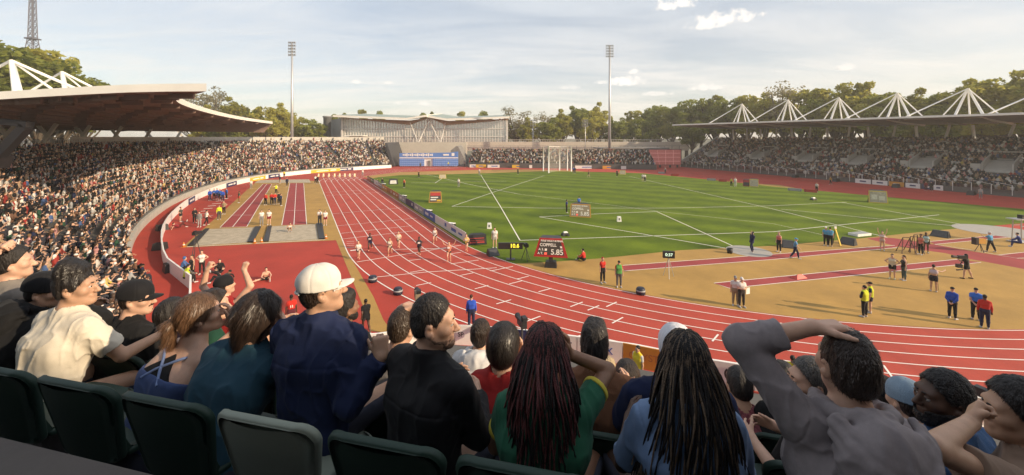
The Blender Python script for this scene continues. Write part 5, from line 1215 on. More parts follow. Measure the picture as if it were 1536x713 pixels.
# infield
FP_ = [
 ((544, 264.5), 'white clad official at the far end of the sprint lanes', 180, 'stand', WHT, 'short', GRY, 'long', {}),
 ((606.3, 282), 'official in orange red top and black trousers beside the black framed board', 150, 'stand', (.55, .10, .03), 'short', BLK, 'long', {}),
 ((628.2, 267), 'dark clothed official at the far left of the lawn', 180, 'stand', (.12, .09, .05), 'short', BLK, 'long', {}),
 ((688, 280.7), 'official in white top and grey trousers alone on the far lawn', 170, 'stand', WHT, 'short', GRY, 'long', {}),
 ((719, 263), 'official in pale pink top at the head of the long white line', 180, 'stand', (.6, .45, .45), 'short', GRY, 'long', {}),
 ((777, 262), 'dark figure on the far lawn left of the throwing cage', 180, 'stand', (.10, .09, .03), 'short', BLK, 'long', {}),
 ((742, 372), 'big man in white polo shirt and pale shorts behind the yellow digit clock', 178, 'stand', WHT, 'short', (.5, .46, .40), 'shorts', dict(h=1.85)),
 ((850, 319.6), 'official in dark blue at the left of the tan scoreboard', -80, 'stand', (.03, .05, .22), 'short', BLK, 'long', dict(skin=2)),
 ((868.5, 314), 'official in blue shirt working behind the tan scoreboard', 10, 'stand', (.05, .16, .5), 'short', BLK, 'long', {}),
 ((876, 392.5), 'person in red jacket sitting on the lawn edge right of the red scoreboard', 60, 'sit_ground', RED, 'long', BLK, 'long', {}),
 ((904, 424.5), 'woman in red top and red headscarf with black trousers on the tan ground', -150, 'stand', RED, 'short', BLK, 'long', dict(fem=True, hair=(.4, .03, .02), skin=1)),
 ((928.5, 431), 'man in green bib over red sleeves with grey trousers on the tan ground', -170, 'stand', RED, 'short', (.10, .10, .10), 'long', dict(bib=GRN, cap_=BLK)),
 ((1103, 458.4), 'official in white shirt, grey cap and khaki trousers at the track edge', -170, 'stand', WHT, 'short', TAN_, 'long', dict(cap_=GRY)),
 ((1112.5, 461), 'official in white cap and dark trousers holding papers at the track edge', -150, 'fold', WHT, 'short', (.04, .035, .03), 'long', dict(cap_=WHT)),
 ((1127.5, 379), 'shot putter in navy and white kit turning inside the throwing circle', 100, 'lunge', NAV, 'long', NAV, 'tight', dict(skin=1, h=1.85)),
 ((883, 266), 'running figure in dark kit on the far lawn right of the cage', -100, 'walk', (.05, .05, .05), 'short', BLK, 'shorts', {}),
 ((925.6, 265.5), 'dark figure beside the far yellow framed board', 180, 'stand', BLK, 'short', BLK, 'long', {}),
 ((964, 272.3), 'white topped official, left of the pair on the far right lawn', 170, 'stand', WHT, 'short', GRY, 'shorts', {}),
 ((967.3, 272.8), 'grey haired white topped official, right of the pair on the far right lawn', 190, 'stand', WHT, 'short', BLK, 'long', dict(hair=(.3, .3, .3))),
 ((1097, 280), 'official in yellow top and black trousers near the far paired boards', 180, 'stand', (.55, .45, .05), 'short', BLK, 'long', {}),
 ((1103, 280.3), 'tall official all in white near the far paired boards', 180, 'stand', WHT, 'short', (.55, .52, .48), 'long', dict(h=1.9)),
 ((860, 260), 'figure in blue at the foot of the throwing cage', 180, 'stand', BLU, 'short', NAV, 'long', {}),
 ((862.5, 260.3), 'figure in dark blue at the foot of the throwing cage', 150, 'stand', NAV, 'long', NAV, 'long', {}),
 ((998, 261), 'tiny dark figure on the far track under the red screen', 180, 'stand', GRY, 'short', BLK, 'long', {}),
 ((1168.5, 378.3), 'woman in pink top and black trousers between throwing circle and blue jacket man', 150, 'stand', (.6, .16, .14), 'vest', BLK, 'long', dict(fem=True, hair=H_BLD)),
 ((1193, 388.5), 'man in blue top and cap walking across the red runway', -90, 'walk', (.10, .25, .45), 'short', NAV, 'long', dict(cap_=SKY)),
 ((1239, 369), 'official in blue vest and white cap, left of the pair by the plank', 170, 'stand', SKY, 'short', BLK, 'long', dict(cap_=WHT)),
 ((1245.3, 370), 'official in sky blue polo and black trousers seen from behind by the plank', 5, 'stand', SKY, 'short', BLK, 'long', {}),
 ((1323.4, 376), 'athlete in pale kit with both arms stretched up on the red runway', 180, 'up', (.6, .5, .45), 'crop', (.5, .35, .3), 'brief', dict(fem=True, h=1.7)),
 ((1381.4, 382.3), 'athlete in coral vest and black leggings beside the steel frames', 140, 'stand', (.6, .18, .14), 'vest', BLK, 'tight', dict(fem=True, skin=2, hair=(.08, .02, .015))),
 ((1389, 379.5), 'athlete in white and teal vest with bare legs beside the steel frames', 190, 'stand', (.35, .5, .5), 'vest', BLK, 'brief', dict(fem=True, skin=3)),
 ((1485.5, 378.3), 'official in sky blue polo and white cap working at the orange device', 60, 'camera', SKY, 'short', BLK, 'long', dict(cap_=WHT)),
 ((1450, 418.6), 'cameraman in black shorts carrying a shoulder camera on the tan ground', 80, 'camera', BLK, 'short', BLK, 'shorts', dict(shoe=BLK)),
 ((1338.5, 418.6), 'athlete in cream tank top and black shorts with hands on hips', 175, 'hips', CRM, 'vest', BLK, 'shorts', dict(hair=H_BRN, shoe=(.6, .6, .4))),
 ((1356, 421), 'athlete with ponytail in black top and grey leggings beside the cream tank man', 120, 'stand', BLK, 'vest', (.06, .10, .10), 'tight', dict(fem=True, hair=H_BRN, pony=True)),
 ((1400.5, 438), 'athlete in white crop top and black shorts seen from behind holding a stick', 5, 'point', (.55, .45, .48), 'crop', (.015, .012, .02), 'shorts', dict(fem=True, hair=H_BLK, skin=1)),
 ((1428.5, 479), 'man in royal blue jacket with hands behind back, left of three at the right', -20, 'behind', BLU, 'long', BLK, 'long', dict(cap_=BLK)),
 ((1464, 480.6), 'man in bright blue shirt with hands behind back, middle of three at the right', 5, 'behind', (.04, .17, .60), 'short', BLK, 'long', dict(cap_=BLK)),
 ((1477.3, 493), 'person in red jacket and dark trousers, nearest of three at the right', 10, 'stand', RED, 'long', NAV, 'long', dict(skin=3)),
 ((1297, 476), 'steward in lime vest over black with arms forward on the tan ground', 60, 'fold', BLK, 'long', BLK, 'long', dict(bib=HIV)),
 ((1305.5, 469.7), 'steward in lime vest and navy shorts with black hat behind the other steward', 90, 'stand', NAV, 'short', NAV, 'shorts', dict(bib=HIV, cap_=BLK)),
 ((1225, 288.5), 'official in pale shirt and black trousers on the right track', 180, 'stand', (.45, .4, .38), 'short', BLK, 'long', {}),
 ((1246, 277), 'official in tan jacket walking on the far side of the right track', 120, 'walk', (.45, .25, .05), 'long', BLK, 'long', {}),
 ((1280, 273.5), 'official in orange tan top near the right stand boards', 180, 'stand', (.45, .25, .05), 'short', BLK, 'long', {}),
 ((1389, 286.5), 'figure in dark red at the foot of the right stand', 180, 'stand', DRD, 'long', (.1, .03, .03), 'long', {}),
 ((1397, 287), 'figure in black beside the dark red one below the right stand', 170, 'stand', BLK, 'long', BLK, 'long', {}),
 ((1471, 297.6), 'pale grey clad figure near the right end of the far track', 180, 'stand', (.4, .38, .36), 'short', GRY, 'long', {}),
 ((566, 276), 'photographer in navy crouching among equipment at the far corner of the lawn', 180, 'crouch', NAV, 'long', BLK, 'long', {}),
 ((573, 276.5), 'photographer in black sitting among equipment at the far corner of the lawn', 200, 'sit_chair', BLK, 'long', (.02, .03, .1), 'long', {}),
 ((697, 251.8), 'dark figure walking before the far left end of the far stand', 100, 'walk', BLK, 'long', BLK, 'long', {}),
 ((583, 251.5), 'dark figure at the end of the far left crowd wall', 100, 'walk', BLK, 'long', BLK, 'long', {}),
 ((630.5, 252), 'dark figure standing before the blue banner', 180, 'stand', (.1, .1, .1), 'long', BLK, 'long', {}),
 ((672.5, 250.8), 'lime vested figure before the right part of the blue banner', 180, 'stand', HIV, 'short', (.05, .1, .3), 'long', {}),
 ((1530, 372), 'person in navy sitting at the foot of the steel timing tower', 90, 'sit_chair', (.03, .05, .2), 'long', (.03, .04, .15), 'long', {}),
]
for (p, lab, fc, po, t, sl, b, lg, ex) in FP_:
    field_person(*p, lab, fc, po, t, sl, b, lg, ex.pop('hair', H_BLK), **ex)

# ================================================================== THINGS ON THE FIELD
M_led = mat('dark_led_panel', (.055, .05, .042), .6, .2, 40); M_ledw = emit('led_white', (.72, .68, .58), .22); M_ledy = emit('led_yellow', (.85, .75, .05), 1.0); M_ledr = emit('led_red', (.8, .12, .08), .5); M_ledt = mat('lit_tan_panel', (.30, .245, .16), .6, .25, 25)
M_redp = mat('red_painted_metal', (.40, .025, .025), .45, .1, 4); M_orgp = mat('orange_painted_metal', (.52, .27, .04), .5, .1, 4); M_yelp = mat('yellow_painted_metal', (.62, .45, .06), .5, .08, 4)
def aboard(px, py, w, h, label, rot=0, frame=M_yelp, panel=M_led, side=M_dark, lines=None, stand=False, base_z=0.0, deep=.9, group='electronic boards on the lawn', splay=.12, tm=None, prints=None):
    """a wedge shaped two sided display with a framed front panel facing the viewer"""
    p = G(px, py); view = math.atan2(-p.x, p.y); root = empty('display_board', (p.x, p.y, 0), view + R(rot), label, 'display board', group)
    z0 = .78 if stand else base_z; t = h * (.10 if stand else .22)
    if stand:
        MB().box((0, .15, .22), (.95, .75, .44), taper=.82).build('base_block', M_black, root); MB().box((0, .2, .6), (.3, .3, .5)).build('post', M_dark, root)
    fr = [Vector((-w / 2 - w * splay * .35, 0, z0)), Vector((w / 2 + w * splay * .35, 0, z0)), Vector((w / 2 - w * splay * .35, t, z0 + h)), Vector((-w / 2 + w * splay * .35, t, z0 + h))]
    MB().add(fr + [Vector((-w * .45, deep, z0)), Vector((w * .45, deep, z0)), Vector((w * .30, deep * .75, z0 + h * 1.08)), Vector((-w * .30, deep * .75, z0 + h * 1.08))], [(4, 7, 6, 5), (0, 3, 7, 4), (1, 5, 6, 2), (3, 2, 6, 7), (0, 4, 5, 1)]).build('housing', side, root)
    b = w * .055; X = lambda u, v, o=0: (fr[0].lerp(fr[1], u)).lerp(fr[3].lerp(fr[2], u), v) + Vector((0, -o, 0))
    m1 = MB(); m1.extrude([X(0, 0), X(1, 0), X(1, 1), X(0, 1)], (0, -.05, .0)); m1.build('frame', frame, root)
    bu, bv = (.085, .12) if stand else (.05, .07); m1 = MB(); m1.extrude([X(bu, bv, .052), X(1 - bu, bv, .052), X(1 - bu, 1 - bv, .052), X(bu, 1 - bv, .052)], (0, -.012, 0)); m1.build('screen_panel', panel, root)
    tilt = math.atan2(t, h)
    for (u, v, s, size, m) in (lines or []): 
        c = X(u, v, .07); text_obj('lettering', s, size * h, m, root, c, (R(90) - tilt, 0, 0), 'LEFT', bold=.004 * h)
    for (u, v, du, dv, m) in (prints or []):
        m1 = MB(); m1.extrude([X(u, v, .066), X(u + du, v, .066), X(u + du, v + dv, .066), X(u, v + dv, .066)], (0, -.008, 0)); m1.build('lit_block', m, root)
    return root
SC = [(.09, .86, 'POLE VAULT M FINAL', .125, M_ledw), (.09, .64, 'COPPELL', .225, M_ledw), (.09, .40, 'A 3.', .17, M_ledw), (.09, .19, 'A T.', .17, M_ledw), (.50, .27, '5.85', .40, M_ledw)]
SB = [(.30, .33, .075, .12, M_ledw), (.30, .12, .085, .13, M_ledr), (.84, .50, .07, .10, M_ledw)]
aboard(826, 401, 2.18, 1.42, 'red framed scoreboard on a black foot showing 5.85 at the near lawn edge', -4, M_redp, M_led, M_dark, SC, True, prints=SB, splay=.3, deep=.8)
aboard(870.5, 326, 2.55, 1.58, 'tan scoreboard with orange edges showing 5.85 in mid lawn', -5, M_orgp, M_ledt, M_dark, SC, False, prints=SB, splay=.06)
aboard(653, 304, 1.85, 1.62, 'dark wedge board with red top on the left of the lawn', -6, M_orgp, mat('charcoal_panel', (.06, .05, .05), .6, .15, 8), M_black, None, prints=[(.08, .62, .84, .3, M_redv), (.12, .42, .6, .1, M_wvin), (.12, .22, .45, .1, M_wvin), (.62, .12, .3, .14, M_yel)], deep=1.4)
aboard(664, 268, 1.65, .95, 'small tan board at the far left of the lawn', 0, M_yelp, mat('tan_panel', (.42, .36, .26), .7, .35, 5), M_dark, None, splay=.05)
aboard(590, 277, 1.85, 1.05, 'black framed board with bright screen beside the far photographers', 0, M_black, M_black, M_black, None, prints=[(.16, .16, .68, .66, emit('pale_screen', (.55, .53, .48), .2)), (.3, .4, .35, .2, M_yel)], splay=.12)
aboard(716, 367.6, 1.72, .92, 'low black board with red lettering at the end of the inner boards', 6, M_black, mat('black_panel', (.02, .018, .02), .5, .1, 4), M_black, None, prints=[(.08, .62, .8, .07, M_redv), (.08, .42, .8, .05, M_redv), (.10, .20, .34, .12, M_redv), (.50, .20, .38, .12, M_redv)], splay=.04, deep=.7)
aboard(934, 262, 1.6, 1.05, 'small yellow framed board at the far side of the lawn', 0, M_yelp, mat('tan_panel', (.42, .36, .26), .7, .35, 5), M_dark, None, splay=.04)
aboard(1131, 280.5, 1.55, 1.5, 'tan framed board of the pair on the far right of the lawn', 0, M_yelp, mat('tan_panel', (.42, .36, .26), .7, .35, 5), M_dark, None, splay=.03)
aboard(1120, 279.5, 1.3, 1.3, 'dark red topped board of the pair on the far right of the lawn', 0, M_redp, mat('charcoal_panel', (.06, .05, .05), .6, .15, 8), M_black, None, prints=[(.08, .6, .84, .3, M_redv)], splay=.03)
aboard(1317.5, 305, 2.15, 1.8, 'yellow framed tan board with dark side on the right of the lawn', 12, M_yelp, mat('tan_panel', (.42, .36, .26), .7, .35, 5), M_black, None, deep=1.6, splay=.04, prints=[(.15, .3, .3, .4, mat('pale_print', (.6, .55, .42), .6, .2, 6)), (.55, .25, .3, .35, mat('pale_print', (.6, .55, .42)))])
for (x, y, w, m, lab) in [(1192, 287, 2.1, M_greyv, 'low grey board lying along the right edge of the lawn'), (1216, 289, 1.9, M_redv, 'low red board next to the low grey board at the lawn edge'), (992, 261, 1.6, M_greyv, 'low grey board on the far lawn edge beneath the red screen'), (1012, 264.5, 1.9, M_redv, 'low red board on the far right lawn edge'), (1067, 271.5, 1.8, M_greyv, 'low grey board at the far lawn edge before the right stand'), (1084, 273, 1.6, M_redv, 'low dark red board at the far lawn edge before the right stand')]:
    p = G(x, y); root = empty('sideline_board', (p.x, p.y, 0), math.atan2(-p.x, p.y), lab, 'sideline board', 'low boards along the right lawn edge'); MB().box((0, 0, .3), (w, .06, .5)).build('panel', m, root)
    for s in (-1, 1): MB().box((s * w * .4, .1, .15), (.05, .4, .3)).build('foot', M_dark, root)
# digit clock, tripod clock
p = G(766, 390); root = empty('digital_clock', (p.x, p.y, 0), 0, 'long black clock with yellow digits 10.6 at the bend', 'clock')
MB().box((-.02, 0, 1.15), (2.0, .18, .5)).build('case', M_black, root); MB().box((0, .05, .45), (.12, .12, .9)).build('post', M_dark, root); MB().box((0, .05, .04), (.7, .5, .08)).build('foot', M_dark, root)
text_obj('digits', '10.6', .44, M_ledy, root, (.32, -.10, 1.15), (R(90), 0, 0), bold=.012)
p = G(1003, 416); root = empty('digital_clock', (p.x, p.y, 0), -.2, 'small black clock with pale digits on a tripod on the tan ground', 'clock')
MB().box((0, 0, 1.62), (.80, .2, .48)).build('case', M_black, root); text_obj('digits', '0:37', .30, emit('led_green', (.55, .75, .6), .7), root, (0, -.11, 1.62), (R(90), 0, 0), bold=.006)
for a in (0.4, 2.5, 4.6): q = MB(); q.tube([(0, 0, 1.4), (math.cos(a) * .42, math.sin(a) * .42, 0)], .022, 6); q.build('leg', M_alu, root)
def tripod_cam(px, py, label, s=1.0, z=0, rot=0, h=1.5):
    p = G(px, py, z); root = empty('camera_tripod', (p.x, p.y, z), R(rot), label, 'camera')
    for a in (0.4, 2.5, 4.6): q = MB(); q.tube([(0, 0, h), (math.cos(a) * .4 * s, math.sin(a) * .4 * s, 0)], .025, 6); q.build('leg', M_dark, root)
    MB().box((0, 0, h + .14), (.26, .5, .26)).build('camera_body', M_black, root); q = MB(); q.tube([(0, .25, h + .14), (0, .55, h + .14)], [.08, .1], 10); q.build('lens', M_black, root); MB().box((0, -.1, h + .32), (.1, .25, .08)).build('viewfinder', M_black, root); return root
tripod_cam(*z9(405, 532), 'black camera on a tall tripod beside the left sand pit corner', h=2.0)
tripod_cam(789, 391, 'black camera on a thin stand beside the yellow digit clock', h=1.1, rot=20)
# cameraman's camera
p = G(1450, 418.6); root = empty('shoulder_camera', (p.x - .35, p.y - .05, 1.55), R(80), 'black shoulder camera with long lens carried by the cameraman', 'camera'); MB().box((0, 0, 0), (.16, .55, .22)).build('camera_body', M_black, root); q = MB(); q.tube([(0, .27, 0), (0, .62, .02)], [.07, .1], 10); q.build('lens', M_black, root)
root = empty('camera_rig', (p.x - .42, p.y - .1, .95), R(80), 'black handheld stabiliser hanging under the shoulder camera', 'camera rig'); q = MB(); q.tube([(0, 0, .3), (0, .2, 0), (0, -.05, -.25), (0, .35, -.3)], .05, 7); q.build('arm', M_black, root); MB().box((0, .2, 0), (.2, .3, .24)).build('monitor', M_black, root)
# wedge speakers, boxes, drums
def wedge(px, py, w, h, label, rot=0, m=M_black, name='wedge_speaker', group='black wedge boxes on the infield'):
    p = G(px, py); root = empty(name, (p.x, p.y, 0), math.atan2(-p.x, p.y) + R(rot), label, 'speaker', group); q = MB(); q.add([(-w / 2, 0, 0), (w / 2, 0, 0), (w / 2, .75, 0), (-w / 2, .75, 0), (-w / 2 * .8, .45, h), (w / 2 * .8, .45, h), (w / 2 * .8, .75, h), (-w / 2 * .8, .75, h)], [(0, 3, 2, 1), (4, 5, 6, 7), (0, 1, 5, 4), (1, 2, 6, 5), (2, 3, 7, 6), (3, 0, 4, 7)]); q.build('case', m, root)
    q = MB(); q.add([(-w * .42, .02, .05), (w * .42, .02, .05), (w * .35, .43, h * .93), (-w * .35, .43, h * .93)], [(0, 1, 2, 3)]); q.v = [v + Vector((0, -.012, .008)) for v in q.v]; q.build('grille', M_dark, root); return root
wedge(1183.5, 373, 1.05, .6, 'black wedge speaker right of the throwing circle', 10); wedge(1269, 367.5, 1.2, .6, 'black wedge speaker beside the yellow plank', -20); wedge(1408, 356, 1.35, .6, 'black wedge speaker on the tan edge behind the steel frames', -15); wedge(742, 385, 1.0, .5, 'grey black wedge monitor under the white polo man', 20)
def drum(px, py, label, group='dark banded tubs by the track'):
    p = G(px, py); root = empty('banded_tub', (p.x, p.y, 0), 0, label, 'tub', group); MB().lathe((0, 0, 0), [(.27, 0), (.30, .1), (.27, .36), (.22, .42)], 14).build('tub', mat('navy_plastic', (.012, .016, .035), .5, .1, 4), root, True); MB().lathe((0, 0, .2), [(.302, 0), (.29, .09)], 14).build('band', M_greyv, root, True)
drum(559, 423, 'dark tub with pale band left on the apron beside the outer lane'); drum(597, 441.5, 'dark tub with pale band nearer on the apron, right of the other'); drum(961, 441.5, 'dark tub with pale band on the tan ground at the inner lane')
for j, (x, y, s) in enumerate([(670, 294.5, 1), (605.5, 283.5, 0), (644, 320.5, 1), (676.5, 340.5, 1), (577.5, 280.0, 0)]): pass
for j, (x, y) in enumerate([(575.5, 279), (606, 297.5), (643, 320.5), (677, 341)]):
    p = G(x, y); root = empty('floor_speaker', (p.x, p.y, 0), R(-30), ['farthest', 'third nearest', 'second nearest', 'nearest'][j] + ' pale topped box on the grass behind the inner boards', 'speaker', 'boxes behind the inner boards'); MB().box((0, 0, .28), (.95, .5, .3), taper=.9).build('case', M_black, root); MB().box((0, 0, .46), (.9, .45, .05)).build('lid', M_wpaint, root); MB().box((0, 0, .07), (.3, .3, .14)).build('foot', M_dark, root)
def number_box(px, py, label, digit='8'):
    p = G(px, py); root = empty('lane_marker', (p.x, p.y, 0), 0, label, 'lane marker', 'white number boxes on the lawn'); MB().box((0, 0, .3), (.5, .42, .6), taper=.78).build('box', M_wpaint, root); text_obj('number', digit, .34, M_black, root, (0, -.205, .3), (R(86), 0, 0), bold=.01)
number_box(734, 343, 'white number box on the lawn behind the white polo man'); number_box(928.5, 332.5, 'white number box on the lawn right of the tan scoreboard')
for (x, y, lab) in [(848, 354, 'small black and white remote cart on the lawn behind the red scoreboard'), (1220, 300.5, 'small black and white remote cart on the right of the lawn')]:
    p = G(x, y); root = empty('remote_cart', (p.x, p.y, 0), .2, lab, 'cart', 'small remote carts on the lawn'); MB().box((0, 0, .22), (.75, .45, .22), taper=.75).build('body', M_black, root); MB().box((.02, 0, .38), (.45, .34, .12), taper=.7).build('shell', M_wpaint, root)
    for sx in (-1, 1):
        for sy in (-1, 1): q = MB(); q.tube([(sx * .26, sy * .2, .12), (sx * .26, sy * .3, .12)], .12, 10); q.build('wheel', M_dark, root)
p = G(1094.7, 380); root = empty('bucket', (p.x, p.y, 0), 0, 'black bucket at the left of the throwing circle', 'bucket'); MB().lathe((0, 0, 0), [(.20, 0), (.25, .42), (.23, .42), (.19, .1)], 14).build('pail', M_black, root, True); q = MB(); q.tube([(math.cos(a) * .25, 0, .42 + math.sin(a) * .16) for a in np.linspace(0, math.pi, 9)], .014, 5); q.build('handle', M_alu, root)
a, b = G(1280, 356), G(1312, 353); root = empty('white_mat', ((a + b) / 2).to_tuple()[:2] + (0,), math.atan2(b.y - a.y, b.x - a.x), 'flat white block lying on the lawn edge', 'mat'); MB().box((0, .4, .12), (1.9, .9, .24)).build('slab', M_wpaint, root); MB().box((0, .4, .245), (1.75, .8, .02)).build('cover', M_greyv, root)
p = G(1261, 369); root = empty('leaning_plank', (p.x, p.y, 0), 0, 'narrow yellow plank standing upright beside the wedge speaker', 'plank'); q = MB(); q.beam((0, 0, 0), (-.22, .35, 1.55), .22, .05); q.build('board', M_yelp, root); q = MB(); q.beam((-.2, .38, 1.4), (-.1, .75, 0), .05, .05); q.build('prop', M_dark, root); q = MB(); q.box((-.22, .32, 1.6), (.2, .06, .22)); q.build('head_plate', M_wpaint, root)
# steel frames
for j, (x, y, w, h) in enumerate([(1359.5, 380, 1.0, 1.35), (1373.5, 380.5, .5, 1.6), (1383, 378.5, 1.0, 1.35)]):
    p = G(x - (0 if j < 2 else 12), y); root = empty('steel_frame', (p.x, p.y, 0), R(-20), ['left', 'tall narrow middle', 'right'][j] + ' steel frame of the three racks on the runway', 'steel frame', 'steel racks on the runway'); 
    for s in (-1, 1):
        q = MB(); q.tube([(s * w / 2, -.45, 0), (s * w / 2 * .45, 0, h), (s * w / 2, .45, 0)], .03, 6); q.build('upright', mat('rusty_steel', (.10, .055, .04), .6, .3, 8), root)
        q = MB(); q.tube([(s * w * .36, -.25, h * .42), (s * w * .36, .25, h * .42)], .022, 6); q.build('brace', mat('rusty_steel', (.10, .055, .04)), root)
    q = MB(); q.tube([(-w / 2 * .45, 0, h), (w / 2 * .45, 0, h)], .03, 6); q.tube([(-w * .36, -.25, h * .42), (w * .36, -.25, h * .42)], .02, 6); q.build('crossbar', mat('rusty_steel', (.10, .055, .04)), root)
# orange starting device and timing tower
p = G(1476, 378); root = empty('measuring_device', (p.x - .35, p.y, 0), 0, 'orange and black measuring device on short legs beside the sky blue official', 'measuring device')
MB().box((0, 0, .95), (.7, .3, .42)).build('case', M_orgp, root); MB().box((-.42, 0, .95), (.25, .36, .6)).build('hood', M_black, root)
for a in (0.5, 2.6, 4.7): q = MB(); q.tube([(0, 0, .75), (math.cos(a) * .35, math.sin(a) * .3, 0)], .025, 6); q.build('leg', M_dark, root)
p = G(1532, 364); root = empty('timing_tower', (p.x, p.y, 0), 0, 'silver steel timing tower with a flat top at the right edge', 'tower')
for sx in (-1, 1):
    for sy in (-1, 1): q = MB(); q.tube([(sx * .45, sy * .35, .1), (sx * .4, sy * .3, 2.2)], .045, 8); q.build('leg', M_alu, root)
for z in (.15, .9, 1.6): q = MB(); q.box((0, -.34, z), (.95, .05, .05)); q.box((0, .34, z), (.95, .05, .05)); q.build('brace', M_alu, root)
MB().box((0, 0, 2.24), (1.9, .9, .08)).build('platform', M_alu, root); MB().box((0, 0, .1), (1.7, 1.0, .06)).build('base', M_alu, root); MB().box((0, 0, 2.45), (.3, .4, .35)).build('camera_body', M_black, root)
# far lane boxes, cones, gully boxes
for j, x in enumerate([478, 485.3, 493.5, 502, 509.5, 517.3, 524.7, 532]):
    p = G(x, 265.2); root = empty('lane_box', (p.x, p.y, 0), R(28), 'cream lane box at the far start, ' + ordn[j] + ' from the left', 'lane box', 'cream lane boxes across the far end of the sprint track'); MB().box((0, 0, .4), (.42, .36, .8), taper=.8).build('box', mat('cream_plastic', (.68, .56, .30), .5, .06, 3), root); MB().box((0, -.17, .45), (.2, .03, .3)).build('number_plate', M_wpaint, root)
for j, (x, y) in enumerate([(341, 466), (720, 446), (757, 441), (1101, 421)]):
    p = G(*z9(x, y)); root = empty('traffic_cone', (p.x, p.y, 0), 0, ['orange cone at the near left corner of the left sand pit', 'orange cone at the near right corner of the left sand pit', 'orange cone at the near left corner of the right sand pit', 'orange cone at the near right corner of the right sand pit'][j], 'traffic cone', 'cones at the sand pits'); MB().lathe((0, 0, .03), [(.13, 0), (.03, .42)], 12).build('cone', mat('orange_plastic', (.6, .2, .03), .5, .05, 3), root, True); MB().box((0, 0, .015), (.34, .34, .03)).build('base', mat('orange_plastic', (.6, .2, .03)), root); MB().lathe((0, 0, .17), [(.098, 0), (.07, .11)], 12).build('stripe', M_white, root, True)
for j, (x, y) in enumerate([(225, 376), (214, 480), (262, 596)]):
    p = G(*z9(x, y)); root = empty('black_case', (p.x, p.y, 0), R((60, 20, -40)[j]), ['far', 'middle', 'near'][j] + ' black case lying in the red gully under the left crowd', 'case', 'black cases in the gully'); MB().box((0, 0, .3), (1.0, .65, .6), taper=.85).build('case', M_black, root); MB().box((0, 0, .62), (.5, .1, .06)).build('handle', M_dark, root)
for j, (x, y) in enumerate([(1192.8, 266.5), (1254.5, 272.5), (1344, 281.5), (1457, 292.5)]):
    p = G(x, y); root = empty('black_case', (p.x, p.y, 0), R(30), ordn[j] + ' black case from the left at the foot of the right stand', 'case', 'black cases before the right stand'); MB().box((0, 0, .35), (1.9, .9, .7), taper=.8).build('case', M_black, root); MB().box((0, 0, .72), (.6, .1, .06)).build('handle', M_dark, root)
p = G(1115, 458); root = empty('paper_sheets', (p.x + .12, p.y - .25, .95), .3, 'white sheets held by the official in the white cap', 'papers'); MB().box((0, 0, 0), (.28, .02, .36)).build('sheet', M_wpaint, root)
p = G(1405, 436); root = empty('thin_stick', (p.x + .1, p.y, 0), 0, 'thin dark stick held by the athlete in the white crop top', 'stick'); q = MB(); q.tube([(0, 0, 0), (-.05, 0, 1.25)], .014, 6); q.build('shaft', M_dark, root)
p = G(1283 - 85, 435.5); 
# orange cones / wedge marker on runway
p = G(*z7(450, 412)); root = empty('runway_marker', (p.x, p.y, 0), .3, 'small red wedge marker lying on the long red runway', 'marker'); MB().add([(-.5, -.2, .02), (.5, -.2, .02), (.5, .35, .02), (-.5, .35, .02), (-.2, .0, .28), (.2, .0, .28)], [(0, 1, 5, 4), (1, 2, 5), (2, 3, 4, 5), (3, 0, 4), (0, 3, 2, 1)]).build('wedge', mat('bright_red_plastic', (.6, .06, .04), .5, .05, 3), root)
# tv camera with beige cover at the wall, foreground right
def wall_cam(x, y, Y, label, cover):
    t = PY(x, y, Y); root = empty('television_camera', (t.x, t.y, 0), R(20), label, 'camera'); z = t.z
    q = MB(); q.tube([(0, 0, 0), (0, 0, z - .2)], .05, 8); q.build('column', M_dark, root); MB().box((0, 0, z), (.24, .6, .3)).build('camera_body', cover, root); q = MB(); q.tube([(0, .3, z), (.05, .7, z + .02)], [.1, .13], 10); q.build('lens', M_black, root); MB().box((.05, -.15, z + .24), (.2, .3, .14)).build('viewfinder', M_black, root); q = MB(); q.tube([(0, -.2, z - .1), (.1, -.6, z - .3)], .02, 6); q.build('pan_bar', M_dark, root)
wall_cam(626, 443, 19.0, 'beige covered camera on a post above the navy jacket shoulder', mat('beige_cover', (.22, .17, .11), .8, .2, 6)); wall_cam(1482, 592, 13.0, 'black camera on a post before the man at the right edge', M_black); wall_cam(783, 484, 17.2, 'dark camera on a post behind the red braids', M_black)

# ================================================================== ADVERTISING BOARDS
def seg_dir(a, b): d = (b - a).normalized(); return d
# inside boards along the sprint straight
s0, s1 = 34.6, 97.5; n = 13; cols = [M_wvin, M_wvin, M_bluev, M_greyv, M_navy, M_greyv, M_brown, M_brown, M_orange, M_greyv, M_wvin, M_grn, M_brown]
cl = ['white blue-marked', 'plain white', 'blue', 'grey', 'navy', 'second grey', 'brown orange', 'second brown orange', 'orange', 'third grey', 'third white', 'green', 'farthest brown']
for j in range(n):
    a, b = S(s0 + (s1 - s0) * j / n, 13.75), S(s0 + (s1 - s0) * (j + 1) / n, 13.75)
    ad_board(b, a, .92, cols[j], cl[j] + ' board along the lawn edge of the straight, ' + ordn[j] + ' nearest', (0, 0, 0), group='boards along the lawn side of the straight', off=0, tm=M_bluev if cols[j] is M_wvin else M_wvin, blocks=[(-.2, .5, .3, .35), (.2, .5, .22, .2)] if j % 3 != 1 else [(.28, .55, .12, .4)])
q = MB(); q.beam(S(s0, 13.80, .5), S(s1, 13.80, .5), .05, .75); o = q.build('board_rail', M_dark); tag(o, 'dark backing rail behind the advertising boards of the straight', 'rail')
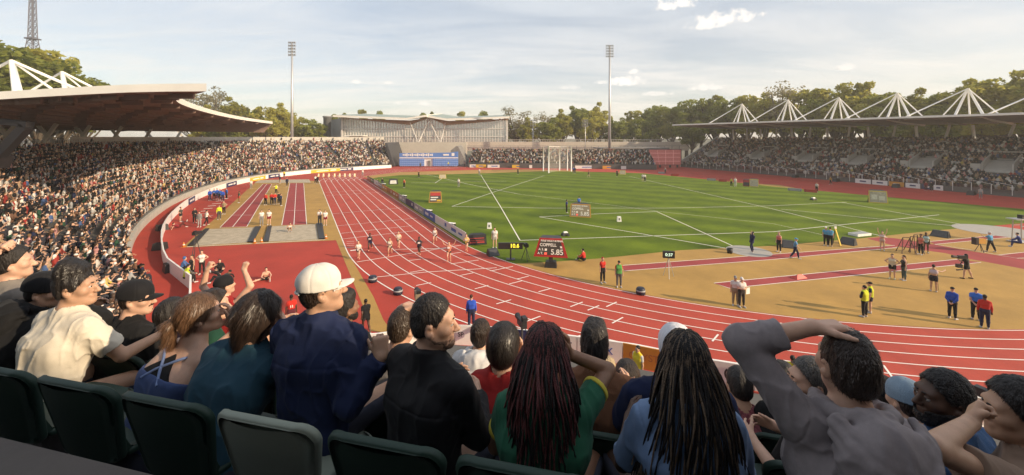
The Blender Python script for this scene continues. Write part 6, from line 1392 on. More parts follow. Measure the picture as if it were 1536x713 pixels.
# outer ring boards: far left, in yellow and navy among white
rr = resample(Rs, .5)
def ring_near(x, y):
    g = G(x, y); i = min(range(len(rr)), key=lambda k: (rr[k] - g).length); return i
def ring_board(x, y, half, m, label, tm=None, text=None, ts=.42, blocks=None, h=.86, group='boards on the ring wall'):
    i = ring_near(x, y); a, b = rr[max(0, i - half)], rr[min(len(rr) - 1, i + half)]; d = (b - a).normalized(); inward = Vector((-d.y, d.x, 0)); 
    if inward.dot(Vector((20, 60, 0)) - a) < 0: inward = -inward
    # the panel's local -y must look at the track
    if d.cross(inward).z > 0: a, b = b, a
    return a, b, inward
for (x, y, hf, m, lab, bl) in [(386, 271, 6, M_yel, 'yellow board on the left ring wall above the runway heads', None), (411, 267, 4, M_navy, 'navy board on the left ring wall right of the yellow one', None), (342, 280, 5, M_navy, 'navy board on the left ring wall beside the blue jacket group', None), (285, 305, 4, M_navy, 'navy board on the left ring wall near the warm up strip', None), (488, 258.5, 9, M_yel, 'long yellow board on the far ring wall behind the lane boxes', None), (519, 256.5, 5, M_navy, 'navy board on the far ring wall behind the sprint lanes', None)]:
    a, b, inw = ring_board(x, y, hf, m, lab); ad_board(a, b, .86, m, lab, inw, off=.09, group='boards on the ring wall', tm=M_wvin, blocks=[(-.12, .5, .4, .3), (.25, .5, .2, .4)])
# near boards with words: the seen face looks at the track side in the picture's foreground, printed on both faces
def near_board(x0, x1, ybase, m, label, text, tm, ts, marks=None, k0=0):
    i0, i1 = ring_near(x0, ybase(x0)), ring_near(x1, ybase(x1)); a, b = rr[i0], rr[i1]; d = (b - a).normalized(); outw = Vector((d.y, -d.x, 0)); c = (a + b) / 2 + outw * .10
    root = empty('advertising_board', (c.x, c.y, .02), math.atan2(d.y, d.x), label, 'advertising board', 'boards on the near ring wall'); l = (b - a).length
    MB().box((0, 0, .46), (l - .05, .05, .94)).build('panel', m, root)
    for (xx, s, sz) in text: text_obj('lettering', s, sz, tm, root, (xx * l, -.032, .48), (R(90), 0, 0), bold=.004)
    return root, l
yb = lambda x: float(np.interp(x, [640, 690, 800, 925, 1085, 1300, 1460], [500, 505, 520, 545, 579, 612, 632]))
near_board(676, 716, yb, M_wvin, 'white board with small black word at the left end of the near wall', [(.25, 'SPORT', .30)], M_black, .3)
near_board(716, 800, yb, M_navy, 'dark navy board on the near wall behind the red shirt woman', [], M_wvin, .3)
near_board(800, 872, yb, M_wvin, 'white board with dark serif word on the near wall behind the brown jacket man', [(.05, 'INVEST', .42)], M_navy, .4)
near_board(872, 934, yb, M_wvin, 'white board with blue word on the near wall right of the brown jacket man', [(.05, 'IMEX', .42)], M_bluev, .4)
near_board(934, 1062, yb, M_orange, 'orange board with dark word on the near wall behind the white cap', [(-.02, 'CRYSTAL STAR', .42)], M_brown, .4)
r_, l_ = near_board(1062, 1120, yb, M_wvin, 'white board with a round black emblem on the near wall', [], M_black, .3)
q = MB()
for k in range(24):
    a0, a1 = 2 * math.pi * k / 24, 2 * math.pi * (k + 1) / 24
    if 0 < k % 8 < 8: q.add([(math.cos(a) * rr_ , -.033, .48 + math.sin(a) * rr_) for a, rr_ in ((a0, .30), (a1, .30), (a1, .23), (a0, .23))], [(0, 1, 2, 3)])
for dx_ in (-.11, 0, .11): q.beam((dx_ * .4, -.034, .28), (dx_, -.034, .62), .055, .006, up=(0, 1, 0))
q.build('emblem', M_black, r_)
near_board(1120, 1300, yb, M_wvin, 'plain white board on the near wall behind the grey hooded man', [], M_black, .3)
near_board(1300, 1480, yb, M_wvin, 'white board with one dark letter on the near wall behind the bearded man', [(.38, 'R', .42)], M_black, .4)
# boards below the far stand and the right stand
for j, (x0, x1, m, lab) in enumerate([(702, 712, M_wvin, 'short white'), (712, 728, M_yel, 'yellow'), (730, 752, M_wvin, 'white'), (768, 792, M_yel, 'second yellow'), (794, 812, M_wvin, 'second white'), (862, 900, M_wvin, 'long white'), (902, 925, M_orange, 'orange'), (928, 963, M_wvin, 'third white')]):
    a, b = G(x0, 253.2), G(x1, 253.2); a.y = b.y = np.interp((x0 + x1) / 2, [702, 985], [128.6, 120.2]); ad_board((a.x, a.y, 0), (b.x, b.y, 0), 1.0, m, lab + ' board along the foot of the far stand', (0, -1, 0), off=.2, group='boards along the foot of the far stand', tm=M_bluev, blocks=[(0, .5, .45, .3)])
for j in range(11):
    i0, i1 = 1.25 + j * .19 * 6 / 6 * 4.2, 0
    f0 = 9.5 + j * .62; a, b = along(f0), along(f0 + .58)
    d = (b - a).normalized(); m = [M_wvin, M_wvin, M_orange, M_wvin, M_navy][j % 5]
    nn = Vector((d.y, -d.x, 0)); a2, b2 = a + nn * .25, b + nn * .25; a2.z = b2.z = 0
    cx = (a2 + b2) / 2; ux, uy = px_of(cx.x, cx.y, .5)
    if ux < 1170 or ux > 1410: continue
    ad_board(a2, b2, .95, m, ordn[j] + ' board from the left along the foot of the right stand', (0, 0, 0), off=0, group='boards along the foot of the right stand', tm=M_navy if m is M_wvin else M_wvin, blocks=[(0, .5, .4, .3)])

# ================================================================== THE FOREGROUND: seats and spectators
M_seat = mat('dark_green_seat_plastic', (.009, .030, .021), .62, .12, 3, bump=.05, bscale=60); M_seatp = mat('pale_green_grey_seat_plastic', (.20, .23, .19), .62, .08, 3, bump=.05, bscale=60)
L1D = Vector((.9757, -.2191, 0)); L1N = Vector((.2191, .9757, 0)); L1P = Vector((-2.11, 2.02, 0))
def rounded(w, h, r, n=6):
    o = []
    for (cx, cy, a0) in ((w / 2 - r, r * .4, -90), (w / 2 - r, h - r, 0), (-w / 2 + r, h - r, 90), (-w / 2 + r, r * .4, 180)):
        rr_ = r if cy > r else r * .4
        for k in range(n + 1): a = R(a0 + 90 * k / n); o.append((cx + math.cos(a) * rr_, cy + math.sin(a) * rr_))
    return o
def seat_shell(w, h, r, th, curve, m, name, parent, tilt=0.0, loc=(0, 0, 0), flat=False):
    ol = rounded(w, h, r); n = len(ol); mb = MB(); vs = []
    rings = [(1.0, 0, 0), (1.0, .5, 0), (.985, 1, .006), (.955, 1, 0)]        # outline shrink, side
    lay = [(.93, -th / 2 - .001), (.975, -th / 2), (1, -th / 2 + .006), (1, th / 2 - .006), (.975, th / 2), (.93, th / 2 + .001)]
    for s_, yy in lay:
        for (x, z) in ol:
            xx, zz = x * (1 - (1 - s_) * .8), h / 2 + (z - h / 2) * (1 - (1 - s_) * .8); vs.append(Vector((xx, yy + curve * (xx / (w / 2)) ** 2, zz)))
    fs = []
    for l in range(len(lay) - 1):
        for k in range(n): fs.append((l * n + k, l * n + (k + 1) % n, (l + 1) * n + (k + 1) % n, (l + 1) * n + k))
    # filled faces as strips so that the curve shows
    for l, rev in ((0, True), (len(lay) - 1, False)):
        half = n // 2; idx = [l * n + k for k in range(n)]; srt = list(range(n)); a, b = 0, n - 1
        L_, R_ = [], []
        ptsr = sorted([k for k in range(n) if ol[k][0] > 0], key=lambda k: ol[k][1] + (k * 1e-6)); ptsl = [n - 1 - k for k in ptsr]
        G_ = 8; base = len(vs); y0 = lay[l][1]
        for q in range(len(ptsr)):
            pr, pl = vs[l * n + ptsr[q]], vs[l * n + ptsl[q]]
            for g in range(1, G_): p = pr.lerp(pl, g / G_); p.y = y0 + curve * (p.x / (w / 2)) ** 2; vs.append(p)
        def vid(q, g): return l * n + ptsr[q] if g == 0 else (l * n + ptsl[q] if g == G_ else base + q * (G_ - 1) + g - 1)
        for q in range(len(ptsr) - 1):
            for g in range(G_): f = (vid(q, g), vid(q, g + 1), vid(q + 1, g + 1), vid(q + 1, g)); fs.append(f if rev is False else f[::-1])
    M = Matrix.Translation(Vector(loc)) @ Matrix.Rotation(tilt, 4, 'X'); mb.add([M @ v for v in vs], fs)
    return mb.build(name, m, parent, True)
def make_seat(m):
    root = empty('stadium_seat', (0, 0, 0), -math.asin(.2191))
    seat_shell(.515, .44, .09, .032, .045, m, 'backrest', root, R(13), (0, -.065, .385))
    seat_shell(.46, .40, .07, .03, .02, m, 'seat', root, R(-93), (0, -.02, .42)); q = MB(); q.box((0, .1, .2), (.06, .08, .40)); q.box((0, .1, .015), (.2, .16, .03)); q.build('bracket', M_dark, root)
    for s in (-1, 1): q = MB(); q.beam((s * .16, .0, .40), (s * .16, -.09, .62), .04, .02); q.build('rib', m, root)
    return root
seat0, seatp = make_seat(M_seat), make_seat(M_seatp); used_s = [0, 0]
SN = {-3: 'green seat beyond the left edge', -2: 'dark green seat cut by the left edge of the picture', -1: 'dark green seat behind the white T-shirt man, at far left', 0: 'dark green seat between white T-shirt man and bare shouldered woman', 1: 'dark green seat behind the teal shirt and the bare shouldered woman', 2: 'pale grey green seat behind the navy jacket man', 3: 'dark green seat behind the black jacket man', 4: 'dark green seat behind the woman with red braids', 5: 'dark green seat low behind the woman with dark braids', 6: 'dark green seat below the grey hooded man', 7: 'dark green seat at the lower right corner'}
for row, jj in ((0, range(-2, 7)), (1, range(-3, 9)), (2, range(-4, 11))):
    for j in jj:
        p = L1P + L1D * (.556 * j) + L1N * (.72 * row) + L1D * (.2 * row); pale = row == 0 and j == 2; i = int(pale)
        o = (seatp if pale else seat0) if not used_s[i] else copy_tree(seat0); used_s[i] = 1; o.location = (p.x, p.y, 8.0 - .365 * row)
        tag(o, SN.get(j) if row == 0 else ('green seat in the second row, under the nearest spectators ahead' if row == 1 else 'green seat in the third row, hidden among spectators'), 'stadium seat', ('nearest row of seats', 'second row of seats', 'third row of seats')[row])

M_hair_fg = {}
def hairmat(name, c, st=(1, 1, .22), rough=.45):
    return mat('hair_' + name, c, rough, .45, 60, bump=.9, bscale=110, stretch=st, spec=.45, detail=3)
HB, HBR, HLB, HGY = hairmat('black', (.010, .008, .007)), hairmat('dark_brown', (.022, .013, .009)), hairmat('light_brown', (.085, .045, .024)), hairmat('grey', (.07, .065, .06))
M_eye = mat('eye_white', (.55, .5, .46), .2, .05, 3); M_iris = mat('iris_brown', (.02, .012, .008), .15, .1, 3); M_lip = {}
def fabric(name, c, rough=.85, bump=.14, bs=420, var=.10, scale=9, sheen=.04): return mat(name, c, rough, var, scale, bump=bump, bscale=bs, spec=.2, sheen=sheen)

def fg(label, hp, Y, yaw=-12.7, lean=.2, side=0, twist=0, head=(0, 0, 0), aL=None, aR=None, hL=None, hR=None, fem=False, h=1.75, skin=0, vox=.007, top=None, hair=None, legs=None, sit=True, wide=1.0, beard=None, eyes=False, z_off=0, group=None, fold=.006, trousers=(.03, .033, .05), kw=None):
    yw = R(yaw); Rz = np.array(Matrix.Rotation(yw, 3, 'Z')); kw = kw or {}
    base = dict(h=h, sit=sit, lean=lean, side=side, twist=twist, head=head, fem=fem, wide=wide, **kw)
    f0 = Fig(**base); Hd = np.array(PY(hp[0], hp[1], Y)); loc = Hd - Rz @ f0.hc
    loc_of = lambda x, y, Yd: Rz.T @ (np.array(PY(x, y, Yd)) - loc)
    cal = lambda a: (a(f0, loc_of) if callable(a) else a)
    f = Fig(armL=cal(aL), armR=cal(aR), **base); k = f.k; H = f.H; up = f.T[:, 2]
    root = empty('person', loc, yw, label, 'person', group); print('FG', label[:40], 'tread z %.2f' % loc[2], 'xy %.2f %.2f' % (loc[0], loc[1]))
    hands = []
    for sd, hs in ((-1, hL), (1, hR)):
        hs = hs(f) if callable(hs) else hs; d = nrm(f.wr[sd] - f.el[sd]); hs = hs or {}
        hands += hand_prims(f.wr[sd], hs.get('d', d), hs.get('n', A(-sd, .1, -.2)), k * (.92 if fem else 1.0), hs.get('curl', .35), hs.get('spread', .10), sd * hs.get('flip', 1), hs.get('thumb', .5), tl=hs.get('tl', 1.0))
    hd = f.head_prims(True); allp = f.limbs + hd + hands
    bl = [p for p in allp]
    def fb(P): return smax(union(bl, P), -f.head_cut(P), .008 * k)
    lo, hi = pbounds(bl, .02); V, Q = surf(fb, lo, hi, vox); np_mesh('body', V, Q, M_skin[skin], root)
    g = lambda n: [q for q in f.limbs if q.g.startswith(n)]
    tors, trap, ua, fa = g('torso'), g('trap'), g('uarm'), g('farm'); nk = [q for q in f.limbs if q.g == 'neck'][0]
    # ---- clothes
    t = dict(top); m = t['m']; kind = t.get('kind', 'tee'); e = t.get('e', .013 if kind in ('tee', 'tank') else .020); sl = t.get('sleeve', .62)
    tp = [q.grown(e) for q in tors]
    if kind != 'tank': tp += [q.grown(e * .75) for q in trap]
    if sl > 0:
        for q in ua: tp.append(cutlimb(q, sl, e + .004) if sl < 1 else q.grown(e + .002))
        if sl >= 1: tp += [cutlimb(q, min(1, sl - 1 + .0001) if sl < 2 else .97, e + .003) for q in fa]
    if kind in ('jacket', 'blazer', 'denim'): tp.append(cap(nk.a, nk.a + (nk.b - nk.a) * t.get('collar', .45), nk.ra + .022, nk.rb + .024, 'col', .02, clip=[(nk.a + (nk.b - nk.a) * t.get('collar', .45), nrm(nk.b - nk.a))]))
    if kind == 'hood':
        n0 = f.neck; Tm = f.T
        for i_ in range(14):
            a0, a1 = [-2.6 + 5.2 * (i_ + q_) / 14 for q_ in (0, 1)]
            fn2 = lambda a_: n0 + Tm @ (A(math.sin(a_) * .108, -math.cos(a_) * .100 - .012, .078 - .005 * math.cos(a_) - .05 * (1 - math.cos(a_)) * .4) * k)
            tp.append(cap(fn2(a0), fn2(a1), .026 * k, .026 * k, 'hood', .008))
        tp.append(ell(n0 + Tm @ (A(0, -.150, -.045) * k), A(.155, .075, .140) * k, Tm, 'hood', .014))
        for i_, (w_, z0_, dz_, y_) in enumerate([(.120, .075, .085, .205), (.140, .06, .120, .226), (.145, .03, .145, .226), (.130, -.01, .160, .205)]):
            fa_ = lambda a_: n0 + Tm @ (A(math.sin(a_) * w_, -.085 - (y_ - .085) * math.cos(a_) ** .8, z0_ - dz_ * math.cos(a_) ** 1.5) * k)
            for q_ in range(8):
                a0, a1 = -1.45 + 2.9 * q_ / 8, -1.45 + 2.9 * (q_ + 1) / 8; tp.append(cap(fa_(a0), fa_(a1), .015 * k, .015 * k, 'hood', .012))
    cutn = cap(nk.a - up * .0 + f.T[:, 1] * .01, nk.a + (nk.b - nk.a) * 1.6, t.get('neck', .066) * k, .075 * k)
    zb = f.pel - up * .08 * k; ztop = None
    if kind == 'tank': ztop = f.chest + up * t.get('rise', .02) * k
    sc1, sc2 = 9.0, 23.0; FM = np.array([[.8, .5, .0], [-.5, .8, .2], [.1, -.2, .45]])
    seams = [(q.a + (q.b - q.a) * .06, nrm(nrm(q.b - q.a) * .55 + f.T[:, 0] * (1 if q.g.endswith('-1') is False else -1) * .8), .12) for q in ua] if sl > 0 else []
    if kind in ('jacket', 'blazer', 'denim'): seams.append((f.chest, f.T[:, 0], .6) if kind == 'blazer' else (f.shl - up * .09 * k, up, .25))
    def ft(P):
        d = union(tp, P); w = P + .02 * np.stack([vnoise(P, 9), vnoise(P + 5.3, 9), vnoise(P + 9.1, 9)], 1)
        rg = 1 - np.abs(vnoise(w * A(1.0, 1.0, .55), sc1)); r2 = 1 - np.abs(vnoise(w @ FM + 7.7, 17)); d = d - fold * 1.5 * (rg ** 4 - .3) - fold * .9 * (r2 ** 5 - .2) - fold * .3 * vnoise(w * A(1, 1, .7), sc2 * 1.6)
        for (pt, nn_, rad_) in seams: q_ = P - pt; d = d + .0035 * np.exp(-((q_ @ nn_) / .0035) ** 2) * (np.abs(q_).max(1) < rad_)
        d = np.maximum(d, -((P - zb) @ up))
        if kind in ('tee', 'hood'): d = np.maximum(d, -cutn.d(P))
        if kind in ('blazer',): d = np.maximum(d, -(cutn.d(P) + .004))
        if ztop is not None: d = np.maximum(d, (P - ztop) @ up)
        return d
    lo, hi = pbounds(tp, .03); V, Q = surf(ft, lo, hi, vox); nm = {'tee': 'shirt', 'tank': 'top', 'jacket': 'jacket', 'blazer': 'jacket', 'denim': 'shirt', 'hood': 'hooded_top'}[kind]
    body_top = np_mesh(nm, V, Q, m, root)
    if t.get('trim') is not None:
        tr = []
        for q in ua:
            p0, p1 = q.a + (q.b - q.a) * (sl - .07), q.a + (q.b - q.a) * (sl + .012); rr_ = q.ra + (q.rb - q.ra) * sl + e + .008; tr.append(cap(p0, p1, rr_, rr_, 'trim', 0, clip=[(p1, nrm(q.b - q.a)), (p0, -nrm(q.b - q.a))]))
        for q in tr: sdf_part('cuff', lambda P, q=q: q.d(P), [q], vx_(vox), t['trim'], body_top)
    if kind == 'tee':                                                            # ribbed collar
        n0 = nk.a + (nk.b - nk.a) * .18; ax = nrm(nk.b - nk.a); mb_ = MB(); pts = []; X = f.T[:, 0]; Yv = np.cross(ax, X); rr_ = t.get('neck', .066) * k + .002
        for i_ in range(25):
            a_ = 2 * math.pi * i_ / 24; pts.append(Vector(n0 + X * math.cos(a_) * rr_ + Yv * math.sin(a_) * rr_ * 1.02 + ax * (-.018 * math.sin(a_) * -1 * .0) + f.T[:, 1] * .004))
        mb_.tube(pts, .008 * k, 6, False); mb_.build('collar', t.get('collar_m', m), body_top, True)
    if kind == 'blazer' and t.get('under'):
        cc = cap(nk.a + (nk.b - nk.a) * .1, nk.a + (nk.b - nk.a) * .55, nk.ra + .010, nk.rb + .014, clip=[(nk.a + (nk.b - nk.a) * .55, nrm(nk.b - nk.a))]); sdf_part('shirt_collar', lambda P: cc.d(P), [cc], vox, t['under'], root)
    bt = [q.grown(.02) for q in tors[:1]] + [q.grown(.018) for q in g('thigh')] + [q.grown(.018) for q in g('shin')]
    wz = f.pel + up * .03
    sdf_part('trousers', lambda P: np.maximum(union(bt, P), (P - wz) @ up), bt, .022, fabric('dark_trouser_cloth', trousers), root)
    for sd in (-1, 1): sp = [q.grown(.012) for q in f.limbs if q.g == 'foot%d' % sd]; sdf_part('shoe', lambda P, sp=sp: union(sp, P), sp, .02, M_black, root)
    if hair: hair(f, root, vox)
    # ---- face
    if eyes:
        for sd in (-1, 1):
            e0 = H(sd * .031, .0805, .003); q = MB(); q.lathe((0, 0, 0), [(.0127 * k * math.cos(a_), .0127 * k * math.sin(a_)) for a_ in np.linspace(-1.5, 1.5, 9)], 12); q.v = [v + Vector(e0) for v in q.v]; eo = q.build('eye', M_eye, root, True)
            gz = f.HM @ nrm(A(0, 1, -.05)); ic = e0 + gz * .0085 * k; q = MB(); q.lathe((0, 0, 0), [(.0062 * k * math.cos(a_), .0062 * k * math.sin(a_)) for a_ in np.linspace(-1.5, 1.5, 7)], 10); q.v = [v + Vector(ic) for v in q.v]; q.build('iris', M_iris, eo, True)
            br = cap(H(sd * .014, .0935, .024), H(sd * .048, .079, .029), .0046 * k, .003 * k); sdf_part('eyebrow', lambda P, br=br: br.d(P), [br], .003, HB, root)
            ld = ell(e0 + f.HM @ (A(0, .002, .004) * k), A(.0145, .0135, .0105) * k, f.HM, clip=[(e0 + f.HM @ (A(0, 0, .004) * k), f.HM @ A(0, 0, -1.0))]); sdf_part('eyelid', lambda P, ld=ld: ld.d(P), [ld], .003, M_skin[skin], root)
    if beard: beard(f, root, vox, [p for p in hd if p.g == 'head'])
    globals()['_last'] = (root, f)
    return root, f
vx_ = lambda v: max(v * .7, .004)
def strands(o, f, m2, n, ln, wd, lift, seed=1, down=.0, whorl=(0, -.05, .14), comb=None, m1=None, fall=None):
    me = o.data; nv = len(me.vertices); co = np.zeros(nv * 3, np.float32); me.vertices.foreach_get('co', co); co = co.reshape(-1, 3).astype(float); no = np.zeros(nv * 3, np.float32); me.vertex_normals.foreach_get('vector', no); no = no.reshape(-1, 3).astype(float)
    r = np.random.default_rng(seed); idx = r.integers(0, nv, n); p = co[idx] + r.normal(size=(n, 3)) * .002; q = no[idx]
    if comb is None: w = f.H(*whorl); t = p - w
    else: t = np.tile(np.asarray(comb, float), (n, 1))
    t = t + r.normal(size=(n, 3)) * .012; t = t - q * (t * q).sum(1)[:, None]; t /= np.linalg.norm(t, axis=1)[:, None] + 1e-9; t[:, 2] -= down
    L_ = (ln * r.uniform(.5, 1.25, n) * f.k)[:, None]; s = np.cross(t, q); s /= np.linalg.norm(s, axis=1)[:, None] + 1e-9; W_ = (wd * r.uniform(.6, 1.3, n))[:, None]
    lf_ = (lift * r.uniform(.2, 1.2, n))[:, None]; a = p - q * .002; b = p + t * L_ * .5 + q * (lf_ * .7); c = p + t * L_ + q * lf_ * .6 - q * .002; c[:, 2] -= down * .3 * L_[:, 0]
    V = np.stack([a - s * W_, a + s * W_, b - s * W_, b + s * W_, c - s * W_ * .2, c + s * W_ * .2], 1).reshape(-1, 3); k6 = np.arange(n)[:, None] * 6
    Q = np.concatenate([k6 + [0, 1, 3, 2], k6 + [2, 3, 5, 4]]); np_mesh('strands', V, Q, m2, o, False)
# ---- hair builders
def hz(P, f, amp, fr, st=(1, 1, .3)):                     # strand-like relief in head space
    q = (P - f.hc) @ f.HM; return amp * vnoise(q * A(*st), fr) + amp * .5 * vnoise(q * A(*st) + 3.1, fr * 2.3)
def hair_short(m, th=.007, topx=.012, line=.052, nape=-.05, noise=.004, fr=90, side=1.0, flat=0):
    def b(f, root, vox):
        k, M, H = f.k, f.HM, f.H
        pr = [ell(H(0, -.018, .03), (A(.074, .096, .09) + A(th * side, th, th + topx)) * k, M, 'h', .02), ell(H(0, -.055, -.025), A(.060 + th * .6, .045 + th, .06) * k, M, 'h', .03)]
        if flat: pr.append(cap(H(0, -.05, .10), H(0, .03, .115), .045 * k, .04 * k, 'h', .03, M[:, 0], .02 * k))
        c1 = (H(0, line, .055), M @ nrm(A(0, 1, -.62))); c2 = (H(0, 0, nape), M @ nrm(A(0, .35, -1.0)))
        ear = [(H(s * .085, .012, -.02), .030 * k) for s in (-1, 1)]
        def fn(P):
            d = union(pr, P) - hz(P, f, noise, fr); d = np.maximum(d, (P - c1[0]) @ c1[1] + .3 * noise * vnoise(P, 60)); d = np.maximum(d, (P - c2[0]) @ c2[1])
            for c, r in ear: d = np.maximum(d, r - np.sqrt(((P - c) ** 2).sum(1)))
            return d
        o = sdf_part('hair', fn, pr, max(.0042, vox * .65), m, root)
        if vox < .0085 and th > .005: strands(o, f, lighter(m), 4200, .018, .0007, .0022, 3)
    return b
def lighter(m):
    n = m.name + '_strand'
    if n in MATS: return MATS[n]
    c = m.node_tree.nodes['Mix'].inputs['B'].default_value; return mat(n, tuple(min(1, x * 1.25 + .0015) for x in c[:3]), .38, .3, 40, spec=.6)
def hair_mass(m, prims, noise=.006, fr=42, line=.055, st=(1, 1, .18), sln=.06, slf=.004):
    def b(f, root, vox):
        k, M, H = f.k, f.HM, f.H; pr = prims(f); c1 = (H(0, line, .05), M @ nrm(A(0, 1, -.55)))
        face = ell(H(0, .085, -.045), A(.062, .075, .098) * k, M)
        def fn(P): d = union(pr, P) - hz(P, f, noise, fr, st); d = np.maximum(d, (P - c1[0]) @ c1[1]); return np.maximum(d, -face.d(P))
        o = sdf_part('hair', fn, pr, max(.0045, vox * .65), m, root)
        if vox < .0085: strands(o, f, lighter(m), 5200, sln, .0007, slf * .7, 4, .25 if sln > .04 else .05, (0, .03, .16))
    return b
def pr_dome(f, th=.02, back=.0): k, M, H = f.k, f.HM, f.H; return [ell(H(0, -.022, .032), (A(.074, .096, .09) + th) * k, M, 'h', .02)]
def pr_long(f): k, M, H = f.k, f.HM, f.H; return pr_dome(f, .022) + [cap(H(s * .058, -.035, -.0), H(s * .062, -.025, -.105), .040 * k, .026 * k, 'h', .04) for s in (-1, 1)] + [cap(H(0, -.075, 0), H(0, -.085, -.12), .065 * k, .045 * k, 'h', .04, M[:, 0], .02 * k), cap(H(.05, .05, .075), H(.085, .045, -.02), .02 * k, .012 * k, 'h', .03), cap(H(-.05, .05, .075), H(-.085, .045, -.02), .02 * k, .012 * k, 'h', .03)]
def pr_bob(f): k, M, H = f.k, f.HM, f.H; return pr_dome(f, .026) + [ell(H(0, -.045, -.03), A(.095, .085, .095) * k, M, 'h', .04)]
def pr_pony(f):
    k, M, H = f.k, f.HM, f.H; pr = pr_dome(f, .012) + [ell(H(0, -.05, -.02), A(.072, .06, .06) * k, M, 'h', .03)]
    b = H(0, -.115, .005); pts = [b, H(.0, -.145, -.02), H(-.005, -.15, -.09), H(-.015, -.135, -.17)]
    for a_, c_, r0, r1 in zip(pts, pts[1:], (.016, .030, .030), (.030, .030, .012)): pr.append(cap(a_, c_, r0 * k, r1 * k, 'h', .015))
    return pr
def pr_bun(f): k, M, H = f.k, f.HM, f.H; return pr_dome(f, .008) + [ell(H(0, -.045, .105), A(.075, .075, .055) * k, M, 'h', .03), ell(H(0, -.06, -.02), A(.066, .045, .055) * k, M, 'h', .03), cap(H(0, .02, .12), H(0, -.05, .15), .035 * k, .045 * k, 'h', .03, M[:, 0], .02 * k)]
def pr_curl(f): k, M, H = f.k, f.HM, f.H; return pr_dome(f, .022) + [ell(H(0, -.07, -.02), A(.07, .05, .07) * k, M, 'h', .04)]
def cap_builder(m, hairm, brim=True, open_back=False, brim_len=.075, strap=None, hairth=.008, low=.012):
    def b(f, root, vox):
        hair_short(hairm, hairth, .0, .04, -.055, .002, 90)(f, root, vox)
        k, M, H = f.k, f.HM, f.H
        dm = [ell(H(0, -.018, .04), A(.082, .105, .093) * k, M, 'c', .02), cap(H(0, -.02, low), H(0, -.02, .05), .083 * k, .080 * k, 'c', .05)]
        dm[1].side = nrm(M[:, 1]); dm[1].wa = dm[1].wb = .02 * k
        c2 = (H(0, 0, low), M @ nrm(A(0, -.10, -1.0))); op = ell(H(0, -.125, low + .012), A(.036, .05, .030) * k, M)
        seam = [M @ A(math.cos(a_), math.sin(a_), 0) for a_ in (0.0, 1.047, 2.094)]
        def fn(P):
            d = union(dm, P)
            for s in seam: d = d + .0018 * np.exp(-(((P - H(0, -.018, 0)) @ s) / .004) ** 2)
            d = d - .0015 * vnoise(P, 30); d = np.maximum(d, (P - c2[0]) @ c2[1])
            if open_back: d = np.maximum(d, -op.d(P))
            return d
        cp = sdf_part('cap', fn, dm, max(.0042, vox * .6), m, root)
        q = MB(); q.lathe(tuple(H(0, -.018, .138)), [(.008 * k, -.004), (.009 * k, .002), (.004 * k, .005)], 10); q.build('button', m, cp, True)
        if brim:
            vs, fs, N_ = [], [], 14
            for yy in (0, 1):
                for i in range(N_ + 1):
                    a_ = math.pi * i / N_; x = math.cos(a_) * .078; y0 = .045 + math.sin(a_) * .042; y1 = .045 + math.sin(a_) * (.045 + brim_len)
                    for (x_, y_) in ((x, y0), (x * .98, (y0 + y1) / 2), (x * .93, y1)): vs.append(Vector(H(x_, y_, low + .012 - .022 * (x_ / .078) ** 2 * 1.0 - .10 * max(0, y_ - .09) - (.006 if yy else 0))))
            n3 = (N_ + 1) * 3
            for yy in (0, 1):
                for i in range(N_):
                    for j in range(2): a_ = yy * n3 + i * 3 + j; fq = (a_, a_ + 3, a_ + 4, a_ + 1); fs.append(fq if yy == 0 else fq[::-1])
            for i in range(N_): a_ = i * 3 + 2; fs.append((a_, a_ + 3, n3 + a_ + 3, n3 + a_))
            q = MB(); q.add(vs, fs); q.build('brim', m, cp, True)
        if open_back:
            q = MB(); q.tube([Vector(H(math.sin(a_) * .088, -.018 - math.cos(a_) * .111, low + .004)) for a_ in np.linspace(-.5, .5, 7)], .007 * k, 6); q.build('strap', strap or m, cp, True)
    return b
def braids_builder(m, m2, n, length, seed, rad=.0068, spreadx=.10, every=7):
    def b(f, root, vox):
        k, M, H = f.k, f.HM, f.H; r = np.random.default_rng(seed)
        hair_short(m, .010, .004, .05, -.06, .002, 90)(f, root, vox); mbs = [MB(), MB()]
        for i in range(n):
            a_ = (i + r.random()) / n * 2 * math.pi * .80 + math.pi * (1.5 - .80) ; az = a_    # fan round the back, leaving the face free
            dirx, diry = math.cos(az), math.sin(az); pts = []; p0r = r.uniform(.0, .5)
            for j in range(6):
                ph = (p0r + (1.5 - p0r) * j / 5); e_ = 1.0 + .03 * r.normal() * .4
                pts.append(H(dirx * math.sin(ph) * .094 * e_, -.018 + diry * math.sin(ph) * .116 * e_, .03 + math.cos(ph) * .110 * e_))
            L_ = length * r.uniform(.72, 1.05); base = pts[-1]; out = f.HM @ A(dirx, diry, 0); ang = r.uniform(0, 6.28); sw = r.uniform(.004, .012)
            backp = f.T[:, 1] * -1
            for j in range(1, 14):
                t = j / 13; z = L_ * t; fall = A(0, 0, -z)
                lat = out * (.03 * math.sin(min(1, t * 2) * 1.57)) + f.T[:, 0] * dirx * spreadx * .35 * t; bk_ = backp * (.075 * math.sin(min(1, t * 2.2) * 1.57) if diry < .35 else .02 * t)
                pts.append(base + fall + lat * (.5 if diry > 0 else 1) + bk_ * (.4 + .6 * abs(diry)) + A(math.sin(ang + t * 7 + i) * sw, math.cos(ang * 2 + t * 6) * sw, 0))
            rd = [rad * k * q_ for q_ in ([.8, 1, 1, 1, 1, 1] + [1 + .16 * ((j % 2) * 2 - 1) - .35 * (j / 13) ** 2 for j in range(1, 14)])]
            mbs[1 if i % every == 0 else 0].tube([Vector(p) for p in pts], rd, 6)
        ob = mbs[0].build('braids', m, root, True)
        if mbs[1].v: mbs[1].build('coloured_braids', m2, root, True)
    return b
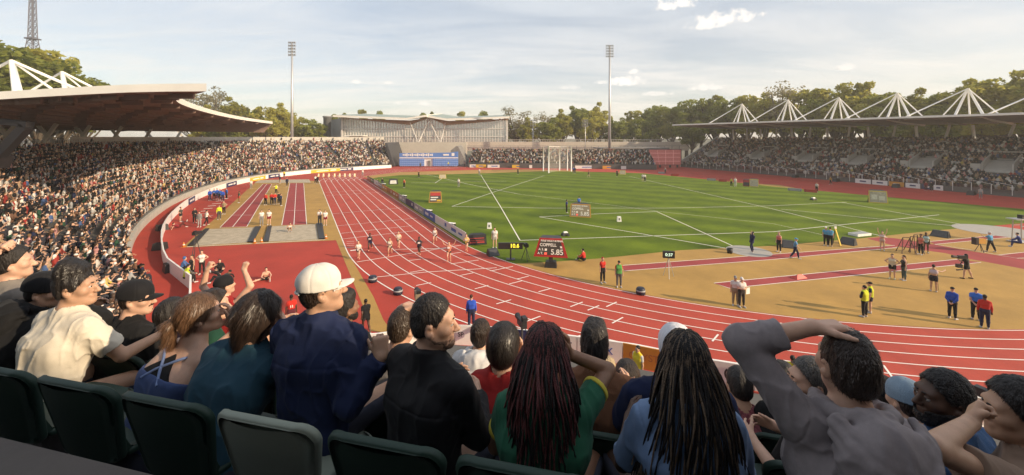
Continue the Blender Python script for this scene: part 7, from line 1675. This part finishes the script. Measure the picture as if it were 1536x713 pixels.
def beard_full(m, th=.012, top=-.040):
    def b(f, root, vox, hd):
        k, M, H = f.k, f.HM, f.H; pr = [q.grown(th * k) for q in hd]; lips = cap(H(0, .105, -.067), H(0, .09, -.067), .0135 * k, side=M[:, 0], wa=.017 * k)
        c = [(H(0, 0, top), M @ nrm(A(0, .22, 1.0))), (H(0, .0, 0), M @ nrm(A(0, -1, .15)))]
        ns = ell(H(0, .125, -.025), A(.03, .04, .025) * k, M)
        def fn(P):
            d = union(pr, P) - hz(P, f, .0035, 95, (1, 1, 1)); d = np.maximum(d, (P - c[0][0]) @ c[0][1] + .01 * np.minimum(0, 0)); d = np.maximum(d, (P - H(0, -.012, 0)) @ c[1][1]); d = np.maximum(d, -lips.d(P)); d = np.maximum(d, -ns.d(P)); return np.maximum(d, -((P - H(0, 0, -.135)) @ M[:, 2]))
        sdf_part('beard', fn, pr, max(.0045, vox * .65), m, root)
    return b
def beard_mous(m):
    def b(f, root, vox, hd):
        k, M, H = f.k, f.HM, f.H; pr = [cap(H(-.022, .088, -.058), H(0, .100, -.051), .006 * k, .0065 * k, '', .005), cap(H(.022, .088, -.058), H(0, .100, -.051), .006 * k, .0065 * k, '', .005), cap(H(0, .088, -.094), H(0, .078, -.108), .013 * k, .012 * k, '', .01)]
        sdf_part('beard', lambda P: union(pr, P) - hz(P, f, .002, 110), pr, .0042, m, root)
    return b

W_tee, Blk, Navy = fabric('off_white_jersey', (.58, .53, .44)), fabric('black_jersey', (.010, .010, .011)), fabric('navy_jacket_cloth', (.012, .020, .062), .7, .12, 420)
lapL, lapR = ('d', (-.2, .35, -1), (.45, .9, .05)), ('d', (.2, .35, -1), (-.45, .9, .05))
G1 = 'spectators in the nearest rows'
# R1, left to right
fg('man in off white shirt with piled black hair, leftmost in the nearest row', (116, 430), 2.62, -18, .24, -.02, 0, (-.95, .0, 0), lapL, ('d', (.35, .5, -.8), (.0, .95, .15)), skin=1, vox=.0065, top=dict(m=W_tee, kind='tee', sleeve=.72, e=.022), hair=hair_mass(HB, pr_bun, .004, 50, .06, sln=.026, slf=.002), eyes=True, fold=.008, wide=1.05)
fg('woman with brown ponytail and bare shoulders in blue strappy top', (301, 470), 2.36, -20, .42, .10, 0, (-.55, .08, .05), ('d', (-.25, .7, -.7), (.5, .55, .6)), lambda f, L: ('t', f.H(.02, .135, -.10), A(.7, .2, -1)), hR=lambda f: dict(d=f.HM @ nrm(A(-.25, .1, 1)), n=f.HM @ A(0, -1, 0), curl=.5), fem=True, skin=0, vox=.0062, h=1.75, top=dict(m=fabric('slate_blue_jersey', (.055, .085, .20)), kind='tank', sleeve=0, e=.012, rise=.03), hair=hair_mass(HLB, pr_pony, .0035, 60, .06, (1, 1, .22), .05, .0022), eyes=True, fold=.004)
pony_root, pf = _last
M_strap, M_bra = fabric('slate_blue_strap', (.16, .22, .40)), Blk
bt_ = [q.grown(.0075) for q in pf.limbs if q.g == 'torso']; upv, kk_ = pf.T[:, 2], pf.k
z0_, z1_ = pf.chest - upv * .06 * kk_, pf.chest + upv * .075 * kk_
sdf_part('under_top', lambda P: np.maximum(np.maximum(union(bt_, P), (P - z1_) @ upv + .9 * np.abs((P - pf.chest) @ pf.T[:, 0]) - .06), -((P - z0_) @ upv)), bt_, .006, M_bra, pony_root)
for s_ in (-1, 1):
    def back(x, z, sgn=-1, e_=.012):
        o_ = pf.chest + pf.T @ (A(x, 0, z) * kk_); lo_, hi_ = 0.0, .3
        for _ in range(22):
            m_ = (lo_ + hi_) / 2; pt_ = o_ + pf.T[:, 1] * sgn * m_
            if union(pf.limbs[:9], pt_[None])[0] < e_: lo_ = m_
            else: hi_ = m_
        return Vector(o_ + pf.T[:, 1] * sgn * lo_)
    q = MB(); q.tube([back(-s_ * .075, .00), back(-s_ * .02, .055), back(s_ * .045, .105), back(s_ * .09, .135), back(s_ * .105, .155, 1)], .0075, 6); q.build('strap', M_strap, pony_root, True)
fg('person with shaggy dark brown hair in teal blue T-shirt leaning forward', (392, 472), 2.22, -14, .46, .05, 0, (-.45, -.1, .1), ('d', (-.3, .75, -.6), (.5, .5, .6)), lambda f, L: ('t', f.H(.07, .10, -.12), A(.7, .2, -1)), hR=lambda f: dict(d=f.HM @ nrm(A(-.2, .0, 1)), n=f.HM @ A(-.4, -1, 0), curl=.4), skin=0, vox=.0065, top=dict(m=fabric('teal_blue_jersey', (.018, .055, .085)), kind='tee', sleeve=.75, e=.020), hair=hair_mass(HBR, pr_long, .007, 40, .06, (1, 1, .2)), fold=.006, wide=1.05)
fg('man in white baseball cap and navy zip jacket with one fist raised', (484, 434), 2.12, -14, .06, -.02, .05, (-.75, .06, -.05), ('d', (-.35, .3, -1), (.4, .9, .1)), lambda f, L: ('t', L(572, 536, 2.02), A(.9, -.25, -1)), hR=lambda f: dict(d=nrm(A(-.25, .3, 1)), n=A(-.6, .8, -.1), curl=1.15, thumb=.9), skin=1, vox=.0062, h=1.74, top=dict(m=Navy, kind='jacket', sleeve=2, e=.024, collar=.42), hair=cap_builder(fabric('white_cap_cotton', (.66, .63, .58), .8, .10, 420), HBR, True, True, .075), eyes=True, fold=.008, wide=1.10)
fg('man with short black hair in black track jacket, face turned right', (652, 483), 1.92, -22, .05, .0, -.2, (-1.12, -.02, .0), lapL, lapR, skin=0, vox=.0060, h=1.76, top=dict(m=fabric('black_track_jacket', (.009, .009, .011), .65, .10, 420), kind='jacket', sleeve=2, e=.021, collar=.62), hair=hair_short(HB, .0055, .016, .050, -.028, .0025, 110, .5), beard=beard_full(mat('stubble_skin', (.20, .12, .085), .6, .3, 40), .0018, -.052), eyes=True, fold=.005, wide=1.06)
fg('woman with long dark red braids in green T-shirt with yellow trim', (818, 528), 1.78, -8, .10, .0, 0, (-.15, -.06, 0), ('d', (-.3, .35, -1), (.4, .8, .2)), lambda f, L: ('t', f.H(.09, .12, -.05), A(1, .1, -.9)), hR=lambda f: dict(d=f.HM @ nrm(A(-.2, .1, 1)), n=f.HM @ A(-.8, -.4, 0), curl=.7), fem=True, skin=2, vox=.0065, h=1.70, top=dict(m=fabric('green_jersey', (.022, .105, .060)), kind='tee', sleeve=.55, e=.016, trim=fabric('yellow_rib', (.55, .45, .06))), hair=braids_builder(hairmat('braid_black', (.012, .008, .008), (3, 3, 1)), hairmat('braid_red', (.17, .05, .05), (3, 3, 1)), 150, .47, 5, .0045, .18, 2), fold=.005, wide=1.05)
fg('woman with very long dark braids in pale blue top', (1028, 542), 1.68, -6, .10, .02, 0, (-.05, -.05, 0), ('d', (-.35, .3, -1), (.3, .9, .2)), ('d', (.35, .3, -1), (-.3, .9, .2)), fem=True, skin=3, vox=.0065, h=1.70, top=dict(m=fabric('pale_denim_blue', (.16, .24, .40)), kind='tee', sleeve=.9, e=.018), hair=braids_builder(hairmat('braid_black', (.012, .008, .008)), hairmat('braid_brown', (.19, .13, .085), (3, 3, 1)), 180, .62, 8, .0043, .32, 3), fold=.006, wide=1.1)
fg('man in grey hooded top with left hand laid on his short brown hair', (1270, 548), 1.46, -2, .10, .02, 0, (-.16, .02, .03), lambda f, L: ('t', f.H(-.105, .02, .118), A(-1, .1, -.5), A(.02, 0, .055)), ('d', (.4, .3, -1), (.1, .9, .1)), hL=lambda f: dict(d=f.HM @ nrm(A(1, -.02, .16)), n=f.HM @ A(.1, -.1, -1), curl=.32, spread=.17, thumb=.2), skin=0, vox=.0050, h=1.80, top=dict(m=fabric('grey_melange_fleece', (.24, .21, .215), .9, .12, 420, .10, 40), kind='hood', sleeve=1.55, e=.018), hair=hair_short(HBR, .0065, .012, .052, -.040, .003, 100, .6), fold=.0065, wide=1.10)
fg('man in tan T-shirt at the right edge holding a fist to his mouth', (1524, 618), 1.68, 40, .22, .0, 0, (.45, -.05, 0), lambda f, L: ('p', L(1400, 672, 1.42), L(1456, 634, 1.60)), ('d', (.3, .4, -1), (-.4, .8, .2)), hL=lambda f: dict(d=nrm(A(.85, -.2, .5)), n=A(.2, -.9, -.3), curl=1.5, thumb=.6, tl=.25), skin=1, vox=.0055, top=dict(m=fabric('tan_jersey', (.22, .15, .11)), kind='tee', sleeve=.7, e=.018), hair=hair_short(HB, .016, .018, .05, -.05, .004, 80), eyes=True)
# R2
fg('man in black baseball cap and black T-shirt with moustache, face turned right', (207, 447), 3.05, -18, .3, 0, 0, (-1.0, -.05, 0), lapL, lapR, skin=0, vox=.0075, top=dict(m=Blk, kind='tee', sleeve=.65, e=.02), hair=cap_builder(fabric('black_cap_cotton', (.012, .012, .014), .8, .10, 420), HBR, True, False), beard=beard_mous(HBR), eyes=True)
fg('person in black hooded jacket and cap, hands at the mouth, far left', (70, 436), 2.9, -25, .5, 0, 0, (-.8, -.1, 0), ('d', (-.2, .7, -.7), (.5, .6, .6)), lambda f, L: ('t', f.H(.03, .14, -.08), A(.7, .2, -1)), hR=lambda f: dict(d=f.HM @ nrm(A(-.2, .1, 1)), n=f.HM @ A(0, -1, 0), curl=.6), skin=0, vox=.008, top=dict(m=Blk, kind='hood', sleeve=2, e=.032), hair=cap_builder(fabric('black_cap_cotton', (.012, .012, .014)), HB, False, False), wide=1.1)
fg('man in grey shirt with thick black hair raising an arm, left edge', (22, 394), 3.2, -20, .1, 0, 0, (-.5, 0, 0), lambda f, L: ('t', L(4, 372, 3.1), A(-1, .0, -.4)), lapR, hL=lambda f: dict(curl=1.2, n=A(1, .3, 0)), skin=0, vox=.0085, top=dict(m=fabric('grey_jersey', (.20, .18, .16)), kind='tee', sleeve=.6, e=.018), hair=hair_short(HB, .018, .016, .05, -.05, .004, 70))
fg('man with hand on cropped brown hair in grey T-shirt beyond the navy jacket', (604, 489), 2.62, -12, .15, .0, 0, (-.15, -.05, .08), ('d', (-.3, .4, -1), (.4, .8, .2)), lambda f, L: ('t', f.H(.075, .03, .125), A(1, .1, .1)), hR=lambda f: dict(d=f.HM @ nrm(A(-1, .05, .05)), n=f.HM @ A(0, -.1, -1), curl=.4), skin=0, vox=.0072, top=dict(m=fabric('grey_jersey', (.20, .18, .16)), kind='tee', sleeve=.75, e=.018), hair=hair_short(hairmat('cropped_brown', (.035, .022, .014)), .006, .006, .052, -.04, .002, 110))
fg('woman with smooth black bob in red T-shirt beside the red braids', (757, 517), 2.42, -14, .3, .02, 0, (-.2, -.05, 0), ('d', (-.3, .6, -.8), (.5, .6, .5)), lambda f, L: ('t', f.H(.05, .13, -.10), A(.8, .2, -1)), hR=lambda f: dict(d=f.HM @ nrm(A(-.2, .1, 1)), n=f.HM @ A(-.4, -.8, 0), curl=.4), fem=True, skin=0, vox=.0075, top=dict(m=fabric('red_jersey', (.28, .018, .018)), kind='tee', sleeve=.6, e=.018), hair=hair_mass(HB, pr_bob, .002, 40, .06, (1, 1, .15), .04, .0012), h=1.7)
fg('man with square cut black hair in brown jacket and white collar', (892, 518), 2.40, -10, .15, 0, 0, (-.12, -.03, 0), lapL, ('d', (.3, .4, -1), (-.1, .9, .3)), skin=0, vox=.0075, top=dict(m=fabric('brown_wool', (.15, .068, .036), .9, .25, 220), kind='blazer', sleeve=2, e=.032, collar=.35, under=fabric('white_shirt_cotton', (.62, .60, .56))), hair=hair_short(HB, .012, .020, .05, -.045, .0045, 75, .9, 1), wide=1.1)
fg('man in white knitted cap and navy shirt hidden behind the long braids', (1014, 524), 2.15, -8, .15, 0, 0, (-.1, 0, 0), ('d', (-.4, .3, -1), (.3, .9, .2)), ('d', (.4, .3, -1), (-.3, .9, .2)), skin=2, vox=.0078, top=dict(m=fabric('navy_jersey', (.010, .016, .05)), kind='tee', sleeve=.75, e=.022), hair=cap_builder(fabric('white_knit', (.62, .62, .66), .9, .25, 220), HB, False, False, low=-.01), wide=1.2)
fg('person with grey swept back hair looking left, under the grey hooded arm', (1213, 570), 2.25, 25, .25, 0, 0, (.95, -.05, 0), lapL, lapR, skin=0, vox=.0078, top=dict(m=Blk, kind='tee', sleeve=.7, e=.02), hair=hair_short(HGY, .008, .006, .045, -.045, .0025, 95), eyes=True)
fg('bearded man with short black curls in denim shirt looking left', (1413, 596), 2.0, 25, .18, 0, 0, (.95, .0, 0), lapL, lapR, skin=3, vox=.0062, h=1.82, top=dict(m=fabric('mid_blue_denim', (.045, .105, .23), .85, .2, 300, .2, 40), kind='denim', sleeve=2, e=.028, collar=.5), hair=hair_short(hairmat('black_curls', (.010, .008, .008), (1, 1, 1)), .010, .010, .048, -.045, .0035, 75), beard=beard_full(hairmat('black_curls', (.010, .008, .008), (1, 1, 1))), eyes=True, wide=1.1)
# R3 and beyond
fg('man with black flat top hair and beard half hidden by the navy jacket', (519, 461), 3.35, -10, .1, 0, 0, (-.5, 0, 0), lapL, lapR, skin=2, vox=.010, top=dict(m=Blk, kind='tee', sleeve=.7, e=.02), hair=hair_short(HB, .010, .022, .05, -.045, .004, 70, .8, 1), beard=beard_full(HB, .006))
fg('child with dark hair in white hooded top beyond the red shirt', (722, 502), 3.25, -14, .15, 0, 0, (-.1, 0, 0), lapL, lapR, skin=0, vox=.010, h=1.6, top=dict(m=fabric('white_fleece', (.55, .54, .54)), kind='hood', sleeve=2, e=.03), hair=hair_short(HBR, .014, .014, .05, -.05, .005, 60))
fg('small person with pale blond hair beyond the brown jacket', (908, 556), 3.3, -10, .2, 0, 0, (-.3, 0, 0), lapL, lapR, skin=0, vox=.010, h=1.6, fem=True, top=dict(m=Blk, kind='tee', sleeve=.6, e=.018), hair=hair_mass(hairmat('blond', (.42, .32, .19)), pr_long, .005, 40, .06))
fg('person with smooth dark hair in white top, low before the orange board', (941, 566), 2.95, -10, .25, 0, 0, (-.1, -.1, 0), lapL, lapR, skin=1, vox=.010, h=1.62, fem=True, top=dict(m=fabric('white_fleece', (.55, .54, .54)), kind='tee', sleeve=.7, e=.018), hair=hair_mass(HBR, pr_bob, .003, 40, .06))
fg('person with long black hair low behind the grey hooded elbow', (1172, 568), 2.9, -6, .25, 0, 0, (.1, -.1, 0), lapL, lapR, skin=1, vox=.010, h=1.62, fem=True, top=dict(m=Blk, kind='tee', sleeve=.7, e=.02), hair=hair_mass(HB, pr_long, .004, 40, .06))
fg('person in red checked shirt low behind the long braids', (1108, 578), 3.0, -6, .3, 0, 0, (0, -.2, 0), lapL, lapR, skin=1, vox=.011, top=dict(m=fabric('red_blue_check', (.20, .06, .07), .9, .3, 90, .8, 30), kind='tee', sleeve=.9, e=.022), hair=hair_short(HB, .012, .012, .05, -.05, .004, 60))
fg('person in pale blue cap between hooded man and bearded man', (1358, 600), 2.55, -4, .2, 0, 0, (.05, -.1, 0), lapL, lapR, skin=0, vox=.0085, top=dict(m=fabric('navy_jersey', (.010, .016, .05)), kind='tee', sleeve=.7, e=.02), hair=cap_builder(fabric('pale_blue_twill', (.22, .30, .38), .85, .4, 220), HBR, False, True))
fg('photographer in black with white lens strap behind the hooded man', (1322, 590), 3.0, -4, .2, 0, 0, (0, -.1, 0), lapL, lapR, skin=1, vox=.010, top=dict(m=Blk, kind='hood', sleeve=2, e=.03), hair=cap_builder(fabric('black_cap_cotton', (.012, .012, .014)), HB, False, False))
rr_, cf = fg('cheering man in red sleeveless shirt and black cap with both fists raised', (338, 428), 5.2, -16, -.02, 0, 0, (-.25, .1, 0), lambda f, L: ('t', L(311, 404, 5.3), A(-1, .0, -.5)), lambda f, L: ('t', L(366, 405, 5.3), A(1, .0, -.5)), hL=lambda f: dict(d=nrm(A(.3, .3, 1)), n=A(.2, .9, 0), curl=1.2, thumb=.9), hR=lambda f: dict(d=nrm(A(.05, .3, 1)), n=A(-.2, .9, 0), curl=1.2, thumb=.9), sit=False, skin=0, vox=.011, top=dict(m=fabric('red_jersey', (.28, .018, .018)), kind='tee', sleeve=.12, e=.016), hair=cap_builder(fabric('black_cap_cotton', (.012, .012, .014)), HBR, False, True))
fg('woman with dark wavy hair seen past the black cap, near the gully', (262, 470), 3.4, -18, .3, 0, 0, (-.3, 0, 0), lapL, lapR, skin=1, vox=.011, fem=True, top=dict(m=fabric('navy_jersey', (.010, .016, .05)), kind='tee', sleeve=.6, e=.018), hair=hair_mass(HB, pr_long, .006, 40, .06))
fg('woman with dark hair in dark green shirt beside the ponytail', (322, 458), 3.3, -30, .3, 0, 0, (-.6, 0, 0), lapL, lapR, skin=0, vox=.010, fem=True, top=dict(m=fabric('dark_green_jersey', (.012, .05, .03)), kind='tee', sleeve=.6, e=.018), hair=hair_mass(HBR, pr_long, .005, 40, .06))
